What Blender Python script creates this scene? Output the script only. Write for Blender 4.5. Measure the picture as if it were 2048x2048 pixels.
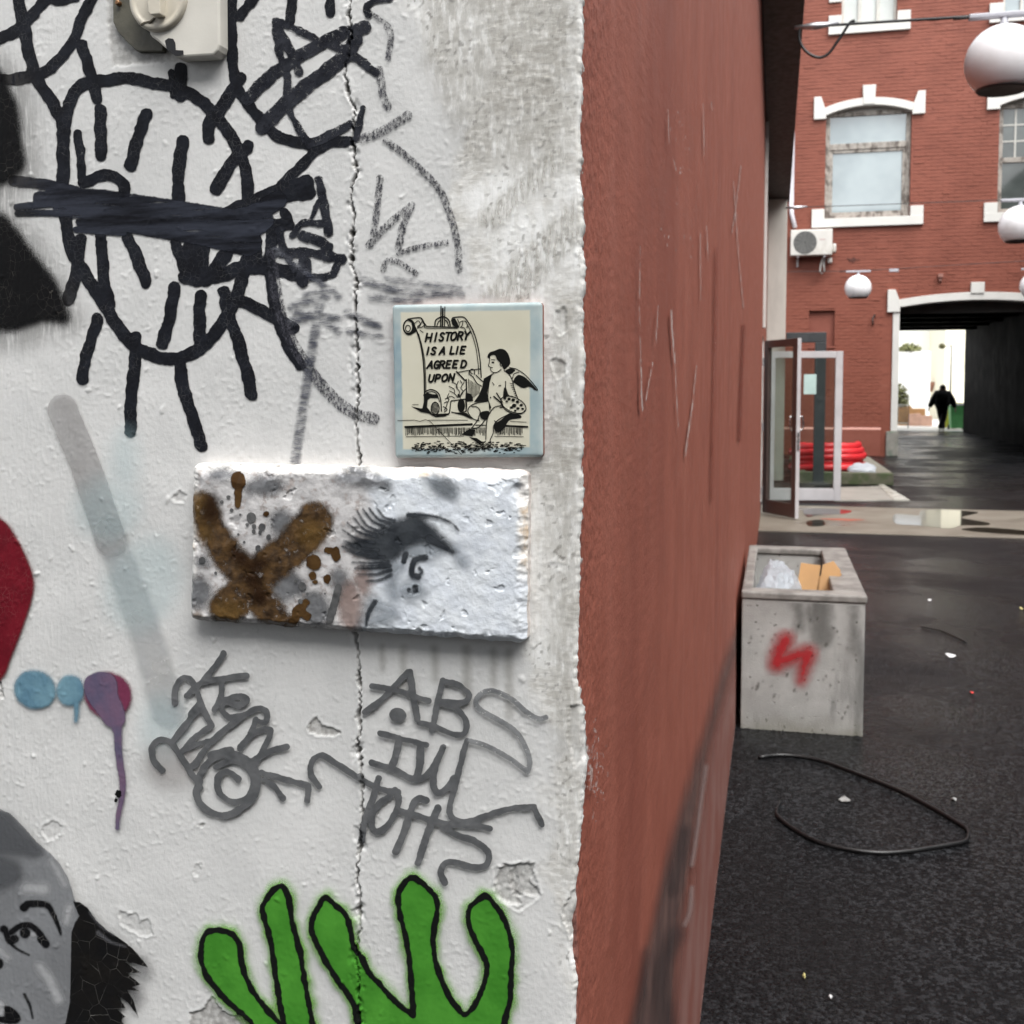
import bpy, math, random
import numpy as np
from math import radians, sin, cos, pi

for o in list(bpy.data.objects):
    bpy.data.objects.remove(o)
random.seed(7)
rng = np.random.default_rng(11)
scene = bpy.context.scene
COL = scene.collection

# ------------------------------------------------------------------ camera
F = 2170.0                       # focal length in pixels of the 2048 px photograph
YAW, PIT, PY0 = radians(13.6), radians(3.5), 918.0
CAM = np.array([0.150, -0.843, 1.45])
cd = bpy.data.cameras.new('camera')
cam = bpy.data.objects.new('camera', cd)
COL.objects.link(cam)
cam.location = CAM
cam.rotation_euler = (pi / 2 - PIT, 0, YAW)
cd.sensor_width = 36.0
cd.sensor_fit = 'HORIZONTAL'
cd.lens = F / 2048 * 36.0
cd.shift_y = (PY0 - 1024) / 2048
cd.clip_start = 0.02
cd.clip_end = 600
cd.dof.use_dof = True
cd.dof.focus_distance = 0.86
cd.dof.aperture_fstop = 20.0
scene.camera = cam

# ------------------------------------------------------------------ sky and sun (overcast)
SUN_EL, SUN_AZ = radians(58), radians(35)      # sun behind the camera, a little to its right
world = bpy.data.worlds.new('World')
scene.world = world
world.use_nodes = True
wn = world.node_tree
wn.nodes.clear()
sky = wn.nodes.new('ShaderNodeTexSky')
sky.sky_type = 'NISHITA'
sky.sun_disc = False
sky.sun_elevation = SUN_EL
sky.sun_rotation = pi - SUN_AZ
sky.air_density = 1.0
sky.dust_density = 2.5
sky.ozone_density = 1.0
hs = wn.nodes.new('ShaderNodeHueSaturation')
hs.inputs['Saturation'].default_value = 0.10
bg = wn.nodes.new('ShaderNodeBackground')
bg.inputs['Strength'].default_value = 0.15
wo = wn.nodes.new('ShaderNodeOutputWorld')
wn.links.new(sky.outputs[0], hs.inputs['Color'])
wn.links.new(hs.outputs[0], bg.inputs['Color'])
wn.links.new(bg.outputs[0], wo.inputs['Surface'])
sl = bpy.data.lights.new('sun', 'SUN')
sl.energy = 1.4
sl.angle = radians(50)
sl.color = (1.0, 0.985, 0.955)
so = bpy.data.objects.new('sun', sl)
COL.objects.link(so)
so.location = (3, -8, 14)
so.rotation_euler = (pi / 2 - SUN_EL, 0, SUN_AZ)

scene.view_settings.view_transform = 'Standard'
scene.view_settings.look = 'None'
scene.view_settings.gamma = 1.0
scene.view_settings.exposure = 1.34
scene.render.engine = 'CYCLES'
scene.cycles.transparent_max_bounces = 24
scene.cycles.max_bounces = 6

# ------------------------------------------------------------------ picture <-> place
_f = np.array([-sin(YAW) * cos(PIT), cos(YAW) * cos(PIT), -sin(PIT)])
_r = np.array([cos(YAW), sin(YAW), 0.0])
_u = np.cross(_r, _f)


def proj(X, Y, Z):
    dx, dy, dz = X - CAM[0], Y - CAM[1], Z - CAM[2]
    w = dx * _f[0] + dy * _f[1] + dz * _f[2]
    return (1024 + F * (dx * _r[0] + dy * _r[1] + dz * _r[2]) / w,
            PY0 - F * (dx * _u[0] + dy * _u[1] + dz * _u[2]) / w)


def at(axis, val, px, py):
    r = _f + _r * (px - 1024) / F + _u * (PY0 - py) / F
    return CAM + r * ((val - CAM[axis]) / r[axis])


# ------------------------------------------------------------------ noise
def _hash(ix, iy, seed):
    h = (ix.astype(np.int64) * 374761393 + iy.astype(np.int64) * 668265263 + seed * 1274126177) & 0x7fffffff
    h = ((h ^ (h >> 13)) * 1274126177) & 0x7fffffff
    h = h ^ (h >> 16)
    return (h & 0xffff) / 65535.0


def vn(x, y, seed=0):
    """gradient noise, about 0..1, lattice turned by the seed"""
    ca, sa = cos(seed * 1.7 + .6), sin(seed * 1.7 + .6)
    x, y = ca * x - sa * y + 17.3, sa * x + ca * y - 5.1
    ix, iy = np.floor(x), np.floor(y)
    fx, fy = x - ix, y - iy
    ux = fx * fx * fx * (fx * (fx * 6 - 15) + 10)
    uy = fy * fy * fy * (fy * (fy * 6 - 15) + 10)

    def g(i, j):
        h = _hash(ix + i, iy + j, seed) * 6.2831853
        return np.cos(h) * (fx - i) + np.sin(h) * (fy - j)
    a, b, c, d = g(0, 0), g(1, 0), g(0, 1), g(1, 1)
    return np.clip(.5 + .9 * ((a * (1 - ux) + b * ux) * (1 - uy) + (c * (1 - ux) + d * ux) * uy), 0, 1)


def fbm(x, y, seed=0, octs=4):
    s, a, t = 0, 1.0, 0
    for k in range(octs):
        s = s + a * vn(x * 2 ** k, y * 2 ** k, seed + k)
        t += a
        a *= 0.5
    return s / t


def sstep(a, b, x):
    t = np.clip((x - a) / (b - a), 0, 1)
    return t * t * (3 - 2 * t)


# ------------------------------------------------------------------ scene graph helpers
def tag(o, label=None, cat=None, group=None, kind=None):
    if label: o['label'] = label
    if cat: o['category'] = cat
    if group: o['group'] = group
    if kind: o['kind'] = kind
    return o


def empty(name, loc=(0, 0, 0), parent=None):
    o = bpy.data.objects.new(name, None)
    COL.objects.link(o)
    o.location = loc
    o.empty_display_size = 0.05
    if parent: o.parent = parent
    return o


def link(name, me, mat, parent=None, loc=None, bevel=0, smooth=False):
    if mat is not None: me.materials.append(mat)
    o = bpy.data.objects.new(name, me)
    COL.objects.link(o)
    if parent: o.parent = parent
    if loc is not None: o.location = loc
    if smooth: me.shade_smooth()
    if bevel:
        b = o.modifiers.new('bevel', 'BEVEL')
        b.width = bevel
        b.segments = 2
        b.limit_method = 'ANGLE'
    return o


def np_mesh(name, V, Q, attrs=None, smooth=True):
    me = bpy.data.meshes.new(name)
    V = np.ascontiguousarray(V, dtype=np.float32)
    Q = np.ascontiguousarray(Q, dtype=np.int32)
    k = Q.shape[1]
    me.vertices.add(len(V))
    me.vertices.foreach_set('co', V.ravel())
    me.loops.add(Q.size)
    me.loops.foreach_set('vertex_index', Q.ravel())
    me.polygons.add(len(Q))
    me.polygons.foreach_set('loop_start', np.arange(0, Q.size, k, dtype=np.int32))
    for n, a in (attrs or {}).items():
        at_ = me.attributes.new(n, 'FLOAT', 'POINT')
        at_.data.foreach_set('value', np.ascontiguousarray(a, dtype=np.float32).ravel())
    me.update(calc_edges=True)
    if smooth: me.shade_smooth()
    return me


def grid_quads(nr, nc, flip=False):
    i = np.arange(nr * nc).reshape(nr, nc)
    q = np.stack([i[:-1, :-1], i[:-1, 1:], i[1:, 1:], i[1:, :-1]], -1).reshape(-1, 4)
    return q[:, ::-1] if flip else q


class MB:
    """collects boxes, tubes, prisms and lathes into one mesh"""
    def __init__(s): s.v, s.f = [], []

    def add(s, v, f):
        n = len(s.v)
        s.v += [tuple(p) for p in v]
        s.f += [tuple(i + n for i in q) for q in f]
        return s

    def box(s, x0, x1, y0, y1, z0, z1):
        v = [(x, y, z) for x in (x0, x1) for y in (y0, y1) for z in (z0, z1)]
        return s.add(v, [(0, 1, 3, 2), (4, 6, 7, 5), (0, 4, 5, 1), (2, 3, 7, 6), (0, 2, 6, 4), (1, 5, 7, 3)])

    def prism(s, poly, axis, a0, a1):
        """extrude a 2-D polygon; axis 1: poly is (x,z) extruded along y, axis 2: (x,y) along z, axis 0: (y,z) along x"""
        n = len(poly)
        def P(p, a):
            return {0: (a, p[0], p[1]), 1: (p[0], a, p[1]), 2: (p[0], p[1], a)}[axis]
        v = [P(p, a0) for p in poly] + [P(p, a1) for p in poly]
        f = [tuple(range(n)), tuple(range(2 * n - 1, n - 1, -1))]
        f += [(i, i + n, (i + 1) % n + n, (i + 1) % n) for i in range(n)]
        return s.add(v, f)

    def tube(s, pts, r, n=8, closed=False, flat=None):
        pts = [np.array(p, float) for p in pts]
        m = len(pts)
        rs = r if hasattr(r, '__len__') else [r] * m
        v, f = [], []
        ref = np.array([0, 0, 1.0])
        for i, p in enumerate(pts):
            a = pts[(i - 1) % m] if (closed or i > 0) else p
            b = pts[(i + 1) % m] if (closed or i < m - 1) else p
            t = b - a
            t = t / (np.linalg.norm(t) + 1e-12)
            rf = ref if abs(t @ ref) < 0.95 else np.array([1.0, 0, 0])
            e1 = np.cross(t, rf); e1 /= np.linalg.norm(e1)
            e2 = np.cross(e1, t)
            for k in range(n):
                w = 2 * pi * k / n
                q = rs[i] * (e1 * cos(w) + e2 * sin(w) * (flat or 1))
                v.append(p + q)
        seg = m if closed else m - 1
        for i in range(seg):
            j = (i + 1) % m
            for k in range(n):
                l = (k + 1) % n
                f.append((i * n + k, i * n + l, j * n + l, j * n + k))
        if not closed:
            f.append(tuple(range(n - 1, -1, -1)))
            f.append(tuple((m - 1) * n + k for k in range(n)))
        return s.add(v, f)

    def lathe(s, prof, c, n=32, axis=2):
        v, f = [], []
        for (r, z) in prof:
            for k in range(n):
                w = 2 * pi * k / n
                a, b = r * cos(w), r * sin(w)
                v.append({2: (c[0] + a, c[1] + b, c[2] + z), 1: (c[0] + a, c[1] - z, c[2] + b), 0: (c[0] + z, c[1] + a, c[2] + b)}[axis])
        m = len(prof)
        for i in range(m - 1):
            for k in range(n):
                l = (k + 1) % n
                q = (i * n + k, i * n + l, (i + 1) * n + l, (i + 1) * n + k)
                f.append(q)
        f.append(tuple(range(n - 1, -1, -1)))
        f.append(tuple((m - 1) * n + k for k in range(n)))
        return s.add(v, f)

    def mesh(s, name):
        me = bpy.data.meshes.new(name)
        me.from_pydata(s.v, [], s.f)
        me.update()
        import bmesh
        bm = bmesh.new()
        bm.from_mesh(me)
        bmesh.ops.recalc_face_normals(bm, faces=bm.faces)
        bm.to_mesh(me)
        bm.free()
        return me

    def build(s, name, mat, parent=None, loc=None, bevel=0, smooth=False, label=None):
        o = link(name, s.mesh(name), mat, parent, loc, bevel, smooth)
        if label: o['label'] = label
        return o


# ------------------------------------------------------------------ materials
class NT:
    def __init__(s, name):
        s.m = bpy.data.materials.new(name)
        s.m.use_nodes = True
        s.t = s.m.node_tree
        s.t.nodes.clear()
        s.out = s.t.nodes.new('ShaderNodeOutputMaterial')
        s.b = s.t.nodes.new('ShaderNodeBsdfPrincipled')
        s.t.links.new(s.b.outputs[0], s.out.inputs[0])
        s._tc = None

    def n(s, typ, **kw):
        x = s.t.nodes.new('ShaderNode' + typ)
        for k, v in kw.items(): setattr(x, k, v)
        return x

    def l(s, a, b): s.t.links.new(a, b)

    def co(s, scale=(1, 1, 1), rot=(0, 0, 0)):
        if s._tc is None: s._tc = s.n('TexCoord').outputs['Object']
        mp = s.n('Mapping')
        mp.inputs['Scale'].default_value = scale
        mp.inputs['Rotation'].default_value = rot
        s.l(s._tc, mp.inputs[0])
        return mp.outputs[0]

    def noise(s, scale, detail=3, rough=0.55, stretch=(1, 1, 1), rot=(0, 0, 0), dist=0.0):
        x = s.n('TexNoise')
        x.inputs['Scale'].default_value = scale
        x.inputs['Detail'].default_value = detail
        x.inputs['Roughness'].default_value = rough
        x.inputs['Distortion'].default_value = dist
        s.l(s.co(stretch, rot), x.inputs['Vector'])
        return x.outputs['Fac']

    def voro(s, scale, feature='F1', stretch=(1, 1, 1), rnd=1.0):
        x = s.n('TexVoronoi', feature=feature)
        x.inputs['Scale'].default_value = scale
        x.inputs['Randomness'].default_value = rnd
        s.l(s.co(stretch), x.inputs['Vector'])
        return x.outputs['Distance']

    def attr(s, name):
        x = s.n('Attribute', attribute_type='GEOMETRY', attribute_name=name)
        return x.outputs['Fac']

    def math(s, op, a, b=None, c=None, clamp=False):
        x = s.n('Math', operation=op, use_clamp=clamp)
        for i, q in enumerate((a, b, c)):
            if q is None: continue
            if isinstance(q, (int, float)): x.inputs[i].default_value = q
            else: s.l(q, x.inputs[i])
        return x.outputs[0]

    def step(s, a, b, x, lo=0.0, hi=1.0):
        m = s.n('MapRange', interpolation_type='SMOOTHSTEP')
        m.inputs['From Min'].default_value = a
        m.inputs['From Max'].default_value = b
        m.inputs['To Min'].default_value = lo
        m.inputs['To Max'].default_value = hi
        s.l(x, m.inputs['Value'])
        return m.outputs[0]

    def mix(s, fac, a, b):
        x = s.n('Mix', data_type='RGBA')
        for sock, q in ((x.inputs[0], fac), (x.inputs[6], a), (x.inputs[7], b)):
            if isinstance(q, (int, float)): sock.default_value = q
            elif isinstance(q, tuple): sock.default_value = (*q, 1)
            else: s.l(q, sock)
        return x.outputs[2]

    def bump(s, h, strength=0.3, dist=0.001, prev=None):
        x = s.n('Bump')
        x.inputs['Strength'].default_value = strength
        x.inputs['Distance'].default_value = dist
        s.l(h, x.inputs['Height'])
        if prev is not None: s.l(prev, x.inputs['Normal'])
        return x.outputs[0]

    def set(s, color=None, rough=None, normal=None, metal=None, spec=None):
        for k, q in (('Base Color', color), ('Roughness', rough), ('Normal', normal), ('Metallic', metal), ('Specular IOR Level', spec)):
            if q is None: continue
            if isinstance(q, (int, float)): s.b.inputs[k].default_value = q
            elif isinstance(q, tuple): s.b.inputs[k].default_value = (*q, 1)
            else: s.l(q, s.b.inputs[k])
        return s


def pmat(name, col, rough=0.6, var=0.12, vs=4, bump=0.0, bs=60, bd=0.002, metal=0.0, stain=None, ss=1.5, st=(1, 1, 1), spec=0.5, lo=.5, hi=.75):
    t = NT(name)
    d = tuple(c * (1 - var) for c in col)
    e = tuple(min(1, c * (1 + var)) for c in col)
    c = t.mix(t.step(.3, .7, t.noise(vs, 4)), d, e)
    if stain: c = t.mix(t.step(lo, hi, t.noise(ss, 5, .6, st)), c, stain)
    nrm = t.bump(t.noise(bs, 4), bump, bd) if bump else None
    r = t.step(.3, .7, t.noise(vs * 2, 3), max(0.02, rough - .07), min(1, rough + .07))
    t.set(c, r, nrm, metal, spec)
    return t.m


def paint_mat(name, col, col2=None, c2s=20, crk_w=1.0, c2st=(1, 1, 1), soft=1.2, edge=1.0, es=400, dry=None, ds=300, dst=(1, 1, 1), drot=(0, 0, 0),
              alpha=1.0, rough=0.62, spec=.12, drys=.07, crack=None, crk_s=110, speck=0.0, bs=500, bump=.12, metal=0.0):
    """paint on a surface: the 'sdf' attribute is the distance in photo pixels from the painted edge"""
    t = NT(name)
    d = t.math('MULTIPLY', t.attr('sdf'), -1.0)
    if edge: d = t.math('MULTIPLY_ADD', t.math('SUBTRACT', t.noise(es, 3), .5), 2 * edge, d)
    if speck: d = t.math('MULTIPLY_ADD', t.math('SUBTRACT', t.noise(1500, 2, .7), .5), 2 * speck, d)
    m = t.step(-soft, soft, d)
    if dry is not None:
        m = t.math('MULTIPLY', m, t.step(dry - drys, dry + drys, t.noise(ds, 4, .6, dst, drot)))
    if alpha < 1: m = t.math('MULTIPLY', m, alpha)
    c = col
    if col2: c = t.mix(t.step(.35, .65, t.noise(c2s, 4, .6, c2st)), col, col2)
    if crack:
        ln = t.math('SUBTRACT', 1.0, t.step(.003 * crk_w, .012 * crk_w, t.voro(crk_s, 'DISTANCE_TO_EDGE')))
        c = t.mix(t.math('MULTIPLY', ln, t.step(.4, .6, t.noise(35, 2), .05, .75)), c, crack)
    nrm = t.bump(t.noise(bs, 4), bump, .0006) if bump else None
    t.set(c, rough, nrm, metal, spec)
    tr = t.n('BsdfTransparent')
    mx = t.n('MixShader')
    t.l(m, mx.inputs[0]); t.l(tr.outputs[0], mx.inputs[1]); t.l(t.b.outputs[0], mx.inputs[2])
    t.l(mx.outputs[0], t.out.inputs[0])
    return t.m


# ------------------------------------------------------------------ drawing: distance fields in photo pixels
ZOOM = {'A': (0, 0, 600 / 1932), 'B': (500, 0, 600 / 1932), 'C': (0, 500, 600 / 1932), 'D': (340, 880, 760 / 1932), 'E': (760, 580, 360 / 1932),
        'F': (0, 1200, 700 / 1932), 'G': (560, 1250, 640 / 1932), 'H': (0, 1550, 500 / 1932), 'I': (380, 1700, 800 / 1932), 'W': (0, 0, 2048 / 1932),
        'K': (1500, 0, 548 / 1932), 'L': (1500, 450, 550 / 1932), 'N': (1400, 950, 648 / 1932), 'O': (1150, 1450, 898 / 1932), 'P': (1100, 0, 500 / 966),
        'Q': (1480, 640, 300 / 1260), 'R': (1700, 550, 348 / 1921)}


def zp(z, pts):
    x, y, s = ZOOM[z]
    return [(x + a * s, y + b * s) for a, b in pts]


def spline(pts, n=5):
    if len(pts) < 3: return list(pts)
    P = [np.array(p, float) for p in pts]
    if np.allclose(P[0], P[-1]): P = [P[-2]] + P + [P[1]]
    else: P = [2 * P[0] - P[1]] + P + [2 * P[-1] - P[-2]]
    out = []
    for i in range(1, len(P) - 2):
        for k in range(n):
            t = k / n
            out.append(tuple(0.5 * (2 * P[i] + (P[i + 1] - P[i - 1]) * t + (2 * P[i - 1] - 5 * P[i] + 4 * P[i + 1] - P[i + 2]) * t * t
                                    + (3 * P[i] - P[i - 1] - 3 * P[i + 1] + P[i + 2]) * t ** 3)))
    out.append(tuple(P[-2]))
    return out


class Field:
    """signed distances (photo pixels) sampled on the vertices of a surface grid"""
    def __init__(s, PX, PY):
        s.PX, s.PY = PX, PY
        s.D = np.full(PX.shape, 99.0, np.float32)

    def win(s, x0, x1, y0, y1):
        m = (s.PX > x0) & (s.PX < x1) & (s.PY > y0) & (s.PY < y1)
        if not m.any(): return None
        r, c = np.where(m.any(1))[0], np.where(m.any(0))[0]
        return slice(r[0], r[-1] + 1), slice(c[0], c[-1] + 1)

    def stroke(s, z, w, pts, smooth=True, w1=None, wob=0.0):
        pts = zp(z, pts)
        k = ZOOM[z][2]
        if smooth: pts = spline(pts)
        r0 = w * k / 2
        r1 = (w if w1 is None else w1) * k / 2
        xs, ys = [p[0] for p in pts], [p[1] for p in pts]
        R = max(r0, r1) + 12
        q = s.win(min(xs) - R, max(xs) + R, min(ys) - R, max(ys) + R)
        if q is None: return s
        X, Y = s.PX[q], s.PY[q]
        D = np.full(X.shape, 99.0, np.float32)
        n = max(1, len(pts) - 1)
        if len(pts) == 1: D = np.hypot(X - pts[0][0], Y - pts[0][1]) - r0
        for i in range(len(pts) - 1):
            (ax, ay), (bx, by) = pts[i], pts[i + 1]
            dx, dy = bx - ax, by - ay
            t = np.clip(((X - ax) * dx + (Y - ay) * dy) / (dx * dx + dy * dy + 1e-9), 0, 1)
            rr = r0 + (r1 - r0) * (i + t) / n
            np.minimum(D, np.hypot(X - ax - t * dx, Y - ay - t * dy) - rr, out=D)
        s.D[q] = np.minimum(s.D[q], D)
        return s

    def poly(s, z, pts, smooth=False, grow=0.0):
        pts = zp(z, pts)
        if smooth: pts = spline(pts + [pts[0]])[:-1]
        xs, ys = [p[0] for p in pts], [p[1] for p in pts]
        q = s.win(min(xs) - 20 - grow, max(xs) + 20 + grow, min(ys) - 20 - grow, max(ys) + 20 + grow)
        if q is None: return s
        X, Y = s.PX[q], s.PY[q]
        D = np.full(X.shape, 1e9, np.float32)
        inside = np.zeros(X.shape, bool)
        n = len(pts)
        for i in range(n):
            (ax, ay), (bx, by) = pts[i], pts[(i + 1) % n]
            dx, dy = bx - ax, by - ay
            t = np.clip(((X - ax) * dx + (Y - ay) * dy) / (dx * dx + dy * dy + 1e-9), 0, 1)
            np.minimum(D, np.hypot(X - ax - t * dx, Y - ay - t * dy), out=D)
            if dy != 0: inside ^= ((ay > Y) != (by > Y)) & (X < dx * (Y - ay) / dy + ax)
        D = np.where(inside, -D, D) - grow
        s.D[q] = np.minimum(s.D[q], D)
        return s

    def ell(s, z, x, y, rx, ry=None, rot=0.0):
        ry = rx if ry is None else ry
        return s.poly(z, [(x + rx * cos(a) * cos(rot) - ry * sin(a) * sin(rot), y + rx * cos(a) * sin(rot) + ry * sin(a) * cos(rot))
                          for a in np.linspace(0, 2 * pi, 22)[:-1]])

    def ring(s, z, w, x, y, rx, ry=None, rot=0.0):
        ry = rx if ry is None else ry
        return s.stroke(z, w, [(x + rx * cos(a) * cos(rot) - ry * sin(a) * sin(rot), y + rx * cos(a) * sin(rot) + ry * sin(a) * cos(rot))
                               for a in np.linspace(0, 2 * pi, 24)], smooth=False)


class Surf:
    """a surface grid that paint can be laid on: vertices (r,c,3), outward normal, projected pixels"""
    def __init__(s, V, nrm):
        s.V, s.nrm = V, np.array(nrm, float)
        s.PX, s.PY = proj(V[..., 0], V[..., 1], V[..., 2])
        s.layer = 0

    def field(s): return Field(s.PX, s.PY)

    def paint(s, name, fld, mat, parent, margin=4.0, label=None, flip=False, lift=0.00012, split=False, kind=None):
        s.layer += 1
        D = fld.D
        if split:                      # one object for each separate patch of paint
            m = D < margin
            lab = np.where(m, np.arange(1, m.size + 1).reshape(m.shape), 0)
            while True:
                p = np.pad(lab, 1)
                n = np.where(m, np.max([p[a:a + m.shape[0], b:b + m.shape[1]] for a in range(3) for b in range(3)], axis=0), 0)
                for ax in (0, 1):      # run along rows and columns to converge fast
                    for rev in (False, True):
                        q = np.flip(n, ax) if rev else n
                        q = np.ascontiguousarray(q)
                        for i in range(1, q.shape[ax]):
                            a_, b_ = (q[i - 1], q[i]) if ax == 0 else (q[:, i - 1], q[:, i])
                            np.copyto(b_, np.where(b_ > 0, np.where(a_ > 0, np.maximum(a_, b_), b_), 0))
                        n = np.flip(q, ax) if rev else q
                if (n == lab).all(): break
                lab = n
            s.layer -= 1
            for k in np.unique(lab[lab > 0]):
                g = Field(fld.PX, fld.PY)
                g.D = np.where(lab == k, D, 99.0).astype(np.float32)
                near_ = np.zeros_like(m)
                s.paint(name, g, mat, parent, margin, label, flip, lift)
                s.layer -= 1
            s.layer += 1
            return
        cell = np.minimum(np.minimum(D[:-1, :-1], D[1:, :-1]), np.minimum(D[:-1, 1:], D[1:, 1:])) < margin
        q = grid_quads(*D.shape, flip=flip)[cell.ravel()]
        if len(q) == 0: return None
        idx, inv = np.unique(q.ravel(), return_inverse=True)
        V = s.V.reshape(-1, 3)[idx] + s.nrm * (lift * s.layer)
        o = link(name, np_mesh(name, V, inv.reshape(-1, 4), {'sdf': D.ravel()[idx]}), mat, parent)
        if label: o['label'] = label
        if kind: o['kind'] = kind
        return o
# ================================================================== ground
t = NT('wet asphalt')
vor = t.n('TexVoronoi', feature='F1'); vor.inputs['Scale'].default_value = 100
t.l(t.co(), vor.inputs['Vector'])
sp = t.n('SeparateColor'); t.l(vor.outputs['Color'], sp.inputs[0])
fine2 = t.noise(230, 3, .7)
patch = t.noise(.9, 4, .6)
c = t.mix(t.step(.45, .95, sp.outputs[0]), (.0040, .0043, .0050), (.034, .0355, .039))
c = t.mix(t.step(.42, .7, fine2, 0, .6), c, (.006, .006, .0066))
c = t.mix(t.step(.42, .62, t.noise(.7, 5, .6), 0, .65), c, (.0065, .0065, .007))
c = t.mix(t.step(.60, .72, t.noise(1.7, 5, .65), 0, .5), c, (.026, .0255, .025))
rg = t.math('ADD', t.step(.38, .62, t.noise(.55, 5, .6), .12, .42), t.step(.2, .8, fine2, -.06, .12))
t.set(c, rg, t.bump(t.math('ADD', t.math('MULTIPLY', vor.outputs['Distance'], -1.0), t.math('MULTIPLY', fine2, .4)), .7, .005), spec=.1)
ASPHALT = t.m
MB().add([(-60, -40, 0), (90, -40, 0), (90, 160, 0), (-60, 160, 0)], [(0, 1, 2, 3)]).build('asphalt_ground', ASPHALT)
tag(bpy.data.objects['asphalt_ground'], 'dark wet asphalt of the courtyard', kind='structure')

# ================================================================== corner building: the plaster front
corner = empty('corner_building')
tag(corner, 'near corner building with white graffiti-covered plaster front and long rust-red side wall', 'building')

STEP = 0.00118
us = np.arange(-0.60, -0.0139, STEP)
tail = np.linspace(0, 1, 16)[1:]
vs = np.arange(0.80, 1.86, STEP)
EDGE = [(-200, 1164), (0, 1163), (150, 1161), (300, 1161), (420, 1164), (600, 1165), (750, 1166), (880, 1163), (1000, 1162), (1090, 1157), (1180, 1158), (1260, 1160),
        (1340, 1151), (1400, 1160), (1440, 1166), (1520, 1171), (1600, 1168), (1680, 1158), (1760, 1155), (1830, 1147), (1900, 1146), (1980, 1150), (2200, 1151)]
pyv = proj(np.zeros_like(vs), np.zeros_like(vs), vs)[1]
exp_ = np.interp(pyv, [e[0] for e in EDGE], [e[1] for e in EDGE]) - proj(np.zeros_like(vs), np.zeros_like(vs), vs)[0]
edge_u = exp_ * 0.00039 + (fbm(vs / .028, vs * 0, 5) - .5) * .0062 + (fbm(vs / .005, vs * 0, 6) - .5) * .0026 * sstep(.4, .7, vn(vs / .05, vs * 0, 7))
U = np.concatenate([np.broadcast_to(us[None, :], (len(vs), len(us))), us[-1] + (edge_u[:, None] - us[-1]) * tail[None, :]], 1)
Vv = np.broadcast_to(vs[:, None], U.shape)
PX, PY = proj(U, np.zeros_like(U), Vv)


def fld(): return Field(PX, PY)


# relief, metres outward
zone = sstep(0, 1, (PX - np.interp(PY, [0, 140, 350, 560, 640, 900, 1000, 1300, 1500, 2048], [800, 850, 900, 900, 1040, 1070, 1030, 1030, 1085, 1095])
                    + (fbm(U / .05, Vv / .05, 30) - .5) * 160) / 45)
rel = .0016 * (fbm(U / .11, Vv / .11, 1, 2) - .5) + .00028 * (fbm(U / .016, Vv / .018, 2, 3) - .5)
pim = vn(U / .0048, Vv / .0048, 9)
rel += .00028 * sstep(.62, .9, pim) * sstep(.4, .65, vn(U / .05, Vv / .05, 16)) + .00075 * sstep(.86, .97, vn(U / .011, Vv / .011, 13)) * sstep(.5, .8, vn(U / .006, Vv / .006, 14))
rel += .00022 * (vn(U / .0026, Vv / .0032, 10) - .5)
rel += zone * (.00025 * (fbm(U / .006, Vv / .009, 12, 3) - .5))
left = 1 - sstep(60, 260, PX)
rel += left * .0003 * (vn(U / .002, Vv / .02, 15) - .5)
# crack
crk = fld()
CR = [zp('B', [(a, b)])[0] for a, b in [(640, -150), (640, 0), (645, 150), (655, 210), (645, 330), (615, 450), (630, 580), (680, 700), (665, 800), (655, 900), (665, 1000), (690, 1100),
                                        (655, 1200), (655, 1300), (680, 1400), (665, 1500), (650, 1660), (680, 1800), (680, 1932)]]
CR += [zp('W', [(a, b)])[0] for a, b in [(672, 640), (675, 700), (672, 800), (678, 870), (673, 1000), (673, 1205), (680, 1300), (676, 1400), (684, 1500), (682, 1560), (676, 1640),
                                         (680, 1690), (676, 1780), (678, 1850), (680, 1932), (678, 2100)]]
ZOOM['n'] = (0, 0, 1.0)
crk.stroke('n', .02, CR, smooth=False)
wig = (vn(Vv / .004, U * 0, 21) - .5) * 7 + (vn(Vv / .015, U * 0, 22) - .5) * 6
cw = .35 + 2.9 * sstep(.45, .9, vn(Vv / .013, U * 0, 23)) + 1.2 * vn(Vv / .003, U * 0, 24)
sd = np.abs(crk.D + 0) - cw
# shift the crack sideways with noise by sampling the distance with a wiggle
cpx = np.interp(PY, [p[1] for p in CR], [p[0] for p in CR]) + wig
sd = np.abs(PX - cpx) - cw
rel -= .0060 * sstep(1.2, -1.4, sd)
gap_shade = sstep(1.6, -.6, sd) * sstep(.40, .62, vn(Vv / .010, U * 0, 27)) * (.55 + .45 * sstep(1000, 700, PY))  # dark of the crack depth put into the colour, with some dirt
peel = sstep(.56, .66, fbm(U / .014, Vv / .022, 25, 3)) * sstep(17, 9, np.abs(PX - cpx + 3 + 8 * (vn(Vv / .02, U * 0, 26) - .5)))
peel *= np.clip(sstep(1400, 1500, PY) + sstep(820, 760, PY), 0, 1)
rel -= .0011 * peel
rel += .0005 * sstep(12, 3, sd) * (1 - peel)
bare = np.clip(sstep(1.2, -1, sd), 0, 1)
# holes by the crack
for hx, hy, hr in ((706, 466, 7), (704, 517, 6), (711, 330, 6), (712, 560, 4)):
    d = np.hypot(PX - hx, (PY - hy) * .85) + 4 * (vn(U / .002, Vv / .002, 28) - .5)
    rel -= .0040 * sstep(hr, hr - 4, d)
    bare = np.maximum(bare, sstep(hr + 2, hr - 2, d))
    gap_shade = np.maximum(gap_shade, sstep(hr - 1, hr - 4, d))
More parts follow.
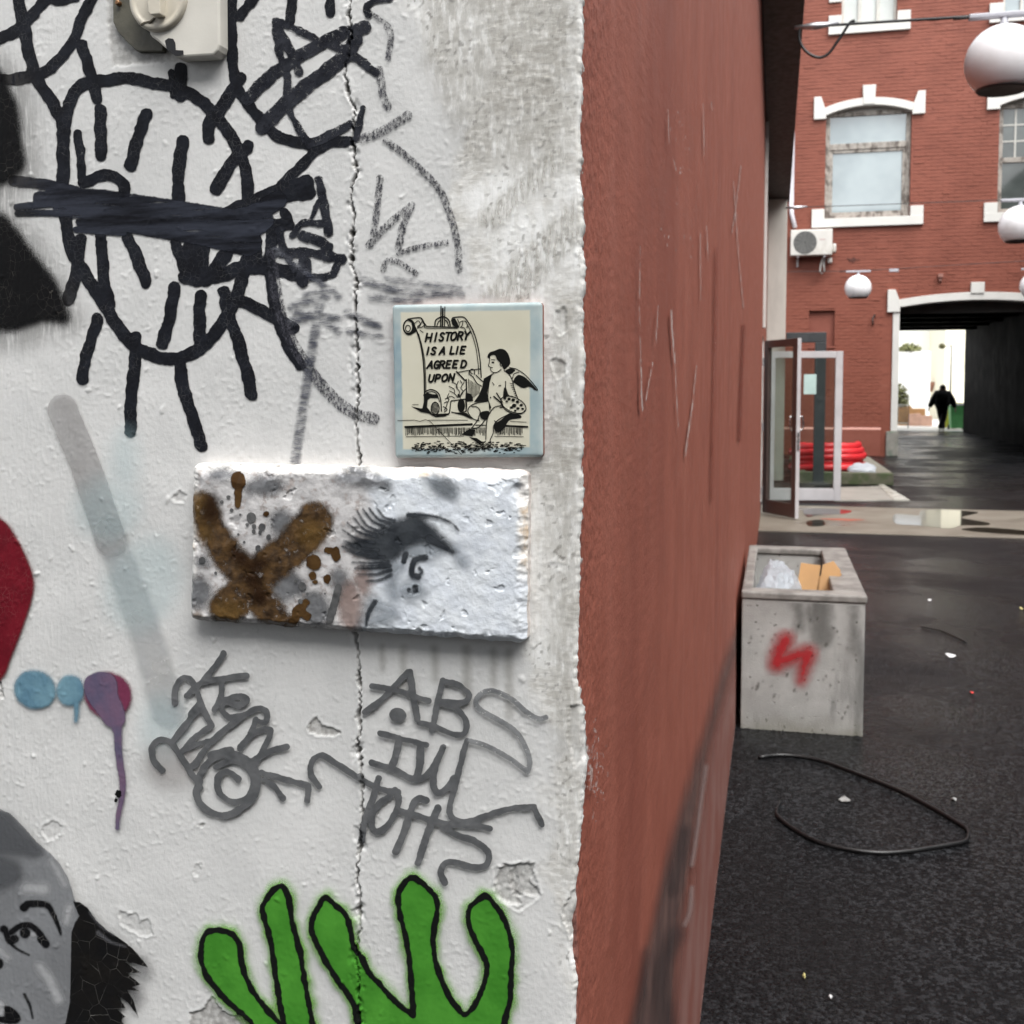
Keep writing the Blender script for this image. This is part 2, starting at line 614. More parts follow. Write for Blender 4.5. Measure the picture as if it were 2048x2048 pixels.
# chips: paint or plaster broken away
CHIPS = [('G', [(165, 620), (205, 560), (225, 560), (250, 600), (330, 630), (370, 655), (310, 672), (220, 668), (170, 645)], .0011, .9, 1.5),
         ('G', [(1300, 1530), (1345, 1440), (1400, 1450), (1535, 1440), (1515, 1560), (1575, 1620), (1530, 1640), (1470, 1620), (1440, 1700), (1330, 1660), (1290, 1600)], .0012, .75, 2.5),
         ('G', [(1380, 1490), (1420, 1470), (1440, 1560), (1420, 1600), (1450, 1640), (1400, 1630)], .0010, .9, 1.5),
         ('H', [(330, 390), (420, 350), (480, 400), (450, 480), (370, 510), (330, 450)], .0005, .15, 2),
         ('H', [(920, 1030), (980, 1080), (1060, 1070), (1080, 1140), (1150, 1110), (1180, 1240), (1100, 1250), (930, 1150)], .0006, .2, 2),
         ('I', [(0, 790), (60, 770), (110, 705), (140, 760), (190, 800), (260, 790), (290, 830), (330, 960), (0, 1000)], .0013, .9, 2),
         ('W', [(340, 925), (352, 935), (345, 948), (322, 942)], .0008, .3, 2),
         ('F', [(0, 440), (12, 480), (20, 530), (0, 560)], .0012, .8, 1.5),
         ('E', [(1830, 750), (1930, 740), (1990, 790), (1990, 900), (1900, 960), (1860, 860)], .0008, .2, 2.5),
         ('E', [(1880, 240), (1990, 180), (2010, 420), (1930, 500), (1880, 380)], .0007, .15, 2.5),
         ('W', [(930, 1640), (1000, 1625), (1020, 1690), (980, 1720), (945, 1700)], .0006, .3, 2.5),
         ('W', [(1080, 1680), (1105, 1700), (1105, 1760), (1075, 1770), (1060, 1720)], .0012, .5, 2),
         ('W', [(1075, 1330), (1110, 1330), (1110, 1420), (1085, 1450), (1070, 1390)], .0011, .45, 2),
         ('F', [(1080, 1240), (1130, 1235), (1120, 1252)], .0008, .7, 1.2),
         ('H', [(1510, 690), (1555, 690), (1550, 760), (1510, 800), (1495, 750)], .0004, .1, 2)]
chipn = (fbm(U / .004, Vv / .004, 40, 3) - .5) * 9
chipr = .0006 * (fbm(U / .005, Vv / .005, 44, 3) - .5)
for z, pts, dep, br, sf in CHIPS:
    f = fld().poly(z, pts)
    d = f.D + chipn
    m = sstep(sf * .5, -sf * .5, d)
    lip = sstep(7, 2, d) * (1 - m)
    rel += -dep * m + .00035 * lip + m * chipr
    bare = np.maximum(bare, br * m)
# shallow recess of grey mortar round the switch
f = fld().poly('A', [(690, -500), (690, 120), (712, 330), (725, 432), (1000, 405), (1300, 385), (1432, 360), (1425, -500)])
d = f.D + (fbm(U / .006, Vv / .006, 50, 3) - .5) * 7
m = sstep(2, -4, d)
rel -= .0012 * m
recess = m * sstep(.25, .6, fbm(U / .03, Vv / .03, 51, 3) + .25)
bare = np.maximum(bare, .8 * recess)
# bruised, eroded strip by the corner
er = sstep(34, 5, proj(np.zeros_like(U), np.zeros_like(U), Vv)[0] + exp_[:, None] - PX + (fbm(U / .01, Vv / .02, 60, 3) - .5) * 40)
rel += er * (.0005 * (fbm(U / .007, Vv / .009, 61, 3) - .62))
pit = sstep(.68, .76, vn(U / .0042, Vv / .0042, 62)) * sstep(.45, .62, fbm(U / .03, Vv / .04, 63, 3)) * np.clip(zone * 1.2, 0, 1)
bare = np.maximum(bare, .9 * pit)
# round the outer edge over
du = edge_u[:, None] - U
rel -= .0030 * np.clip(1 - du / .0035, 0, 1) ** 2
# fade to the flat plane towards the border of the detailed patch
fade = sstep(0, .03, U + .60) * sstep(0, .03, Vv - .80) * sstep(0, .03, 1.86 - Vv)
rel = rel * fade
FV = np.stack([U, -rel, Vv], -1)
nr, nc = U.shape
# skirt round the broken edge
sk = [np.stack([edge_u + .0006 * (vn(vs / .004, vs * 0 + k, 70) - .5) * k - .0004 * k, np.full_like(vs, .0) + (-rel[:, -1]) + .0035 * k, vs], -1) for k in (1, 2, 3, 4)]
V = np.concatenate([FV, np.stack(sk, 1)], 1)
zz = np.concatenate([zone, np.repeat(zone[:, -1:], 4, 1)], 1)
bb = np.concatenate([bare, np.repeat(np.clip(bare[:, -1:] + np.array([[.1, .3, .6, .8]]), 0, 1), 4 // 4, 1)], 1)
verts = V.reshape(-1, 3)
quads = grid_quads(nr, nc + 4)
# plain plaster around the patch
n0 = len(verts)
Lx, Rx, Bz, Tz = -5.0, float(us[0]), 0.0, 5.4
Rr = 0.0
ex = np.array([(Lx, 0, Bz), (Rx, 0, Bz), (Rx, 0, Tz), (Lx, 0, Tz),
               (Rx, 0, Bz), (Rr, 0, Bz), (Rr, 0, vs[0]), (Rx, 0, vs[0]),
               (Rx, 0, vs[-1]), (Rr, 0, vs[-1]), (Rr, 0, Tz), (Rx, 0, Tz)], float)
verts = np.concatenate([verts, ex])
quads = np.concatenate([quads, n0 + np.arange(12).reshape(3, 4)])
za = np.concatenate([zz.ravel(), np.array([0] * 4 + [0.5] * 8)])
ba = np.concatenate([bb.ravel(), np.zeros(12)])
da = np.concatenate([np.concatenate([gap_shade, np.zeros((nr, 4))], 1).ravel(), np.zeros(12)])

t = NT('painted plaster')
base = t.mix(t.step(.3, .7, t.noise(14, 4)), (.60, .60, .59), (.675, .672, .66))
base = t.mix(t.step(.55, .8, t.noise(5, 4, .6)), base, (.565, .57, .57))
base = t.mix(t.step(.62, .72, t.noise(260, 3, .6, (1, 1, .6)), 0, .4), base, (.44, .44, .43))
streak = t.noise(90, 4, .65, (1.6, 1, .35))
brush = t.noise(120, 4, .6, (.5, 1, 2.2), (0, radians(38), 0))
zcol = t.mix(t.step(.40, .60, streak), (.74, .735, .71), (.85, .85, .835))
zcol = t.mix(t.step(.44, .62, t.noise(13, 5, .65)), zcol, t.mix(t.step(.45, .6, brush), (.55, .535, .50), (.74, .73, .70)))
zcol = t.mix(t.step(.66, .72, t.noise(330, 3, .7), 0, .7), zcol, (.34, .33, .31))
zcol = t.mix(t.step(.70, .78, t.noise(38, 4, .6)), zcol, (.80, .80, .78))
col = t.mix(t.attr('zone'), base, zcol)
bc = t.mix(t.step(.35, .65, t.noise(180, 4)), (.32, .31, .295), (.54, .535, .515))
col = t.mix(t.attr('bare'), col, bc)
rust = t.math('MULTIPLY', t.step(.74, .80, t.noise(22, 3, .5)), t.step(.55, .65, t.noise(170, 3)))
col = t.mix(t.math('MULTIPLY', t.attr('gap_shade'), .75), col, (.055, .052, .047))  # darkens crack and holes as if in deep shade
col = t.mix(t.math('MULTIPLY', rust, .5), col, (.42, .24, .09))
nb = t.bump(t.noise(620, 4, .6), .28, .0005)
nb = t.bump(t.noise(240, 3, .6, (1, 1, .5)), .25, .001, nb)
t.set(col, t.step(.3, .7, t.noise(40, 3), .42, .62), nb, spec=.4)
PLASTER = t.m
front = link('front_wall', np_mesh('front_wall', verts, quads, {'zone': za, 'bare': ba, 'gap_shade': da}), PLASTER, corner)
front['label'] = 'white plaster wall with a vertical crack and layers of graffiti'

# ------------------------------------------------------------------ graffiti on the front (each a painted layer following the relief)
S = Surf(FV, (0, -1, 0))
S.PX, S.PY = PX, PY
grime = paint_mat('beige grey grime', (.36, .335, .29), (.46, .44, .40), 40, soft=30, edge=14, es=45, dry=.44, drys=.16, ds=120, dst=(1.5, 1, .6), alpha=.36, bump=0)
brushed = paint_mat('brushed filler smear', (.40, .385, .34), (.55, .53, .49), 60, soft=12, edge=8, es=60, dry=.46, drys=.14, ds=110, dst=(2.4, 1, .5), drot=(0, radians(-42), 0), alpha=.45, bump=0)
f = S.field().poly('W', [(800, -60), (1085, -60), (1085, 250), (990, 330), (880, 300), (800, 120)])
S.paint('grime_patch', f, grime, front, margin=40, label='beige worn patch at the top by the corner')
f = S.field().poly('W', [(1052, 560), (1100, 560), (1096, 900), (1092, 1650), (1060, 1650), (1040, 1250), (1030, 880)])
S.paint('grime_band', f, grime, front, margin=40, label='grey-beige grime band down the corner')
f = S.field().poly('W', [(905, 560), (1095, 360), (1096, 450), (985, 575)]).poly('W', [(890, 420), (1050, 270), (1080, 300), (930, 440)])
S.paint('filler_smear', f, brushed, front, margin=18, label='diagonal brushed smear of filler', split=True)
f = S.field()
for x, y0, y1, w in ((720, 1222, 1262, 9), (760, 1224, 1300, 12), (820, 1224, 1280, 14), (880, 1226, 1330, 16), (930, 1228, 1290, 12), (960, 1230, 1350, 14)): f.stroke('W', w, [(x, y0), (x + 2, y1)])
S.paint('rain_stain', f, paint_mat('rain stain', (.36, .345, .31), soft=9, edge=5, es=80, alpha=.32, bump=0), front, margin=16, label='rain stains below the painted brick')
INK = (.0065, .007, .010)
ink = paint_mat('black marker ink', INK, (.012, .0135, .019), 60, soft=1.0, edge=1.3, es=520, dry=.24, ds=420, rough=.6, crack=(.16, .16, .16), crk_s=230)
ink_worn = paint_mat('worn marker ink', (.010, .011, .016), (.028, .030, .038), 60, soft=1.3, edge=1.6, es=420, dry=.36, drys=.10, ds=420, dst=(1.0, 1, 1.3), drot=(0, radians(40), 0))
ink_dry = paint_mat('dry marker ink', (.022, .023, .030), (.07, .07, .085), 60, soft=1.8, edge=2.2, es=380, dry=.50, drys=.16, ds=520, dst=(1.1, 1, .8), alpha=.95)
ink_smear = paint_mat('smeared marker ink', (.045, .05, .072), (.14, .145, .165), 60, soft=5, edge=4, es=220, dry=.47, drys=.2, ds=200, dst=(.45, 1, 1.9), drot=(0, radians(-8), 0), alpha=.85)

f = S.field()
for w, p in [(75, [(110, -60), (120, 0), (150, 150), (200, 380), (235, 500), (330, 640), (400, 780), (425, 850)]),
             (66, [(-20, 255), (90, 210), (180, 130), (260, 40), (330, -20)]), (55, [(310, -5), (400, 5), (490, -20)]),
             (66, [(-20, 515), (120, 505), (280, 470), (400, 370), (480, 250), (530, 120), (600, -20)]),
             (72, [(430, 780), (450, 670), (510, 565), (590, 525), (700, 520), (820, 500), (960, 530), (1090, 552), (1200, 590), (1320, 670), (1420, 780), (1490, 880), (1550, 990),
                   (1590, 1130), (1600, 1260), (1600, 1400), (1620, 1500), (1640, 1650)]),
             (76, [(445, 680), (420, 800), (410, 950), (410, 1150), (410, 1300), (430, 1450), (460, 1600), (540, 1750), (620, 1880), (700, 2010), (830, 2195), (960, 2278), (1090, 2312),
                   (1220, 2280), (1330, 2210), (1420, 2100), (1500, 1960), (1560, 1810), (1590, 1670)]),
             (66, [(530, 290), (580, 450), (635, 640)]), (70, [(650, 705), (655, 1005)]), (72, [(945, 735), (890, 900), (842, 1070)]), (52, [(505, 865), (520, 1000), (530, 1140)]),
             (76, [(1168, 445), (1160, 615)]), (40, [(1105, 470), (1118, 620)]), (74, [(1178, 910), (1152, 1100), (1150, 1290)]), (76, [(1595, 945), (1480, 1070), (1392, 1220)]),
             (76, [(1548, 510), (1420, 700), (1350, 800), (1345, 895)]), (66, [(540, 1180), (650, 1132), (740, 1140), (795, 1190), (800, 1260)]),
             (130, [(1490, 1390), (1700, 1300), (1850, 1230)]), (72, [(520, 1545), (500, 1700), (470, 1850), (440, 1930)]), (70, [(652, 1520), (670, 1800), (705, 1960)]),
             (74, [(820, 1530), (880, 1650), (942, 1815)]), (62, [(1130, 1560), (1180, 1700), (1220, 1780)]), (165, [(1265, 1600), (1260, 1760)]),
             (84, [(1480, 1600), (1400, 1720), (1330, 1800)]), (80, [(1190, 1790), (1400, 1780), (1550, 1725), (1700, 1725), (1900, 1760)]), (95, [(1640, 1550), (1645, 1690)]),
             (66, [(1760, 1440), (1742, 1600), (1740, 1750), (1770, 1960), (1850, 2210), (1932, 2350)]),
             (72, [(1130, 1850), (1100, 2010), (1050, 2210)]), (74, [(1298, 1910), (1285, 2060), (1292, 2250)]), (74, [(1445, 1880), (1480, 2030), (1540, 2210), (1590, 2390), (1618, 2540)]),
             (70, [(630, 2050), (580, 2210), (530, 2440)]), (70, [(880, 2170), (870, 2310), (850, 2510), (843, 2780)]), (74, [(1160, 2330), (1180, 2490), (1240, 2690), (1300, 2870)]),
             (70, [(1560, 1940), (1700, 2010), (1890, 2115)]),
             (66, [(1495, -40), (1490, 200), (1508, 480), (1560, 620), (1650, 740), (1760, 855), (1870, 910), (2000, 930)]),
             (56, [(1650, -30), (1548, 105)]), (58, [(1882, -20), (1870, 145)])]:
    f.stroke('A', w * 1.06 + 3, p)
for w, p in [(58, [(518, -20), (515, 85)]), (66, [(640, 910), (500, 930), (390, 1010), (280, 1120), (210, 1190)]), (120, [(120, 1290), (250, 1220), (360, 1190)]),
             (90, [(60, 1350), (200, 1270), (380, 1240)]), (78, [(-20, 1440), (150, 1450), (235, 1440)]), (66, [(225, 1370), (260, 1450)]), (60, [(0, 1725), (150, 1740), (300, 1785)])]:
    f.stroke('B', w, p)
uneven = vn(PX / 26, PY / 26, 77) - .5
uneven2 = vn(PX / 11, PY / 11, 78) - .5
f.D += (uneven * 4.5 + uneven2 * 2.2).astype(np.float32)
S.paint('marker_face_graffiti', f, ink, front, label='black marker graffiti of an oval face with lines for teeth, struck through')

strike = paint_mat('streaky marker ink', (.0055, .006, .009), (.032, .036, .050), 60, c2st=(.16, 1, 1.6), soft=1.6, edge=2.4, es=300, dry=.33, drys=.08, ds=170, dst=(.13, 1, 1.7), drot=(0, radians(7), 0))
f = S.field()
for w, p in [(70, [(90, 1165), (300, 1190), (500, 1235)]), (90, [(260, 1275), (600, 1262), (900, 1300), (1200, 1345), (1550, 1400)]), (46, [(110, 1335), (300, 1315), (500, 1320)]), (40, [(115, 1375), (300, 1372), (420, 1380)]),
             (120, [(400, 1335), (700, 1380), (1100, 1410), (1500, 1450)]), (100, [(540, 1425), (800, 1445), (1100, 1495), (1500, 1555)]), (40, [(490, 1478), (640, 1490), (800, 1500)]), (210, [(1330, 1440), (1500, 1460), (1560, 1440)]), (180, [(1250, 1480), (1600, 1560)]), (120, [(1500, 1440), (1650, 1370), (1790, 1290)]), (80, [(1560, 1520), (1660, 1480), (1730, 1420)])]:
    f.stroke('A', w, p)
S.paint('strike_through', f, strike, front, label='thick streaky black bar struck across the drawn face')

f = S.field()
for w, p in [(50, [(165, 140), (280, 180), (420, 245)]), (52, [(165, 150), (195, 350), (235, 480), (240, 600)]), (60, [(185, 180), (250, 310), (320, 460)]),
             (84, [(-20, 640), (150, 480), (300, 380), (450, 290), (600, 215), (740, 180)]), (96, [(85, 825), (200, 700), (350, 570), (500, 460), (620, 350), (680, 260)]),
             (48, [(240, 690), (300, 800), (375, 920)]), (58, [(385, 930), (500, 880), (640, 805)]), (62, [(520, 285), (640, 340), (720, 400), (805, 465)]),
             (56, [(445, 1160), (480, 1320), (510, 1500)]), (30, [(440, 1300), (400, 1400)]), (46, [(270, 1520), (340, 1440), (470, 1440)]), (66, [(340, 1515), (430, 1545), (500, 1590)]),
             (64, [(190, 1632), (400, 1632), (600, 1668)]), (46, [(190, 1480), (220, 1600), (290, 1740)]), (86, [(360, 1690), (340, 1810)]), (46, [(400, 1790), (530, 1770), (570, 1690)]),
             (46, [(900, -15), (780, 20), (750, 60), (765, 95)]), (44, [(680, 900), (705, 800), (735, 700)])]:
    f.stroke('B', w, p)
f.D += (uneven * 4.5 + uneven2 * 2.5).astype(np.float32)
S.paint('worn_marker_graffiti', f, ink_worn, front, label='worn black marker strokes crossing near the top of the crack')

f = S.field()
for w, p in [(50, [(835, 450), (850, 550), (860, 620), (890, 690)]), (60, [(715, 895), (850, 850), (1020, 745)]),
             (46, [(880, 910), (1000, 1000), (1120, 1110), (1220, 1220), (1270, 1330), (1310, 1450), (1340, 1600), (1345, 1740)]),
             (44, [(840, 1150), (822, 1350), (800, 1500)]), (48, [(770, 1580), (850, 1490), (950, 1400), (1040, 1330)]), (46, [(1045, 1320), (990, 1450), (960, 1600)]),
             (34, [(960, 1630), (1100, 1590), (1270, 1560)]), (36, [(860, 1740), (890, 1680), (960, 1690), (1070, 1760)]), (40, [(880, 170), (910, 230), (890, 380)]),
             (26, [(790, 90), (900, 170)])]:
    f.stroke('B', w, p)
f.stroke('W', 22, [(512, 480), (530, 590), (560, 660), (610, 730), (660, 775), (706, 790)])
S.paint('dry_marker_graffiti', f, ink_dry, front, label='dry broken marker stroke beside the crack', split=True)
f = S.field()
for w, p in [(50, [(740, 1805), (900, 1860), (1100, 1890), (1360, 1895)]), (34, [(880, 1800), (1100, 1825), (1350, 1855)]), (40, [(780, 1910), (900, 1930), (1100, 1935)]), (34, [(360, 1900), (540, 1870)])]:
    f.stroke('B', w, p)
for w, p in [(13, [(550, 578), (620, 556)]), (15, [(553, 605), (600, 600), (640, 625)]), (12, [(560, 590), (640, 600)]), (14, [(655, 590), (715, 615)]), (12, [(660, 625), (720, 635)]), (17, [(604, 575), (580, 720), (558, 870)]), (12, [(520, 470), (640, 560)])]:
    f.stroke('W', w, p)
S.paint('smeared_marker_graffiti', f, ink_smear, front, margin=7, label='smeared blue-black marker wipes above the small tile')

f = S.field().poly('A', [(-300, 200), (60, 380), (200, 560), (250, 900), (260, 1150), (120, 1330), (300, 1600), (480, 1900), (520, 2100), (300, 2200), (0, 2250), (-300, 2250)], smooth=True)
S.paint('black_overspray', f, paint_mat('thin black overspray', (.10, .095, .09), soft=34, edge=10, es=60, speck=20, alpha=.34, dry=.42, drys=.16, ds=150, dst=(2.2, 1, .3), bump=0), front, margin=46, label='thin streaky overspray round the black shape')
spray_black = paint_mat('black spray paint', (.004, .004, .0045), soft=11, edge=2, es=160, speck=16, crack=(.10, .09, .08), crk_s=150)
f = S.field()
f.poly('A', [(-300, 300), (-20, 430), (60, 560), (120, 700), (140, 900), (165, 1050), (120, 1120), (0, 1190), (-300, 1230)], smooth=True)
f.poly('A', [(-300, 1370), (-10, 1370), (90, 1450), (240, 1650), (340, 1780), (400, 1890), (440, 2010), (450, 2050), (410, 2080), (300, 2065), (200, 2095), (100, 2125), (0, 2125), (-300, 2125)], smooth=True)
S.paint('black_spray_graffiti', f, spray_black, front, margin=26, label='big soft-edged black spray shape at the left edge, paint crazed')

f = S.field().stroke('W', 58, [(120, 772), (160, 870), (195, 970), (212, 1020)], w1=60)
S.paint('grey_faded_stroke', f, paint_mat('faded grey wash', (.33, .315, .31), (.40, .39, .385), 25, soft=2.2, edge=1.8, es=140, alpha=.52, rough=.6, bump=0), front, margin=6,
        label='upper half of a translucent grey paint stroke slanting down the wall')
f = S.field().stroke('W', 56, [(205, 1000), (240, 1090), (285, 1220), (320, 1340)], w1=64)
S.paint('blue_grey_faded_stroke', f, paint_mat('faded blue grey wash', (.40, .41, .42), (.47, .47, .46), 22, soft=9, edge=7, es=60, alpha=.42, rough=.6, bump=0), front, margin=14,
        label='paler lower half of the translucent stroke')
f = S.field().ell('W', 235, 870, 26, 60).ell('W', 205, 960, 60, 60).ell('W', 270, 1100, 70, 90, .3).ell('W', 310, 1370, 40, 60)
S.paint('pale_blue_overspray', f, paint_mat('pale blue overspray', (.42, .62, .66), soft=30, edge=10, es=40, alpha=.20, rough=.6, bump=0), front, margin=40, label='faint pale blue spray haze')
f = S.field().ell('W', 325, 1440, 50, 45)
S.paint('grey_overspray', f, paint_mat('warm grey overspray', (.38, .35, .34), soft=24, edge=8, es=50, alpha=.35, rough=.6, bump=0), front, margin=34, label='faint brownish grey spray haze under the tag')
f = S.field().poly('W', [(-80, 940), (0, 975), (32, 1010), (60, 1070), (66, 1110), (50, 1170), (25, 1235), (0, 1285), (-80, 1330)], smooth=True)
S.paint('red_spray_graffiti', f, paint_mat('dark red spray', (.16, .009, .018), (.12, .007, .014), 40, soft=4.5, edge=1.5, es=200, speck=5, rough=.42, crack=(.33, .16, .15), crk_s=200), front, margin=12,
        label='dark red spray shape cut by the left edge')

f = S.field().ell('F', 200, 490, 118, 105, .35)
f.ell('F', 395, 495, 76, 85)
f.stroke('F', 34, [(425, 560), (430, 610), (424, 665)], w1=16)
S.paint('blue_spray_spot', f, paint_mat('blue spray', (.10, .20, .275), (.16, .29, .36), 24, soft=5.5, edge=2.5, es=150, speck=6, rough=.5), front, margin=9, label='two joined blue spray dots')
f = S.field().ell('F', 605, 522, 130, 126, .7)
S.paint('red_spray_spot', f, paint_mat('crimson spray', (.17, .035, .075), soft=5, edge=2.5, es=150, speck=6, rough=.5), front, margin=9, label='crimson rim of the purple spray dot')
f = S.field().poly('F', [(480, 430), (540, 395), (610, 400), (650, 440), (660, 520), (690, 590), (700, 650), (685, 690), (640, 700), (600, 690), (560, 640), (500, 560), (472, 490)], smooth=True)
f.stroke('F', 70, [(640, 660), (655, 720)], w1=44).stroke('F', 46, [(658, 700), (665, 850), (685, 1000), (680, 1090), (660, 1180), (655, 1255)], w1=22)
S.paint('purple_spray_drip', f, paint_mat('purple spray', (.105, .09, .15), (.16, .10, .16), 28, soft=3.0, edge=1.5, es=180, rough=.45), front, margin=7, label='purple spray dot with one long run of paint')
f = S.field().ell('F', 662, 1065, 17, 22).ell('F', 648, 1100, 9, 12)
S.paint('black_paint_fleck', f, paint_mat('black fleck', (.006, .006, .006), soft=1.0, edge=3, es=500, rough=.4), front, label='black fleck beside the purple drip')

tagm = paint_mat('grey marker ink', (.085, .088, .092), (.13, .133, .137), 45, soft=1.0, edge=.7, es=500, dry=.2, ds=420, rough=.45, bump=.1)
f = S.field()
for w, p in [(34, [(1245, 292), (1150, 420), (1040, 525)]), (32, [(975, 565), (980, 480), (1020, 428), (1070, 445), (1110, 540), (1140, 620), (1180, 690)]), (32, [(1130, 452), (1220, 432), (1370, 412)]),
             (34, [(1232, 450), (1230, 520), (1195, 600)]), (48, [(1115, 575), (1070, 630)]), (36, [(1070, 640), (970, 765)]),
             (34, [(1260, 545), (1330, 525), (1372, 545), (1330, 575), (1255, 560), (1235, 600), (1280, 645), (1370, 625), (1430, 592), (1480, 620), (1470, 672), (1420, 660)]),
             (36, [(1345, 640), (1240, 720), (1160, 790), (1080, 910)]), (32, [(1180, 690), (1100, 740), (1020, 825)]), (32, [(1020, 822), (1100, 790), (1190, 768)]),
             (34, [(905, 935), (860, 880), (850, 810), (890, 770), (950, 780), (1000, 850), (1050, 930), (1095, 1000), (1112, 1030)]), (34, [(1420, 655), (1390, 740), (1332, 815)]),
             (34, [(1335, 805), (1420, 725), (1500, 712), (1480, 780), (1440, 860), (1400, 920)]), (34, [(1400, 885), (1500, 830), (1590, 805)]),
             (38, [(1110, 1000), (1090, 1060), (1120, 1130), (1190, 1175), (1270, 1182), (1360, 1130), (1420, 1060), (1430, 980), (1400, 905), (1330, 855), (1240, 850), (1160, 890), (1110, 965)]),
             (36, [(1325, 985), (1260, 940), (1210, 980), (1220, 1060), (1290, 1108), (1370, 1090), (1408, 1010), (1380, 930), (1300, 880), (1200, 915)]),
             (34, [(1450, 948), (1560, 980), (1710, 1022), (1703, 1100)]), (32, [(1462, 985), (1520, 1025), (1566, 1090)]), (40, [(1170, 850), (1280, 822)])]:
    f.stroke('F', w, p, smooth=len(p) != 4)
f.D += (uneven * 2.6 + uneven2 * 1.6).astype(np.float32)
S.paint('curled_tag', f, tagm, front, label='grey marker tag with a spiral circle and letters above it')
f = S.field()
for w, p in [(36, [(520, 520), (620, 445), (780, 280)]), (40, [(790, 280), (810, 420), (835, 560)]), (34, [(558, 366), (700, 388), (900, 452)]), (36, [(990, 328), (960, 450), (925, 630)]),
             (34, [(990, 332), (1090, 360), (1148, 420), (1110, 462), (960, 455)]), (34, [(960, 462), (1070, 500), (1130, 580), (1118, 650), (1050, 652), (950, 610), (850, 585)]),
             (36, [(610, 650), (700, 672), (890, 720)]), (44, [(725, 680), (700, 800), (682, 842)]), (46, [(855, 722), (850, 830), (830, 925)]), (38, [(560, 826), (700, 872), (830, 930), (900, 890), (960, 800), (990, 735)]),
             (40, [(985, 745), (940, 860), (932, 960), (960, 1008), (1010, 980), (1055, 918)]), (38, [(1135, 692), (1090, 850), (1050, 1010), (1030, 1110), (1060, 1170), (1150, 1180), (1280, 1135), (1400, 1102), (1538, 1092)]),
             (36, [(1538, 1092), (1585, 1200)]), (36, [(245, 970), (195, 900), (200, 820), (260, 782), (360, 840), (470, 910), (600, 980), (720, 1002)]), (42, [(602, 920), (560, 1060), (515, 1190), (500, 1290)]),
             (40, [(700, 990), (722, 1060), (690, 1150), (625, 1232), (570, 1232), (560, 1150), (600, 1080), (670, 1030)]), (44, [(890, 1052), (840, 1042), (800, 1100), (770, 1200), (740, 1280), (706, 1358)]),
             (40, [(720, 1112), (850, 1150), (1000, 1192), (1150, 1200), (1270, 1220)]), (44, [(960, 1100), (930, 1170), (880, 1300), (842, 1425)]),
             (38, [(990, 1210), (1080, 1262), (1190, 1300), (1262, 1370), (1250, 1440), (1180, 1455), (1060, 1425), (1000, 1432), (975, 1490), (1000, 1545)])]:
    f.stroke('G', w, p)
f.ell('G', 718, 540, 54, 44, .2)
f.D += (uneven * 2.6 + uneven2 * 1.6).astype(np.float32)
S.paint('letter_tag', f, tagm, front, label='grey marker letters ABS IUL TOftS with swashes')
f = S.field()
for w, p in [(30, [(1610, 552), (1560, 560), (1480, 510), (1400, 440), (1290, 392), (1220, 410), (1188, 460), (1220, 510), (1330, 570), (1430, 640), (1490, 740), (1512, 820), (1500, 880)]),
             (28, [(1500, 880), (1380, 792), (1250, 722), (1150, 692)])]:
    f.stroke('G', w, p)
S.paint('faint_letter_tag', f, paint_mat('thin grey marker', (.15, .155, .16), (.24, .245, .25), 60, soft=1.6, edge=1.2, es=420, dry=.38, ds=330, rough=.5), front, label='thin worn grey letter S by the corner')

# green hand
OUT1 = [(330, 1010), (310, 840), (230, 760), (140, 670), (85, 590), (60, 500), (75, 410), (120, 380), (180, 385), (235, 420), (255, 490), (265, 570), (300, 650), (360, 740), (452, 836)]
OUT1b = [(462, 836), (440, 720), (415, 560), (395, 430), (360, 290), (365, 250), (410, 190), (450, 165), (480, 210), (500, 330), (540, 500), (570, 680), (600, 840), (620, 1010)]
OUT2a = [(850, 1010), (815, 830), (800, 740), (720, 620), (640, 490), (600, 400), (595, 340), (630, 260), (660, 220), (700, 250), (760, 310), (785, 390), (800, 460), (840, 520), (870, 580), (950, 670), (1030, 750), (1085, 790)]
OUT2b = [(1085, 790), (1075, 640), (1055, 440), (1020, 300), (1020, 190), (1070, 125), (1130, 150), (1190, 220), (1200, 280), (1180, 400), (1190, 520), (1230, 640), (1280, 730), (1338, 782), (1400, 700),
         (1440, 560), (1410, 480), (1360, 380), (1350, 290), (1400, 230), (1440, 218), (1500, 290), (1540, 370), (1562, 480), (1553, 620), (1550, 720), (1520, 840), (1500, 1010)]
P1 = spline(OUT1) + spline(OUT1b)
P2 = spline(OUT2a) + spline(OUT2b)
f = S.field().poly('I', P1, grow=9).poly('I', P2, grow=9)
f.D += (uneven * 10).astype(np.float32)
S.paint('green_overspray', f, paint_mat('light green overspray', (.16, .40, .05), soft=13, edge=3, es=120, speck=10, alpha=.95, rough=.5, bump=0), front, margin=22, label='light green spray haze round the green hand')
f = S.field().poly('I', P1).poly('I', P2)
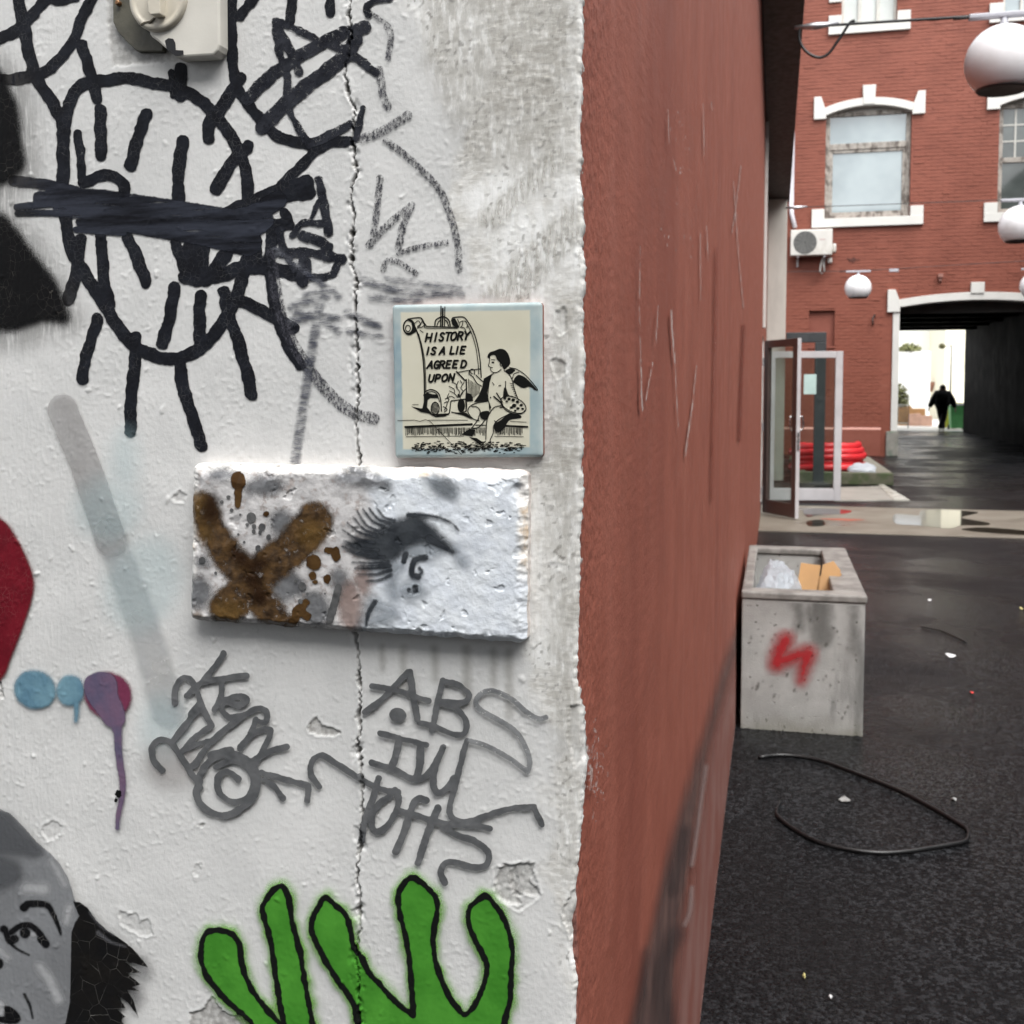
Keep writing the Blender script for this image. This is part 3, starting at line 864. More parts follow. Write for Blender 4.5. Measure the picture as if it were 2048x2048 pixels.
# the paint is gone where plaster broke away
for z, pts, dep, br, sf in CHIPS[1:2] + CHIPS[5:6]:
    g = S.field().poly(z, pts)
    f.D = np.maximum(f.D, -(g.D + chipn))
S.paint('green_hand_graffiti', f, paint_mat('green spray', (.046, .205, .022), (.078, .295, .036), 13, soft=1.2, edge=.8, es=300, rough=.45, bump=.08), front, label='green painted hand with splayed fingers')
f = S.field()
for o_ in (OUT1, OUT1b, OUT2a, OUT2b): f.stroke('I', 27, o_)
for z, pts, dep, br, sf in CHIPS[1:2] + CHIPS[5:6]:
    g = S.field().poly(z, pts)
    f.D = np.maximum(f.D, -(g.D + chipn))
f.D += (uneven * 3.5 + uneven2 * 2.5).astype(np.float32)
S.paint('hand_outline', f, paint_mat('black outline paint', (.008, .009, .008), soft=1.3, edge=1.0, es=300, speck=1.0, rough=.45), front, label='black outline of the green hand')

# painted face, lower left
FACE = [(-200, 230), (0, 250), (100, 290), (200, 390), (300, 510), (400, 590), (480, 680), (540, 780), (580, 900), (600, 970), (632, 1080), (600, 1130), (575, 1200), (568, 1500), (560, 1750), (520, 1930), (480, 2150), (-200, 2150)]
f = S.field().poly('H', FACE)
S.paint('painted_face', f, paint_mat('grey face paint', (.175, .18, .188), (.215, .222, .232), 14, soft=2.2, edge=1.2, es=200, speck=2.5, rough=.5, bump=.1), front, margin=8, label='grey spray-painted portrait face in the lower left corner')
f = S.field().poly('H', [(-200, 260), (60, 290), (180, 400), (330, 560), (300, 620), (150, 600), (-200, 560)], smooth=True).poly('H', [(-200, 620), (100, 640), (180, 760), (60, 860), (-200, 900)], smooth=True)
S.paint('face_shadow', f, paint_mat('dark grey face paint', (.10, .104, .112), soft=14, edge=5, es=60, alpha=.8, rough=.5, bump=0), front, margin=22, label='dark grey bands on the painted forehead')
f = S.field().stroke('H', 80, [(330, 1470), (400, 1570), (470, 1720)]).stroke('H', 90, [(230, 860), (360, 870)]).stroke('H', 60, [(560, 1010), (530, 1120)]).stroke('H', 50, [(20, 1345), (80, 1395)]).ell('H', 275, 1210, 26).ell('H', 5, 1790, 60, 80)
f.stroke('H', 50, [(420, 660), (520, 830)])
S.paint('face_highlight', f, paint_mat('pale face paint', (.40, .405, .415), soft=10, edge=4, es=90, alpha=.85, rough=.5, bump=0), front, margin=16, label='pale highlights on the painted face')
f = S.field().stroke('H', 62, [(205, 1010), (250, 980), (380, 990), (430, 1060), (470, 1150), (490, 1212)], w1=18)
f.stroke('H', 44, [(105, 1200), (180, 1150), (260, 1150), (330, 1210), (380, 1290)]).ell('H', 215, 1205, 40).ell('H', 50, 1175, 32, 28).stroke('H', 22, [(95, 1280), (160, 1330), (245, 1375)], w1=10).ell('H', 130, 1250, 38, 30)
f.stroke('H', 46, [(60, 1180), (90, 1260), (120, 1270)]).ell('H', 5, 1440, 42).stroke('H', 20, [(210, 1680), (250, 1760), (272, 1860)], w1=12).poly('H', [(60, 1770), (130, 1790), (180, 1860), (150, 1900), (60, 1900), (-40, 1870), (-40, 1830), (50, 1850)], smooth=True)
f.stroke('H', 60, [(340, 1250), (375, 1290)])
S.paint('face_features', f, paint_mat('black face paint', (.007, .007, .008), soft=3, edge=1, es=250, speck=3, rough=.4, crack=(.28, .27, .25), crk_s=120), front, margin=9, label='black eyebrow, eye and mouth of the painted face')
f = S.field().ell('H', 1130, 1500, 55, 50).ell('H', 1060, 1680, 60, 80).ell('H', 1120, 1420, 30, 40)
S.paint('hair_overspray', f, paint_mat('grey hair overspray', (.14, .14, .145), soft=18, edge=5, es=100, speck=8, alpha=.55, rough=.5, bump=0), front, margin=26, label='grey spray haze at the hair tips')
HAIR = [(585, 958), (640, 968), (700, 1010), (760, 1100), (850, 1185), (950, 1250), (1040, 1320), (1110, 1400), (1165, 1470), (1060, 1440), (990, 1430), (1110, 1512), (1000, 1512), (1105, 1600), (1040, 1620),
        (1095, 1650), (1000, 1640), (1050, 1720), (1088, 1850), (1010, 1740), (930, 1680), (990, 1780), (930, 1790), (990, 1850), (960, 1870), (990, 1930), (960, 2150), (470, 2150), (520, 1930), (560, 1750), (568, 1500), (575, 1200), (600, 1130), (635, 1075)]
f = S.field().poly('H', HAIR)
S.paint('painted_hair', f, paint_mat('black hair paint', (.0075, .0075, .008), (.011, .010, .009), 20, soft=1.6, edge=1.2, es=300, speck=1.5, rough=.4, crack=(.27, .26, .24), crk_s=62, crk_w=.55), front, margin=6, label='black painted hair beside the face, paint crazed')
f = S.field().stroke('H', 26, [(780, 1200), (870, 1270), (990, 1310)], w1=8).stroke('H', 16, [(720, 1050), (800, 1150), (900, 1220)], w1=6)
S.paint('hair_shine', f, paint_mat('grey hair shine', (.13, .13, .14), soft=4, edge=1, es=200, alpha=.7, rough=.5, bump=0), front, margin=8, label='grey strand painted in the black hair')
# ================================================================== corner building: the long red side wall
Y_END, Y_DOOR0, Y_DOOR1, Y_PIER, Z_EAVE = 12.25, 12.30, 13.92, 17.28, 4.55
t = NT('rust red render')
c = t.mix(t.step(.3, .7, t.noise(7, 4, .6)), (0.3032, 0.09337, 0.06195), (0.3604, 0.1156, 0.07744))
c = t.mix(t.step(.5, .7, t.noise(1.6, 4, .6, (1, 1.4, .25)), 0, .8), c, (0.2688, 0.08003, 0.05421))
c = t.mix(t.step(.55, .75, t.noise(2.3, 5, .65, (1, 2.0, .12)), 0, .6), c, (0.3947, 0.1378, 0.0968))
c = t.mix(t.step(.54, .66, t.noise(260, 3, .75)), c, (0.2288, 0.0658, 0.04337))
rub = t.math('MULTIPLY', t.step(.60, .68, t.noise(9, 4, .6, (1, 1, .35))), t.step(.60, .66, t.noise(330, 3, .7, (1, 1, .55))))
c = t.mix(t.math('MULTIPLY', rub, .75), c, (0.638, 0.396, 0.33))
c = t.mix(t.attr('bare'), c, t.mix(t.step(.4, .6, t.noise(150, 4)), (0.11, 0.0462, 0.0374), (0.2585, 0.1155, 0.0935)))
nb = t.bump(t.noise(330, 4, .65), .5, .0014)
nb = t.bump(t.noise(70, 3, .6), .2, .003, nb)
t.set(c, t.step(.3, .7, t.noise(12, 3), .5, .68), nb, spec=.35)
REDWALL = t.m
# path round the corner (front lip, then along the side), fine near the camera
lip = np.stack([np.linspace(-.03, -.0015, 16), np.full(16, .0045)], -1)
ys = np.concatenate([[.0052], .0065 + np.cumsum(np.geomspace(.0012, .022, 105))])
side = np.stack([np.zeros(len(ys)), ys], -1)
path = np.concatenate([lip, side])
nrmx = np.concatenate([np.zeros(16), np.ones(len(ys))])
nrmy = np.concatenate([-np.ones(16), np.zeros(len(ys))])
vz = np.arange(.62, 1.98, .0021)
A_, Z_ = np.meshgrid(np.concatenate([lip[:, 0], ys]), vz)
near = np.exp(-np.maximum(A_, 0) / .10)
dsp = (.0009 + .0016 * near) * (fbm(A_ / .010, Z_ / .010, 80, 4) - .5) + .0022 * (fbm(A_ / .12, Z_ / .16, 84, 2) - .5) * (1 - near)
dsp += .0016 * near * (fbm(A_ / .03, Z_ / .03, 86, 2) - .6)
fd = sstep(0, .05, Z_ - vz[0]) * sstep(0, .05, vz[-1] - Z_) * (1 - sstep(ys[-1] - .25, ys[-1], A_))
dsp = dsp * fd
SV = np.stack([path[None, :, 0] + nrmx * dsp, path[None, :, 1] + nrmy * dsp, np.broadcast_to(vz[:, None], dsp.shape)], -1)
bare2 = np.clip(np.exp(-np.maximum(A_, 0) / .012) * sstep(.35, .6, fbm(A_ / .012, Z_ / .02, 88, 3)) + (A_ < 0) * .8, 0, 1)
Yn = float(ys[-1])
n0 = SV.shape[0] * SV.shape[1]
R = lambda y0, y1, z0, z1: [(0, y0, z0), (0, y1, z0), (0, y1, z1), (0, y0, z1)]
ex = np.array(R(.0, Yn, 0, vz[0]) + R(0, Yn, vz[-1], 5.4) + R(Yn, Y_DOOR0, 0, 5.4) + R(Y_DOOR0, Y_DOOR1, 2.14, 5.4) + R(Y_DOOR1, Y_PIER + .3, 0, 5.4), float)
verts = np.concatenate([SV.reshape(-1, 3), ex])
quads = np.concatenate([grid_quads(*A_.shape), n0 + np.arange(len(ex)).reshape(-1, 4)])
sidew = link('side_wall', np_mesh('side_wall', verts, quads, {'bare': np.concatenate([bare2.ravel(), np.zeros(len(ex))])}), REDWALL, corner)
sidew['label'] = 'long rust-red rendered wall running back from the corner'

# paint on the side wall: a lattice on the wall plane
gx, gy = np.meshgrid(np.arange(1150, 1515, 2.5), np.arange(-20, 2200, 4.0))
r = _f[None, None] + _r * ((gx - 1024) / F)[..., None] + _u * ((PY0 - gy) / F)[..., None]
k_ = (.0015 - CAM[0]) / r[..., 0]
SW = Surf(CAM + r * k_[..., None], (1, 0, 0))
SW.V[..., 2] = np.maximum(SW.V[..., 2], .003)
SW.PX, SW.PY = gx, gy
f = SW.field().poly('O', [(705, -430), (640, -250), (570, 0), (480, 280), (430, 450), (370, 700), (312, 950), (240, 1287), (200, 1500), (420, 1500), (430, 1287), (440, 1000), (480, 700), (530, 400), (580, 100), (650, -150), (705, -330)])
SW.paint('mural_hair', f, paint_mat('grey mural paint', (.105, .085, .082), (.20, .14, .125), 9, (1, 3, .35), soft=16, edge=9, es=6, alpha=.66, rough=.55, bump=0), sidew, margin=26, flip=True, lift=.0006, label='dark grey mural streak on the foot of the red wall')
f = SW.field().poly('O', [(590, 60), (545, 380), (505, 700), (455, 960), (430, 1287), (420, 1500), (560, 1500), (590, 1000), (640, 560), (690, 100), (740, -300), (690, -250)])
SW.paint('mural_skin', f, paint_mat('pale pink mural paint', (.36, .20, .175), (.30, .125, .10), 5, (1, 3, .3), soft=16, edge=8, es=5, alpha=.75, rough=.55, bump=0), sidew, margin=26, flip=True, lift=.0006, label='pale pink mural paint along the foot of the red wall')
f = SW.field().stroke('O', 22, [(700, 30), (650, 500), (600, 1000), (575, 1290)], w1=40).stroke('O', 14, [(500, 700), (490, 800), (470, 860)]).stroke('O', 14, [(560, 180), (520, 480), (500, 600)])
SW.paint('mural_highlight', f, paint_mat('greyish mural highlight', (.47, .36, .34), soft=6, edge=4, es=8, alpha=.62, rough=.55, bump=0), sidew, margin=10, flip=True, lift=.0006, label='light streaks in the mural on the red wall')
f = SW.field().stroke('O', 70, [(395, 1330), (370, 1100), (390, 980), (430, 900)]).stroke('O', 46, [(470, 460), (450, 560), (420, 700)]).stroke('O', 26, [(262, 1290), (285, 1100), (300, 980)])
SW.paint('mural_shadow', f, paint_mat('dark mural paint', (.050, .043, .045), (.09, .075, .075), 10, (1, 3, .35), soft=16, edge=8, es=7, alpha=.42, rough=.55, bump=0), sidew, margin=26, flip=True, lift=.0006, label='dark strands in the mural on the red wall')
f = SW.field()
for w, p in [(4, [(337, 950), (335, 1200), (341, 1390)]), (6.5, [(341, 1390), (343, 1500), (347, 1588)]), (4.5, [(360, 1550), (372, 1480), (388, 1400)]), (7, [(460, 1200), (466, 1300), (475, 1400)]), (3.5, [(475, 1400), (482, 1540), (488, 1650)]),
             (6, [(515, 1762), (530, 1660), (545, 1560)]), (3.5, [(545, 1560), (560, 1410)]), (3.5, [(706, 700), (725, 980), (745, 1190)]), (3.5, [(586, 400), (590, 600)]), (3.5, [(448, 425), (452, 560)]), (3.5, [(600, 870), (606, 1010)]),
             (3.5, [(410, 1180), (398, 1340)]), (3.2, [(618, 395), (622, 430)]), (3.5, [(575, 900), (577, 1160)]), (4, [(470, 620), (480, 660)]), (3.5, [(735, 640), (715, 800), (700, 900)]), (3.5, [(822, 770), (818, 870)])]:
    f.stroke('P', w, p, smooth=False)
for k in range(45):
    x, y = random.gauss(470, 60), random.uniform(420, 1000)
    f.stroke('P', random.uniform(2, 4), [(x, y), (x + random.uniform(-1, 1), y + random.uniform(2, 14))])
for k in range(150):
    x, y = random.gauss(150, 26), random.gauss(2960, 75)
    f.stroke('P', random.uniform(2, 4.5), [(x, y), (x + random.uniform(-1, 1), y + random.uniform(2, 16))])
SW.paint('wall_scratches', f, paint_mat('scratched paint', (.50, .40, .37), soft=1.2, edge=.9, es=60, dry=.45, ds=90, rough=.7, bump=0), sidew, margin=3, flip=True, lift=.0006, label='pale scratches in the red wall', kind='stuff')
f = SW.field()
for w, p in [(7, [(638, 960), (632, 1300), (625, 1600), (620, 1932)]), (12, [(745, 1260), (735, 1500), (728, 1700)])]:
    f.stroke('P', w, p, smooth=False)
SW.paint('wall_drips', f, paint_mat('dark red drip', (.20, .045, .03), soft=4, edge=2, es=20, alpha=.6, rough=.5, bump=0), sidew, margin=7, flip=True, lift=.0006, label='dark red runs down the side wall')

# eave, pier, trim, jambs, reveal
BROWN = pmat('dark brown boards', (.020, .012, .010), .6, .2, 8, .2, 90)
CREAM = pmat('cream painted render', (.50, .485, .44), .6, .05, 3, .1, 120, stain=(.40, .385, .35), ss=2, st=(1, 1, .3))
WHITEP = pmat('white trim paint', (.66, .65, .62), .5, .05, 3, .08, 90, stain=(.50, .48, .44), ss=3)
eave = MB().box(.002, .335, .02, Y_PIER + .34, Z_EAVE, 5.5).build('eave', BROWN, corner, bevel=.01, label='dark brown boxed eave over the red wall')
MB().box(-5, .34, -.02, Y_PIER + .36, 5.5, 5.62).build('roof', pmat('roof felt', (.03, .03, .032), .7), corner)
MB().box(.002, .30, Y_PIER - .02, Y_PIER + .30, .02, Z_EAVE - .003).build('pier', CREAM, corner, bevel=.01, label='cream pier under the far end of the eave')
MB().box(.001, .035, Y_END - .16, Y_END + .02, 2.2, Z_EAVE - .004).build('corner_board', WHITEP, corner, bevel=.004, label='white trim board near the end of the red wall')
MB().box(-.25, -.002, Y_DOOR0 - .06, Y_DOOR0, 0, 2.2).box(-.25, -.002, Y_DOOR1, Y_DOOR1 + .06, 0, 2.2).box(-.25, -.003, Y_DOOR0, Y_DOOR1, 2.14, 2.2).build('door_casing', WHITEP, corner)
MB().box(-3, -.26, Y_DOOR0 - .5, Y_DOOR1 + .6, -.02, .02).box(-3.02, -3, Y_DOOR0 - .5, Y_DOOR1 + .6, 0, 2.6).build('hallway', pmat('dim hallway', (.10, .09, .085), .6), corner)
MB().box(-5, -.01, Y_PIER + .28, Y_PIER + .30, 0, 5.4).build('end_wall', REDWALL, corner)

# ------------------------------------------------------------------ glass doors, standing open
ALU = pmat('silver grey aluminium', (.50, .48, .49), .38, .06, 6, .05, 200)
BRZ = pmat('brown aluminium', (.095, .068, .062), .42, .12, 6, .05, 200)
STEEL = pmat('brushed steel', (.55, .55, .55), .25, .06, 20, metal=1.0)
tg = NT('door glass')
gb = tg.n('BsdfGlossy'); gb.inputs['Roughness'].default_value = .03
tb = tg.n('BsdfTransparent'); tb.inputs['Color'].default_value = (.80, .84, .82, 1)
mx = tg.n('MixShader')
lw0 = tg.n('LayerWeight'); lw0.inputs['Blend'].default_value = .5
tg.l(tg.math('ADD', tg.math('MULTIPLY', tg.math('POWER', lw0.outputs['Facing'], 4.0), .6), tg.step(.3, .7, tg.noise(3, 3), .02, .06)), mx.inputs[0]); tg.l(tb.outputs[0], mx.inputs[1]); tg.l(gb.outputs[0], mx.inputs[2]); tg.l(mx.outputs[0], tg.out.inputs[0])
GLASS = tg.m


def door(x, y, ang, wid, hgt, face, label, stile=.075, top=.085, bot=.16, lock=False, z0=.03):
    """a glazed door leaf in its own frame: hinge at the origin, leaf along local +x"""
    d = MB()
    T = .022
    d.box(0, stile, -T, T, 0, hgt).box(wid - stile, wid, -T, T, 0, hgt).box(stile, wid - stile, -T + .002, T - .002, hgt - top, hgt).box(stile, wid - stile, -T + .002, T - .002, 0, bot)
    o = d.build('door', face, corner, loc=(x, y, z0), bevel=.004, label=label)
    o.rotation_euler = (0, 0, ang)
    MB().box(stile - .005, wid - stile + .005, -.004, .004, bot - .005, hgt - top + .005).build('glass_pane', GLASS, o)
    MB().box(stile, stile + .012, -T - .004, T + .004, bot, hgt - top).box(wid - stile - .012, wid - stile, -T - .004, T + .004, bot, hgt - top).build('glazing_bead', BRZ if face is BRZ else ALU, o)
    MB().box(wid, wid + .006, -T - .001, T + .001, 0, hgt).build('edge_strip', ALU, o)
    if lock:
        for s_ in (-1, 1):
            pts = [(wid - .035, s_ * T, 1.00), (wid - .035, s_ * (T + .055), 1.00)] + [(wid - .035, s_ * (T + .055 + .012 * sin(a)), 1.0 + .15 * a / pi) for a in np.linspace(.3, pi - .3, 6)] + [(wid - .035, s_ * (T + .055), 1.15), (wid - .035, s_ * T, 1.15)]
            MB().tube(pts, .009, 8).build('pull_handle', STEEL, o, smooth=True)
        MB().box(wid + .005, wid + .010, -.013, .013, .76, .98).build('lock_plate', STEEL, o, bevel=.002)
        for q_ in (.80, .90): MB().box(wid + .009, wid + .014, -.006, .006, q_, q_ + .035).build('latch', BRZ, o)
    for zz_ in (.25, hgt / 2, hgt - .25):
        MB().tube([(-.012, -T, zz_ - .05), (-.012, -T, zz_ + .05)], .012, 8).build('hinge', ALU, o)
    return o


d1 = door(.04, 12.36, math.atan2(11.80 - 12.36, .385 - .04), .70, 2.03, BRZ, 'brown glazed door leaf standing half open, its edge towards us', lock=True)
d2 = door(.06, 13.88, math.atan2(14.02 - 13.88, 1.0 - .06), .95, 1.96, ALU, 'silver glazed door leaf standing open square to the wall')
MB().box(.46, .62, -.0135, -.0115, 1.40, 1.66).build('door_notice', pmat('pale green notice', (.42, .55, .52), .6), d2)
# ================================================================== things fixed to the plaster
def slab(corners, Yf, n1, n2, rad, wob):
    """vertex lattice over a quad of photo pixels (TL, TR, BR, BL) on the plane y = Yf, corners rounded"""
    P = [at(1, Yf, *c) for c in corners]
    a, b = np.meshgrid(np.linspace(-1, 1, n1), np.linspace(-1, 1, n2))
    r = rad
    ax, ay = np.abs(a), np.abs(b)
    dx, dy = np.clip((ax - (1 - r)) / r, 0, 1), np.clip((ay - (1 - r)) / r, 0, 1)
    k = np.where((dx > 0) & (dy > 0), np.maximum(dx, dy) / (np.hypot(dx, dy) + 1e-9), 1)
    a2 = np.where((dx > 0) & (dy > 0), np.sign(a) * (1 - r + r * dx * k), a)
    b2 = np.where((dx > 0) & (dy > 0), np.sign(b) * (1 - r + r * dy * k), b)
    s, t_ = (a2 + 1) / 2, (1 - b2) / 2
    B = lambda i: (P[0][i] * (1 - s) + P[1][i] * s) * (1 - t_) + (P[3][i] * (1 - s) + P[2][i] * s) * t_
    X, Z = B(0), B(2)
    hw = abs(P[1][0] - P[0][0]) / 2
    hh = abs(P[0][2] - P[3][2]) / 2
    return X, Z, a, b, np.minimum((1 - ax) * hw, (1 - ay) * hh)


def side_strip(X, Y, Z, depth_y, n=4, shrink=.0):
    """side faces from the rim of a lattice back to the wall"""
    idx = [(0, j) for j in range(X.shape[1])] + [(i, X.shape[1] - 1) for i in range(1, X.shape[0])] + [(X.shape[0] - 1, j) for j in range(X.shape[1] - 2, -1, -1)] + [(i, 0) for i in range(X.shape[0] - 2, 0, -1)]
    rim = np.array([(X[i], Y[i], Z[i]) for i in idx])
    rings = [np.stack([rim[:, 0], rim[:, 1] + (depth_y - rim[:, 1]) * k / n, rim[:, 2]], -1) for k in range(n + 1)]
    V = np.stack(rings)                       # (n+1, m, 3)
    m = len(idx)
    q = [(k * m + j, k * m + (j + 1) % m, (k + 1) * m + (j + 1) % m, (k + 1) * m + j) for k in range(n) for j in range(m)]
    return V.reshape(-1, 3), np.array(q)


# ------------------------------------------------------------------ art tile
TT = .0085
TC = [(783.0, 609.5), (1083.5, 603.5), (1085.0, 914.5), (789.0, 916.5)]
c0 = at(1, 0, *TC[3])
tile = empty('art_tile', (0, 0, 0))
tag(tile, 'square cream ceramic tile with blue rim, printed with a winged cherub and lettered scroll', 'tile')
X, Z, a, b, de = slab(TC, -TT, 150, 150, .05, 0)
rr_ = .0035
hgt = TT - np.where(de < rr_, rr_ * .8 * (1 - np.sqrt(np.clip(1 - (1 - de / rr_) ** 2, 0, 1))), 0) + .00025 * (vn(X / .02, Z / .02, 3) - .5)
creamf = Field(*proj(X, -hgt, Z)).poly('E', [(222, 240), (1612, 214), (1608, 1690), (245, 1712)])
t = NT('tile glaze')
rim_c = t.mix(t.step(.35, .65, t.noise(30, 3)), (.33, .42, .44), (.46, .52, .51))
rim_c = t.mix(t.step(.55, .75, t.noise(18, 3)), rim_c, (.23, .33, .38))
d_ = t.math('MULTIPLY_ADD', t.math('SUBTRACT', t.noise(90, 3), .5), 3.0, t.attr('cream'))
cc = t.mix(t.step(-2.5, 2.0, d_), t.mix(t.step(.3, .7, t.noise(25, 3)), (.60, .575, .455), (.64, .615, .50)), rim_c)
t.set(cc, .22, t.bump(t.noise(60, 2), .08, .002), spec=.5)
q = grid_quads(150, 150)
glz = link('glaze', np_mesh('glaze', np.stack([X, -hgt, Z], -1).reshape(-1, 3), q, {'cream': creamf.D}), t.m, tile)
V, q = side_strip(X, -hgt, Z, .0012)
link('clay_body', np_mesh('clay_body', V, q), pmat('terracotta', (.22, .085, .06), .75, .2, 60, .3, 300, .001), tile)

X, Z, a, b, de = slab([(792, 613), (1078, 608), (1078, 908), (796, 910)], -TT - .00018, 560, 590, .01, 0)
ST = Surf(np.stack([X, np.full_like(X, -TT - .00035), Z], -1), (0, -1, 0))
black = paint_mat('printed black', (.010, .010, .009), soft=.42, edge=.12, es=1500, rough=.3, bump=0)
f = ST.field()
K = lambda w, p, **k: f.stroke('E', w, p, **k)
G_ = lambda p, s=True: f.poly('E', p, smooth=s)
# scroll
K(15, [(300, 315), (350, 355), (392, 435), (432, 560), (460, 720), (474, 900), (478, 1110)]); K(8, [(415, 470), (455, 620), (482, 780), (492, 1000), (492, 1090)])
f.ring('E', 15, 312, 398, 60, 80); f.ring('E', 10, 300, 412, 26, 34); G_([(335, 330), (375, 395), (392, 440), (330, 475), (285, 470), (262, 430), (285, 455), (325, 450), (345, 400)])
K(12, [(300, 312), (370, 300), (440, 300), (470, 345), (500, 390)]); K(11, [(500, 390), (840, 400)]); K(7, [(440, 305), (480, 380), (505, 408), (830, 410)])
K(12, [(768, 330), (780, 300), (830, 290), (900, 292), (950, 350), (1000, 440), (1040, 560), (1070, 720), (1082, 860), (1086, 940)]); K(8, [(920, 335), (985, 470), (1030, 620), (1052, 780), (1060, 900)])
G_([(770, 325), (800, 303), (828, 345), (843, 398), (800, 390), (776, 370)]); K(8, [(845, 400), (850, 360), (832, 312)])
for p in ([(375, 355), (410, 330), (432, 365), (402, 392), (440, 402), (482, 372)], [(400, 410), (430, 380), (450, 340), (470, 330)], [(430, 430), (448, 445), (462, 455)], [(858, 345), (888, 332), (882, 380), (862, 402)],
          [(900, 330), (925, 345), (942, 392), (925, 398)], [(872, 400), (905, 408), (920, 442), (905, 440)]): K(8, p)
K(12, [(655, 170), (650, 390)]); K(10, [(697, 180), (692, 390)]); K(18, [(674, 200), (670, 390)]); K(14, [(588, 390), (598, 325), (650, 292), (700, 292), (742, 330), (754, 390)]); K(10, [(610, 390), (625, 345), (650, 325)]); K(12, [(735, 385), (720, 340), (700, 325)])
# lettering
FONT = {'H': [[(0, 0), (0, 1)], [(.8, 0), (.8, 1)], [(0, .5), (.8, .5)]], 'I': [[(0, 0), (0, 1)]], 'S': [[(.62, .88), (.4, 1), (.12, .9), (.1, .68), (.35, .52), (.6, .36), (.58, .1), (.3, 0), (.02, .12)]],
        'T': [[(.0, 1), (.8, 1)], [(.4, 1), (.4, 0)]], 'O': [[(.4, 1), (.08, .8), (.02, .4), (.2, .03), (.5, .02), (.78, .25), (.82, .65), (.65, .95), (.4, 1)]],
        'R': [[(0, 0), (0, 1)], [(0, 1), (.5, .98), (.66, .78), (.5, .54), (.0, .48)], [(.3, .5), (.75, 0)]], 'Y': [[(0, 1), (.38, .5)], [(.8, 1), (.38, .5), (.3, 0)]],
        'A': [[(-.05, 0), (.45, 1)], [(.45, 1), (.75, 0)], [(.15, .36), (.64, .36)]], 'L': [[(0, 1), (0, 0)], [(0, 0), (.6, .02)]], 'E': [[(0, 0), (0, 1)], [(0, 1), (.62, 1)], [(0, .52), (.5, .52)], [(0, 0), (.62, 0)]],
        'G': [[(.72, .85), (.45, 1), (.12, .85), (.02, .4), (.2, .05), (.5, 0), (.72, .2), (.72, .45)], [(.42, .45), (.74, .45)]], 'D': [[(0, 0), (0, 1)], [(0, 1), (.45, .95), (.74, .6), (.66, .2), (.35, .02), (0, 0)]],
        'U': [[(0, 1), (.02, .3), (.2, .02), (.5, .04), (.68, .3), (.72, 1)]], 'P': [[(0, 0), (0, 1)], [(0, 1), (.5, .98), (.66, .76), (.5, .5), (0, .46)]], 'N': [[(0, 0), (0, 1)], [(0, 1), (.68, 0)], [(.68, 0), (.7, 1)]]}
LET = Field(ST.PX, ST.PY)
for txt, xs, yb0, yb1, hh in [('HISTORY', [488, 590, 632, 694, 755, 832, 898], 552, 530, 84), ('ISALIE', [506, 545, 640, 752, 820, 862], 692, 682, 76), ('AGREED', [508, 576, 638, 708, 780, 868], 840, 832, 76), ('UPON', [520, 592, 660, 738], 985, 976, 74)]:
    for i, ch in enumerate(txt):
        yb = yb0 + (yb1 - yb0) * (xs[i] - xs[0]) / (xs[-1] - xs[0])
        for st_ in FONT[ch]:
            LET.stroke('E', 21, [(xs[i] + p[0] * 66 + p[1] * hh * .22, yb - p[1] * hh) for p in st_])
# foot of the scroll
K(12, [(470, 1130), (490, 1090), (550, 1068), (620, 1100), (650, 1170), (660, 1300)]); K(8, [(500, 1102), (560, 1090), (612, 1122), (640, 1200)])
G_([(470, 1125), (505, 1100), (560, 1118), (622, 1122), (622, 1160), (540, 1158), (512, 1180), (500, 1300), (448, 1308), (470, 1200)], False)
f.ring('E', 12, 592, 1270, 42, 66); 
for k in range(5): K(8, [(565 + k * 13, 1215 + abs(k - 2) * 8), (562 + k * 13, 1325 - abs(k - 2) * 8)])
K(11, [(535, 1325), (600, 1360), (700, 1350), (745, 1320), (762, 1190), (920, 1170), (926, 1300), (850, 1330), (770, 1310)], smooth=False)
f.ell('E', 872, 1240, 40, 74); f.ring('E', 9, 905, 1240, 26, 70)
for p in ([(690, 1212), (722, 1200), (712, 1250), (690, 1290)], [(715, 1160), (740, 1170), (730, 1200)], [(680, 1250), (720, 1280), (690, 1310)]): K(9, p)
G_([(335, 1248), (440, 1272), (505, 1258), (560, 1330), (440, 1308), (380, 1275)], False); K(6, [(350, 1230), (412, 1230)])
G_([(540, 1330), (640, 1362), (740, 1340), (740, 1322), (620, 1330)], False); G_([(780, 1310), (930, 1320), (1000, 1390), (900, 1350)], False)
for p in ([(840, 980), (818, 1040), (852, 1090), (842, 1150)], [(748, 1082), (800, 1112), (832, 1152)], [(902, 990), (868, 1050), (892, 1092), (852, 1152)], [(742, 1035), (792, 1062), (802, 1102)], [(775, 990), (815, 1010), (832, 1050)],
          [(922, 1060), (872, 1112), (862, 1162)], [(700, 1170), (760, 1140), (800, 1160)], [(860, 970), (880, 1000)], [(740, 1110), (720, 1150)]): K(8, p)
f.ell('E', 845, 1130, 14, 18)
# easel, brush, hand
K(15, [(820, 875), (912, 970)]); K(9, [(845, 882), (950, 862), (1082, 846)]); K(14, [(925, 960), (935, 1180)])
for k in range(9): K(6, [(950 + k * 15, 955 + k * 10), (958 + k * 13, 1190 - k * 10)])
G_([(920, 1100), (985, 1120), (1000, 1190), (915, 1200)], False)
K(10, [(1110, 985), (1080, 962), (1030, 912)]); K(10, [(1092, 1032), (1040, 1000), (1000, 935), (955, 895), (978, 850), (1012, 862), (1012, 905)]); K(9, [(960, 870), (990, 900)])
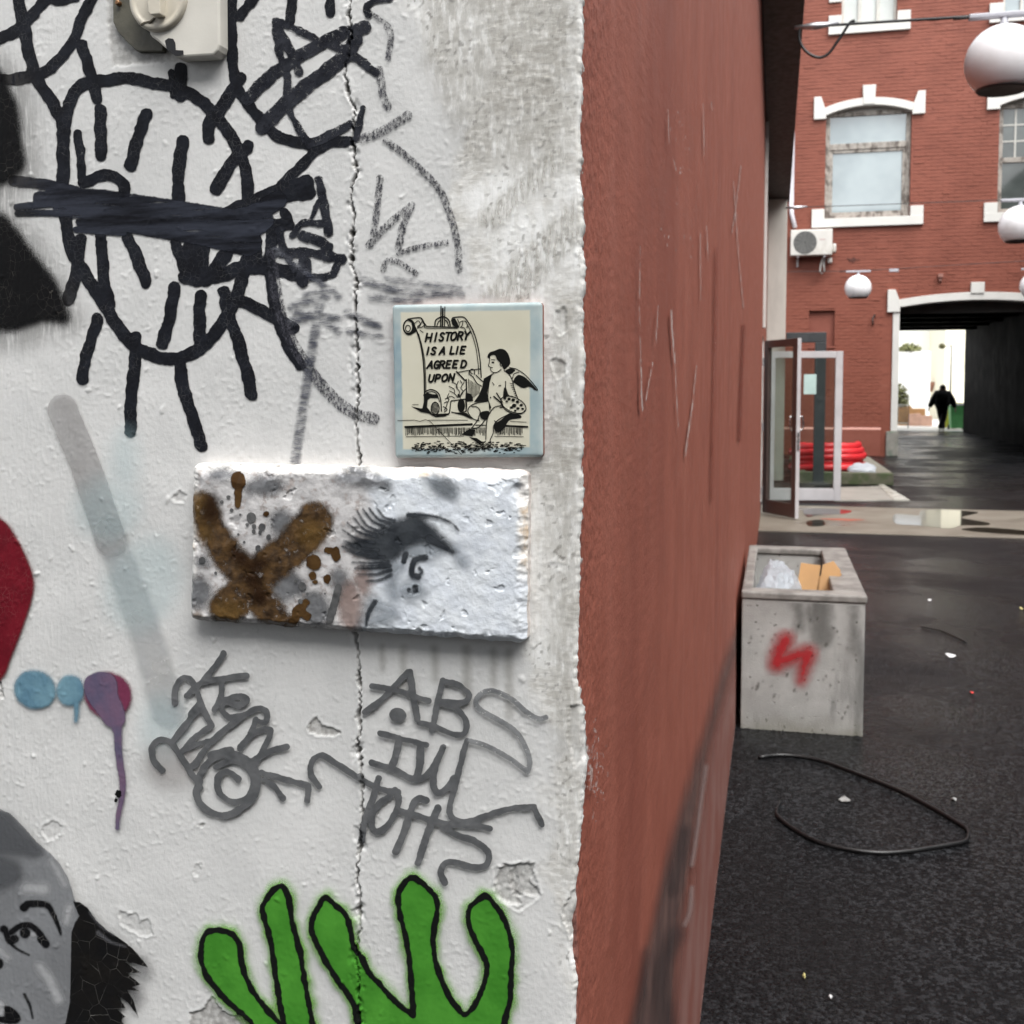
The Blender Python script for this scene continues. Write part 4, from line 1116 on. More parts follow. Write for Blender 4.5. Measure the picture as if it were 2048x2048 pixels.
# cherub
G_([(1153, 715), (1175, 672), (1230, 652), (1290, 630), (1350, 650), (1390, 720), (1396, 790), (1362, 832), (1330, 852), (1305, 800), (1280, 770), (1255, 745), (1235, 700), (1195, 700), (1170, 730)])
K(8, [(1178, 722), (1172, 780), (1164, 812), (1186, 830), (1190, 862), (1222, 886), (1262, 880), (1300, 852)]); f.ell('E', 1212, 776, 16, 9); K(7, [(1195, 746), (1236, 750)]); K(8, [(1190, 832), (1208, 832)]); f.ring('E', 8, 1303, 795, 14, 22)
K(8, [(1222, 886), (1195, 918)]); K(9, [(1332, 862), (1390, 910), (1420, 970), (1440, 1050), (1462, 1120), (1488, 1180)]); K(9, [(1348, 980), (1350, 1060), (1380, 1130), (1420, 1140)]); G_([(1330, 1060), (1352, 1050), (1372, 1130), (1325, 1150)])
K(8, [(1195, 918), (1172, 1000), (1160, 1100), (1162, 1180), (1190, 1262)]); K(9, [(1275, 1025), (1296, 1022)]); f.ell('E', 1187, 1155, 7, 10); K(7, [(1205, 990), (1225, 1020)])
G_([(1115, 950), (1200, 900), (1172, 1000), (1150, 1100), (1162, 1192), (1008, 1202), (1060, 1130), (1098, 1040)], False)
for k in range(7): K(6, [(1395 + k * 9, 1000 + k * 22), (1425 + k * 8, 1010 + k * 22)])
# wing
K(9, [(1392, 832), (1470, 852), (1560, 912), (1640, 1000), (1692, 1072), (1650, 1064)]); G_([(1430, 975), (1480, 912), (1550, 932), (1622, 1000), (1684, 1076), (1600, 1038), (1540, 1052), (1462, 1012)]); G_([(1348, 862), (1400, 840), (1450, 860), (1402, 902), (1360, 882)])
K(8, [(1420, 950), (1440, 900), (1490, 880)])
# palette and brushes
f.ring('E', 10, 1432, 1230, 145, 78, .42); K(9, [(1300, 1225), (1350, 1290), (1440, 1328), (1520, 1326), (1556, 1290)])
for px_, py_, r_ in ((1340, 1160, 16), (1385, 1170, 18), (1430, 1180, 20), (1475, 1200, 18), (1515, 1235, 18), (1530, 1275, 15), (1440, 1240, 24), (1480, 1270, 18), (1410, 1260, 16), (1360, 1195, 14), (1450, 1295, 14)): f.ell('E', px_, py_, r_, r_ * .8)
K(15, [(1222, 1142), (1312, 1222)]); K(13, [(1252, 1106), (1312, 1202)]); K(12, [(1300, 1200), (1320, 1250), (1290, 1260)])
# legs
K(10, [(1160, 1192), (1040, 1212), (962, 1252), (945, 1312), (1000, 1382), (1062, 1402)]); K(9, [(985, 1250), (1040, 1255), (1075, 1300), (1060, 1362), (1050, 1392)]); K(10, [(1060, 1382), (1000, 1462), (990, 1482), (1060, 1472), (1122, 1402)])
K(10, [(1300, 1240), (1222, 1262), (1162, 1352), (1142, 1452), (1136, 1602)]); K(10, [(1382, 1332), (1272, 1392), (1222, 1452), (1216, 1532), (1182, 1612), (1192, 1652), (1150, 1692), (1080, 1682), (1132, 1622)])
G_([(1392, 1322), (1500, 1342), (1512, 1372), (1402, 1392), (1362, 1432), (1342, 1472), (1282, 1522), (1232, 1502), (1230, 1442), (1302, 1392)]); G_([(1082, 1312), (1172, 1302), (1142, 1392), (1082, 1372)]); G_([(1165, 1195), (1190, 1262), (1180, 1300), (1170, 1262)], False)
G_([(870, 1552), (960, 1490), (1022, 1502), (992, 1572)], False); G_([(955, 1578), (1040, 1590), (1112, 1640), (1070, 1655)], False)
for k in range(6): K(6, [(1225 + k * 5, 1400 + k * 10), (1240 + k * 16, 1410 + k * 8)])
# ledge and ground
K(6, [(520, 1396), (940, 1396)]); K(6, [(1400, 1411), (1570, 1418)]); K(22, [(272, 1470), (985, 1440)]); K(20, [(1235, 1452), (1582, 1468)]); K(10, [(1030, 1450), (1135, 1450)])
x = 280
while x < 1535:
    if not 1140 < x < 1225: K(random.choice((6, 7, 8)), [(x, 1478), (x + random.uniform(-3, 3), random.uniform(1530, 1562))])
    x += random.uniform(11, 17)
K(6, [(280, 1575), (900, 1566)]); K(6, [(1230, 1570), (1540, 1575)])
for k in range(330):
    w_ = random.uniform(-1, 1)
    x, y = 940 + 600 * random.uniform(-1, 1), 1690 + 62 * random.gauss(0, .5)
    if abs((x - 940) / 640) ** 2 + ((y - 1690) / 90) ** 2 > 1: continue
    L_ = random.uniform(8, 34)
    K(random.uniform(6, 11), [(x, y), (x + L_, y + random.uniform(-3, 3))])
ST.paint('cherub_print', f, black, tile, margin=1.6, lift=.00003, label='black engraved print of a seated winged cherub painting on a scroll')
ST.paint('lettering', LET, black, tile, margin=1.6, lift=.00003, label='the words HISTORY IS A LIE AGREED UPON')
f = ST.field().stroke('E', 6, [(168, 1402), (370, 1396), (430, 1410), (490, 1390), (540, 1412), (700, 1580), (900, 1790), (950, 1812)], smooth=False)
ST.paint('crack_line', f, paint_mat('crack in the glaze', (.03, .026, .02), soft=.4, edge=.1, es=900, rough=.7, bump=0), tile, margin=1.6, lift=.00003, label='fine crack across the lower left corner')

# ------------------------------------------------------------------ painted brick slab
TB = .018
BC = [(379.0, 927.0), (1053.0, 941.0), (1050.0, 1290.0), (374.0, 1243.0)]
brick = empty('painted_brick')
tag(brick, 'chipped whitewashed brick slab on the wall, painted with a brown X and an eye', 'brick')
nx_, nz_ = 420, 210
X, Z, a, b, de = slab(BC, -TB, nx_, nz_, .07, 0)
rimn = 1 - np.clip(de / .012, 0, 1)
Z = Z + rimn * np.sign(b) * .0030 * (fbm(X / .014, Z * 0 + np.sign(b), 101, 3) - .55)
X = X + rimn * np.sign(a) * .0018 * (fbm(Z / .014, X * 0 + np.sign(a), 103, 3) - .55)
chipw = .0045 + .011 * sstep(.35, .75, fbm(X / .03, Z / .03, 104, 3)) * (b > 0) + .004 * fbm(X / .02, Z / .02, 105, 2)
hh = TB - .0075 * (1 - np.clip(de / chipw, 0, 1)) ** 1.6
hh += rimn * .004 * (fbm(X / .006, Z / .006, 106, 3) - .5)
hh += .0011 * (fbm(X / .012, Z / .012, 107, 4) - .5) + .0016 * (fbm(X / .06, Z / .06, 109, 2) - .5)
pt = fbm(X / .012, Z / .012, 110, 4)
hh -= .0009 * sstep(.66, .72, pt) * sstep(.45, .6, vn(X / .04, Z / .04, 111))
BX, BY = proj(X, -hh, Z)
chalk = np.clip(sstep(.006, .001, de - .006 * (fbm(X / .012, Z / .012, 104, 3))) * sstep(.30, .5, (b + 1) / 2 + .2 * (a < .3)), 0, 1)
cool = sstep(-18, 30, BX - (735 + 40 * (fbm(X / .02, Z / .02, 113, 3) - .5)) + (BY - 1080) * .02)
t = NT('whitewashed brick')
warm = t.mix(t.step(.4, .65, t.noise(60, 4)), (.62, .605, .60), (.44, .43, .43))
warm = t.mix(t.step(.52, .66, t.noise(120, 4, .7)), warm, (.40, .355, .335))
coolc = t.mix(t.step(.35, .65, t.noise(45, 4)), (.66, .70, .755), (.73, .765, .80))
cb = t.mix(t.attr('cool'), warm, coolc)
cb = t.mix(t.attr('chalk'), cb, t.mix(t.step(.55, .7, t.noise(45, 4)), (.82, .80, .77), (.62, .49, .36)))
t.set(cb, t.math('MULTIPLY_ADD', t.attr('cool'), .12, t.step(.35, .65, t.noise(70, 3), .26, .5)), t.bump(t.noise(260, 5, .65), .4, .0012), spec=.45)
SB = np.stack([X, -hh, Z], -1)
face_ = link('brick_face', np_mesh('brick_face', SB.reshape(-1, 3), grid_quads(nz_, nx_), {'cool': cool, 'chalk': chalk}), t.m, brick)
V, q = side_strip(X, -hh, Z, .0015, 6)
V[:, 1] += 0
link('brick_side', np_mesh('brick_side', V, q), pmat('raw brick edge', (.64, .59, .555), .7, .15, 70, .5, 220, .002, stain=(.46, .40, .37), ss=40), brick)
BS = Surf(SB, (0, -1, 0))
metal_grey = paint_mat('silver spray', (.26, .265, .275), (.17, .175, .185), 90, soft=16, edge=8, es=60, speck=12, alpha=.85, rough=.3, metal=.35)
f = BS.field().ell('D', 480, 235, 90, 45).ell('D', 950, 200, 110, 35, .2).ell('D', 1390, 235, 60, 40, .6).ell('D', 140, 770, 70, 80).ell('D', 590, 740, 90, 70).ell('D', 160, 620, 30, 16).stroke('D', 60, [(930, 150), (1090, 230)])
f.stroke('D', 70, [(860, 690), (880, 760)])
f.ell('D', 260, 180, 60, 30).ell('D', 560, 420, 50, 60).ell('D', 740, 860, 70, 90)
BS.paint('silver_spray', f, metal_grey, brick, margin=24, label='silver grey spray patch', split=True)
f = BS.field().ell('D', 920, 850, 60, 130).ell('D', 980, 720, 40, 70)
BS.paint('pink_spray', f, paint_mat('dull pink spray', (.33, .245, .22), soft=14, edge=8, es=70, speck=12, alpha=.7, rough=.4), brick, margin=24, label='dull pink spray patch')
brown = paint_mat('brown spray', (.034, .019, .009), (.105, .058, .022), 110, soft=9, edge=7, es=110, speck=10, dry=.34, drys=.12, ds=140, rough=.34, spec=.45, bs=300, bump=.9)
f = BS.field().stroke('D', 130, [(165, 330), (230, 480), (320, 620), (430, 720)], w1=170).stroke('D', 190, [(735, 410), (630, 540), (500, 640), (390, 760), (290, 850)], w1=180).stroke('D', 170, [(400, 740), (500, 860), (590, 940)], w1=110)
BS.paint('brown_cross', f, brown, brick, margin=15, label='brown spray-painted X')
f = BS.field().ell('D', 145, 340, 50, 75).ell('D', 290, 870, 80, 60).ell('D', 720, 480, 75, 70).ell('D', 130, 910, 36, 24).ell('D', 170, 470, 40, 50)
BS.paint('ochre_patches', f, paint_mat('ochre spray', (.24, .14, .045), (.15, .085, .025), 80, soft=16, edge=6, es=80, speck=8, alpha=.42, rough=.3, bs=260, bump=.3), brick, margin=24, label='golden ochre patch in the brown X', split=True)  # soft patches of golden ochre paint
f = BS.field().ell('D', 215, 330, 30, 60).stroke('D', 60, [(330, 570), (410, 640), (470, 620)]).stroke('D', 70, [(420, 700), (460, 800)]).ell('D', 210, 370, 40, 40)
BS.paint('dark_brown_core', f, paint_mat('dark brown spray', (.030, .015, .008), soft=16, edge=6, es=80, speck=6, alpha=.75, rough=.25, bs=260, bump=.3), brick, margin=24, label='dark brown heart of the X')
f = BS.field().ell('D', 348, 205, 38, 48).stroke('D', 42, [(350, 230), (346, 330)], w1=30).poly('D', [(690, 810), (715, 830), (690, 860), (720, 885), (700, 915), (660, 900), (640, 950), (590, 985), (480, 970), (600, 930), (630, 850)], smooth=True)
f.ell('D', 732, 622, 38, 40).ell('D', 728, 690, 20, 22).ell('D', 738, 722, 12, 10).ell('D', 800, 705, 18, 24).ell('D', 845, 580, 24, 36).ell('D', 810, 560, 22, 18).stroke('D', 26, [(130, 935), (250, 950), (330, 965), (480, 975)], w1=34).ell('D', 490, 376, 14)
BS.paint('brown_drips', f, paint_mat('brown blotch', (.052, .027, .011), (.085, .047, .018), 80, soft=1.6, edge=5, es=170, rough=.22, bs=260, bump=.3), brick, margin=6, label='brown blot or run beside the X', split=True)
f = BS.field().stroke('D', 34, [(858, 750), (838, 830), (816, 905)], w1=40).ell('D', 815, 912, 18, 22)
for x, y, r_ in ((415, 395, 24), (470, 442, 18), (430, 440, 12), (503, 492, 12), (450, 548, 14), (428, 465, 10), (460, 470, 10), (300, 290, 9), (315, 355, 9), (265, 315, 8), (395, 430, 8), (165, 612, 16), (235, 676, 8), (675, 745, 20), (665, 820, 12), (360, 380, 6), (380, 520, 6),
                 (520, 430, 6), (540, 380, 5), (790, 780, 6), (700, 780, 6), (640, 720, 8), (350, 480, 5)):
    f.ell('D', x, y, r_, r_ * 1.1)
BS.paint('dark_spots', f, paint_mat('dark grey blot', (.065, .066, .068), (.12, .12, .12), 80, soft=1.2, edge=1.8, es=350, rough=.3), brick, margin=5, label='dark grey spots and a run of paint', kind='stuff')
# the eye
f = BS.field().ell('D', 1130, 640, 60, 60).stroke('D', 60, [(1150, 560), (1130, 700), (1140, 790)]).ell('D', 1230, 760, 70, 50).stroke('D', 80, [(1060, 840), (1120, 880), (1010, 930)]).ell('D', 1280, 560, 120, 50).stroke('D', 40, [(1450, 560), (1500, 630)]).stroke('D', 60, [(1030, 820), (990, 960)])
f.stroke('D', 60, [(1330, 200), (1430, 270)])
BS.paint('eye_shading', f, paint_mat('blue grey spray', (.27, .30, .33), soft=18, edge=6, es=80, speck=5, alpha=.62, rough=.4, bump=.2), brick, margin=28, label='blue-grey shading round the painted eye')
f = BS.field().poly('D', [(1080, 440), (1150, 405), (1250, 380), (1320, 420), (1390, 490), (1450, 575), (1380, 545), (1300, 520), (1230, 535), (1180, 570), (1130, 610), (1040, 605), (960, 575), (890, 530), (960, 500), (1040, 490)], smooth=True)
BS.paint('eye_lid', f, paint_mat('charcoal spray', (.026, .030, .036), (.050, .056, .063), 60, soft=12, edge=5, es=120, speck=5, alpha=.95, rough=.45, bump=.25), brick, margin=20, label='charcoal eyelid of the painted eye')
f = BS.field()
for p in [[(955, 360), (1000, 430), (1080, 470)], [(985, 350), (1030, 410), (1090, 440)], [(1015, 345), (1060, 400), (1120, 420)], [(905, 420), (970, 470), (1050, 490)], [(880, 455), (950, 500), (1040, 520)], [(880, 540), (950, 570), (1050, 580)], [(890, 510), (960, 545), (1060, 560)],
          [(935, 390), (985, 450), (1050, 480)], [(900, 560), (1000, 590), (1090, 595)], [(930, 620), (1020, 625), (1110, 620)], [(945, 650), (1040, 650), (1120, 640)], [(960, 680), (1050, 680), (1125, 660)], [(1000, 715), (1070, 710), (1125, 685)], [(1050, 340), (1090, 390), (1140, 410)], [(960, 640), (1050, 637), (1110, 632)]]:
    f.stroke('D', 7, p, w1=20)
f.stroke('D', 22, [(1215, 380), (1330, 385), (1430, 420), (1470, 460)], w1=6).stroke('D', 30, [(1300, 595), (1245, 610), (1232, 680), (1265, 692)]).stroke('D', 16, [(1270, 650), (1285, 670), (1262, 690)]).stroke('D', 26, [(1200, 580), (1190, 615)]).ell('D', 1250, 755, 14, 22).ell('D', 1215, 762, 8, 12).stroke('D', 40, [(1320, 500), (1440, 568)], w1=14)
f.stroke('D', 26, [(1045, 820), (1010, 880), (1000, 940)], w1=12)
BS.paint('eye_lashes', f, paint_mat('dark charcoal paint', (.020, .024, .030), (.045, .050, .057), 60, soft=2.8, edge=2.5, es=200, speck=2, alpha=.95, rough=.45, bump=.25), brick, margin=9, label='lashes and iris of the painted eye')

# ------------------------------------------------------------------ broken rotary switch at the top
sw = empty('rotary_switch')
tag(sw, 'broken cream rotary light switch with round dial, at the top of the plaster wall', 'switch')
IVORY = pmat('yellowed ivory plastic', (.60, .555, .465), .4, .07, 30, .06, 300, stain=(.36, .315, .24), ss=35, lo=.6, hi=.8)
CREAMP = pmat('pale cream plastic', (.66, .635, .575), .4, .05, 20, .06, 300, stain=(.42, .39, .33), ss=28, lo=.62, hi=.8)
OLIVE = pmat('grimy back plate', (.085, .08, .06), .5, .25, 60, .2, 200)


def xz(z, pts, Y):
    return [(lambda p: (p[0], p[2]))(at(1, Y, *q)) for q in zp(z, pts)]


MB().prism(xz('A', [(742, -420), (745, 150), (775, 215), (830, 275), (900, 340), (1066, 340), (1066, -420)], 0), 1, .002, -.004).build('back_plate', OLIVE, sw, bevel=.0008)
MB().prism(xz('A', [(1395, -430), (1412, -410), (1418, 290), (1408, 325), (1378, 358), (1140, 372), (1100, 335), (1060, 305), (1020, 268), (980, 240), (968, 225), (950, 120), (930, -20), (850, -430)], -.014), 1, .0005, -.015).build('cover', CREAMP, sw, bevel=.0022, label='cream cover with its lower left half broken off')
cc_ = at(1, -.016, *zp('A', [(1020, -5)])[0])
RR = 220 * ZOOM['A'][2] * .00039
MB().lathe([(RR * .97, .004), (RR, .008), (RR, .015), (RR * .965, .0178), (RR * .82, .0185), (RR * .80, .0178), (RR * .70, .0178), (RR * .2, .0182)], (cc_[0], .0, cc_[2]), 56, axis=1).build('dial', IVORY, sw, smooth=True, label='round ivory dial')
MB().lathe([(RR * .88, .001), (RR * .90, .006), (RR * .5, .0065)], (cc_[0], 0, cc_[2]), 40, axis=1).build('dial_base', OLIVE, sw)
kx = xz('A', [(965, -60), (985, 100), (1000, 112), (1058, 105), (1055, -60)], -.02)
MB().prism(kx, 1, -.017, -.0265).build('knob', IVORY, sw, bevel=.0008)
crk_ = xz('A', [(992, 112), (965, 135), (930, 140), (905, 155), (905, 165), (932, 150), (968, 146), (998, 120)], -.0185)
MB().prism(crk_, 1, -.0172, -.0189).build('dial_crack', pmat('crack grime', (.10, .085, .06), .8), sw)
MB().prism(xz('A', [(1062, 262), (1085, 245), (1115, 250), (1128, 275), (1132, 322), (1180, 325), (1182, 352), (1130, 360), (1075, 318)], -.0153), 1, -.0148, -.01535).build('marker_mark', ink if False else pmat('marker on plastic', (.012, .012, .014), .4), sw, label='black marker mark on the cover')
sc = at(1, -.004, *zp('A', [(770, 25)])[0])
MB().lathe([(.0022, .003), (.0022, .0075), (.0014, .0082)], (sc[0], 0, sc[2]), 14, axis=1).build('screw', pmat('rusty screw', (.22, .12, .06), .45, .3, 200, metal=.7), sw)
for k in range(3):
    a0 = 2.55 + .28 * k
    MB().tube([(cc_[0] + RR * (1.0 - .06 * k) * cos(a), -.0055, cc_[2] - RR * (1.0 - .06 * k) * abs(sin(a))) for a in np.linspace(2.2, 3.0, 9)], .0009, 6).build('spring_clip', pmat('dark contact', (.03, .028, .025), .4, metal=.6), sw)
# ================================================================== brick building across the court
YF = 25.2                                       # plane of its facade


def fx(z, x, y, Y=YF):
    p = at(1, Y, *zp(z, [(x, y)])[0])
    return float(p[0]), float(p[2])


bb_ = empty('brick_building', (4.5, YF, 0))
tag(bb_, 'red painted brick building across the court with white window trim and an arched passage', 'building')
INV = (-4.5, -YF, 0)


def bpart(mb, name, mat, parent=None, bevel=0, label=None, smooth=False):
    """parts are written in place coordinates"""
    o = mb.build(name, mat, parent or bb_, bevel=bevel, label=label, smooth=smooth)
    if parent is None: o.location = INV
    return o


t = NT('red painted brick')
c = t.mix(t.step(.3, .7, t.noise(1.1, 4, .6)), (0.2057, 0.06223, 0.03949), (0.2506, 0.07941, 0.05156))
c = t.mix(t.step(.5, .7, t.noise(9, 4, .6, (.4, 1, 1.6)), 0, .7), c, (0.1683, 0.04825, 0.03126))
c = t.mix(t.step(.62, .72, t.noise(5, 4, .6, (.35, 1, 1.4)), 0, .55), c, (0.2992, 0.1176, 0.0823))
t.set(c, .58, t.bump(t.noise(55, 4), .4, .006), spec=.3)
REDBRICK = t.m
t = NT('red painted plinth')
c = t.mix(t.step(.3, .7, t.noise(2, 4, .6)), (0.2019, 0.06096, 0.04058), (0.2394, 0.07872, 0.05484))
t.set(c, .6, t.bump(t.noise(30, 3), .2, .006), spec=.3)
REDPLINTH = t.m
TRIM = pmat('white masonry paint', (.62, .61, .575), .55, .04, 3, .1, 40, stain=(.52, .50, .46), ss=1.3, lo=.6, hi=.8)

# openings: (x0, x1, z0, z1)
w1x0, w1z0 = fx('K', 524, 1545); w1x1, _ = fx('K', 1126, 1525); _, w1zs = fx('K', 530, 818)
_, w1zc = fx('K', 832, 745)
w2x0, w2z0 = fx('K', 645, 183); w2x1, _ = fx('K', 1036, 165)
w3x0, w3z0 = fx('K', 1742, 1500); w3x1 = w3x0 + (w1x1 - w1x0) * .95; w3zs, w3zc = w1zs, w1zc
w4x0, w4z0 = fx('K', 1783, 105); w4x1 = w4x0 + (w2x1 - w2x0)
w4z0 = w2z0
ax0, azs = fx('R', 550, 357); axk, azc = fx('R', 1400, 275); ax1 = 2 * axk - ax0
nx0, nz1 = fx('L', 415, 602); nx1, nz0 = fx('L', 592, 850)
WT = 13.0
OPEN = {'w1': (w1x0, w1x1, w1z0, w1zc), 'w2': (w2x0, w2x1, w2z0, w2z0 + 2.6), 'w3': (w3x0, w3x1, w1z0, w3zc), 'w4': (w4x0, w4x1, w4z0, w4z0 + 2.6), 'arch': (ax0, ax1, 0, azc), 'niche': (nx0, nx1, nz0, nz1)}
XL, XR = -4.0, 14.0
PL = fx('L', 800, 1437)[1]                      # top of the plinth
bx = sorted({XL, XR, *[v for o in OPEN.values() for v in o[:2]]})
bz = sorted({0.0, WT, *[v for o in OPEN.values() for v in o[2:]]})
m = MB()
for i in range(len(bx) - 1):
    z = 0
    run = None
    for j in range(len(bz) - 1):
        xc, zc = (bx[i] + bx[i + 1]) / 2, (bz[j] + bz[j + 1]) / 2
        hole = any(o[0] < xc < o[1] and o[2] < zc < o[3] for o in OPEN.values())
        if not hole:
            if run is None: run = bz[j]
        if hole or j == len(bz) - 2:
            top = bz[j] if hole else bz[j + 1]
            if run is not None: m.box(bx[i], bx[i + 1], YF, YF + .45, run, top)
            run = None
wall = bpart(m, 'wall', REDBRICK, label='red painted brick facade')
wall.location = INV
bpart(MB().box(nx0, nx1, YF + .10, YF + .13, nz0, nz1).box(nx0 - .0, nx1 + .02, YF - .03, YF + .1, nz0 - .05, nz0), 'niche', REDPLINTH, label='blind niche in the brick facade')
# upper body and sides so the place is closed
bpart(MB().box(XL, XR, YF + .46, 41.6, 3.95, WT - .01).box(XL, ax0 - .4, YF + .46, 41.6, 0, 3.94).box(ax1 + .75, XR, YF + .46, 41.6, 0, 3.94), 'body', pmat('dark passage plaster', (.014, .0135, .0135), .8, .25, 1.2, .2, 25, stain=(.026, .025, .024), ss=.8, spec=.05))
bpart(MB().box(XL - .2, XR + .2, YF - .25, 41.9, WT, WT + .25), 'roof', pmat('roof sheet', (.04, .04, .042), .6))
bpart(MB().box(XL, ax0 - .36, YF - .05, YF - .001, 0, PL), 'plinth', REDPLINTH, bevel=.01)
bpart(MB().prism([(YF - .05, PL), (YF - .001, PL), (YF - .001, PL + .05)], 0, XL, ax0 - .36), 'plinth_ledge', pmat('pale red ledge', (.40, .19, .15), .6), bevel=0)
# passage beams, exit wall
m = MB()
for k in range(7):
    y = YF + .9 + k * 2.2
    bpart(MB().box(ax0 - .4, ax1 + .75, y, y + .28, 3.62, 3.945), 'ceiling_beam', pmat('dark beam', (.016, .016, .016), .8, spec=.05) if k == 0 else bpy.data.materials['dark beam'])
exr = at(1, 41.6, 1926, 864)[0]; ext = at(1, 41.6, 1860, 659)[2]
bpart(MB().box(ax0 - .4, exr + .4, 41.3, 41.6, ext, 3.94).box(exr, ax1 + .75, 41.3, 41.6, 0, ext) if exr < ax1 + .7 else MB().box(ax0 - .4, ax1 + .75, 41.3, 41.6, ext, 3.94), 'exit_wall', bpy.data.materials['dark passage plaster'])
pj = at(1, YF + .5, 2000, 864)

# bricks
BL, BH = .252, .0775
m0 = MB().box(-.5, .5, -.5, .5, -.5, .5)
brick_me = m0.mesh('brick')
brick_me.materials.append(REDBRICK)
blocked = []
for k_, (x0, x1, z0, z1) in OPEN.items():
    if k_ == 'niche': blocked.append((x0, x1, z0 - .06, z1))
    elif k_ == 'arch': blocked.append((x0 - .36, x1 + .36, 0, z1 + .05))
    else: blocked.append((x0 - .01, x1 + .01, z0 - .05, z1 + .05))
cand = []
row = 0
z = PL + .06
while z < WT - .1:
    off = (row % 2) * BL / 2
    x = -1.2 + off
    while x < 9.6:
        x0, x1, z0, z1 = x + .006, x + BL - .006, z + .005, z + BH - .006
        for (a0, a1, c0_, c1) in blocked:
            if z1 > c0_ and z0 < c1 and x1 > a0 and x0 < a1:
                if x0 < a0 and x1 > a0: x1 = min(x1, a0)
                elif x1 > a1 and x0 < a1: x0 = max(x0, a1)
                else: x1 = x0
        if x1 - x0 > .05: cand.append((x0, x1, z0, z1))
        x += BL
    row += 1
    z += BH


def seen(q):
    px, py = proj((q[0] + q[1]) / 2, YF, (q[2] + q[3]) / 2)
    return 1575 < px < 2048 and 0 < py < 900


cand.sort(key=lambda q: (not seen(q), np.hypot((q[0] + q[1]) / 2 - CAM[0], (q[2] + q[3]) / 2 - CAM[2])))
rest = MB()
for i, (x0, x1, z0, z1) in enumerate(cand):
    pr = .004 + .009 * random.random() ** 2 + (.006 if random.random() < .04 else 0)
    if i < 300:
        o = bpy.data.objects.new('brick', brick_me)
        COL.objects.link(o)
        o.parent = wall
        o.location = ((x0 + x1) / 2, YF - pr + .02, (z0 + z1) / 2)
        o.scale = (x1 - x0, .04, z1 - z0)
        o.rotation_euler = (random.uniform(-.02, .02), 0, random.uniform(-.012, .012))
    else:
        y = YF - pr
        n_ = len(rest.v)
        e = random.uniform(-.002, .002)
        rest.v += [(x0, y + e, z0), (x1, y - e, z0), (x1, y - e, z1), (x0, y + e, z1), (x0, YF + .002, z0), (x1, YF + .002, z0), (x1, YF + .002, z1), (x0, YF + .002, z1)]
        rest.f += [tuple(n_ + k for k in q) for q in ((0, 1, 2, 3), (0, 4, 5, 1), (1, 5, 6, 2), (2, 6, 7, 3), (3, 7, 4, 0))]
me = bpy.data.meshes.new('brickwork')
me.from_pydata(rest.v, [], rest.f)
o = link('brickwork', me, REDBRICK, wall)
o['kind'] = 'stuff'

# ------------------------------------------------------------------ window glass and frames
t = NT('window glass with sky')
t.set(t.mix(t.step(.3, .7, t.noise(.8, 3)), (.20, .25, .265), (.31, .37, .385)), .04, None, spec=1.0)  # sky and cloud reflection mottled into the base colour
t.b.inputs['Coat Weight'].default_value = 1.0
t.b.inputs['Coat Roughness'].default_value = .02
PANE_SKY = t.m
t = NT('dark window glass')
t.set(t.mix(t.step(.3, .7, t.noise(1.2, 3)), (.05, .058, .055), (.10, .115, .11)), .05, None, spec=.8)
PANE_DARK = t.m
PANE_PALE = pmat('frosted window glass', (.52, .55, .53), .2, .05, 2)
OLDWOOD = pmat('weathered window wood', (.34, .31, .275), .7, .2, 9, .3, 60, stain=(.12, .10, .085), ss=6, st=(1, 1, .5), lo=.48, hi=.62)
PALEWOOD = pmat('pale painted sash', (.50, .49, .45), .6, .1, 9, .1, 60)


def arc(x0, x1, zs, zc, n=14, off=0.0):
    """segmental arch points from spring to spring"""
    h, w = zc - zs, (x1 - x0) / 2
    R_ = (w * w + h * h) / (2 * h)
    cx, cz = (x0 + x1) / 2, zc - R_
    a = math.asin(min(1, w / R_))
    return [(cx + (R_ + off) * sin(q), cz + (R_ + off) * cos(q)) for q in np.linspace(-a, a, n)]


def lintel(x0, x1, zs, zc, ear, eh, th, key, parent, pr=.07):
    inn, outr = arc(x0, x1, zs, zc), arc(x0, x1, zs, zc, off=th)
    bpart(MB().prism(inn + outr[::-1], 1, YF - pr, YF + .20), 'lintel', TRIM, parent, bevel=.006)
    for s_, xe in ((-1, x0), (1, x1)):
        pts = [(xe + s_ * .004, zs - .08), (xe + s_ * ear, zs - .08), (xe + s_ * ear, zs - .08 + eh), (xe + s_ * ear * .42, zs - .08 + eh), (xe + s_ * ear * .1, zs + th * .9), (xe + s_ * .004, zs + th * .6)]
        bpart(MB().prism(pts, 1, YF - pr - .012, YF + .01), 'lintel_ear', TRIM, parent, bevel=.006)
    cx = (x0 + x1) / 2
    bpart(MB().prism([(cx - key * .46, zc + .02), (cx + key * .46, zc + .02), (cx + key * .52, zc + th + .27), (cx - key * .52, zc + th + .27)], 1, YF - pr - .014, YF + .01), 'keystone', TRIM, parent, bevel=.006)


def sill(x0, x1, z0, ear, eh, bar, parent, pr=.09):
    bpart(MB().box(x0 - ear, x1 + ear, YF - pr, YF + .12, z0 - bar, z0 - .004), 'sill', TRIM, parent, bevel=.006)
    for xa, xb in ((x0 - ear, x0 - .004), (x1 + .004, x1 + ear)):
        bpart(MB().box(xa, xb, YF - pr + .012, YF + .02, z0 - .003, z0 + eh - bar), 'sill_ear', TRIM, parent, bevel=.006)


def bars(lst, y0, y1):
    m = MB()
    for q in lst: m.box(q[0], q[1], y0, y1, q[2], q[3])
    return m


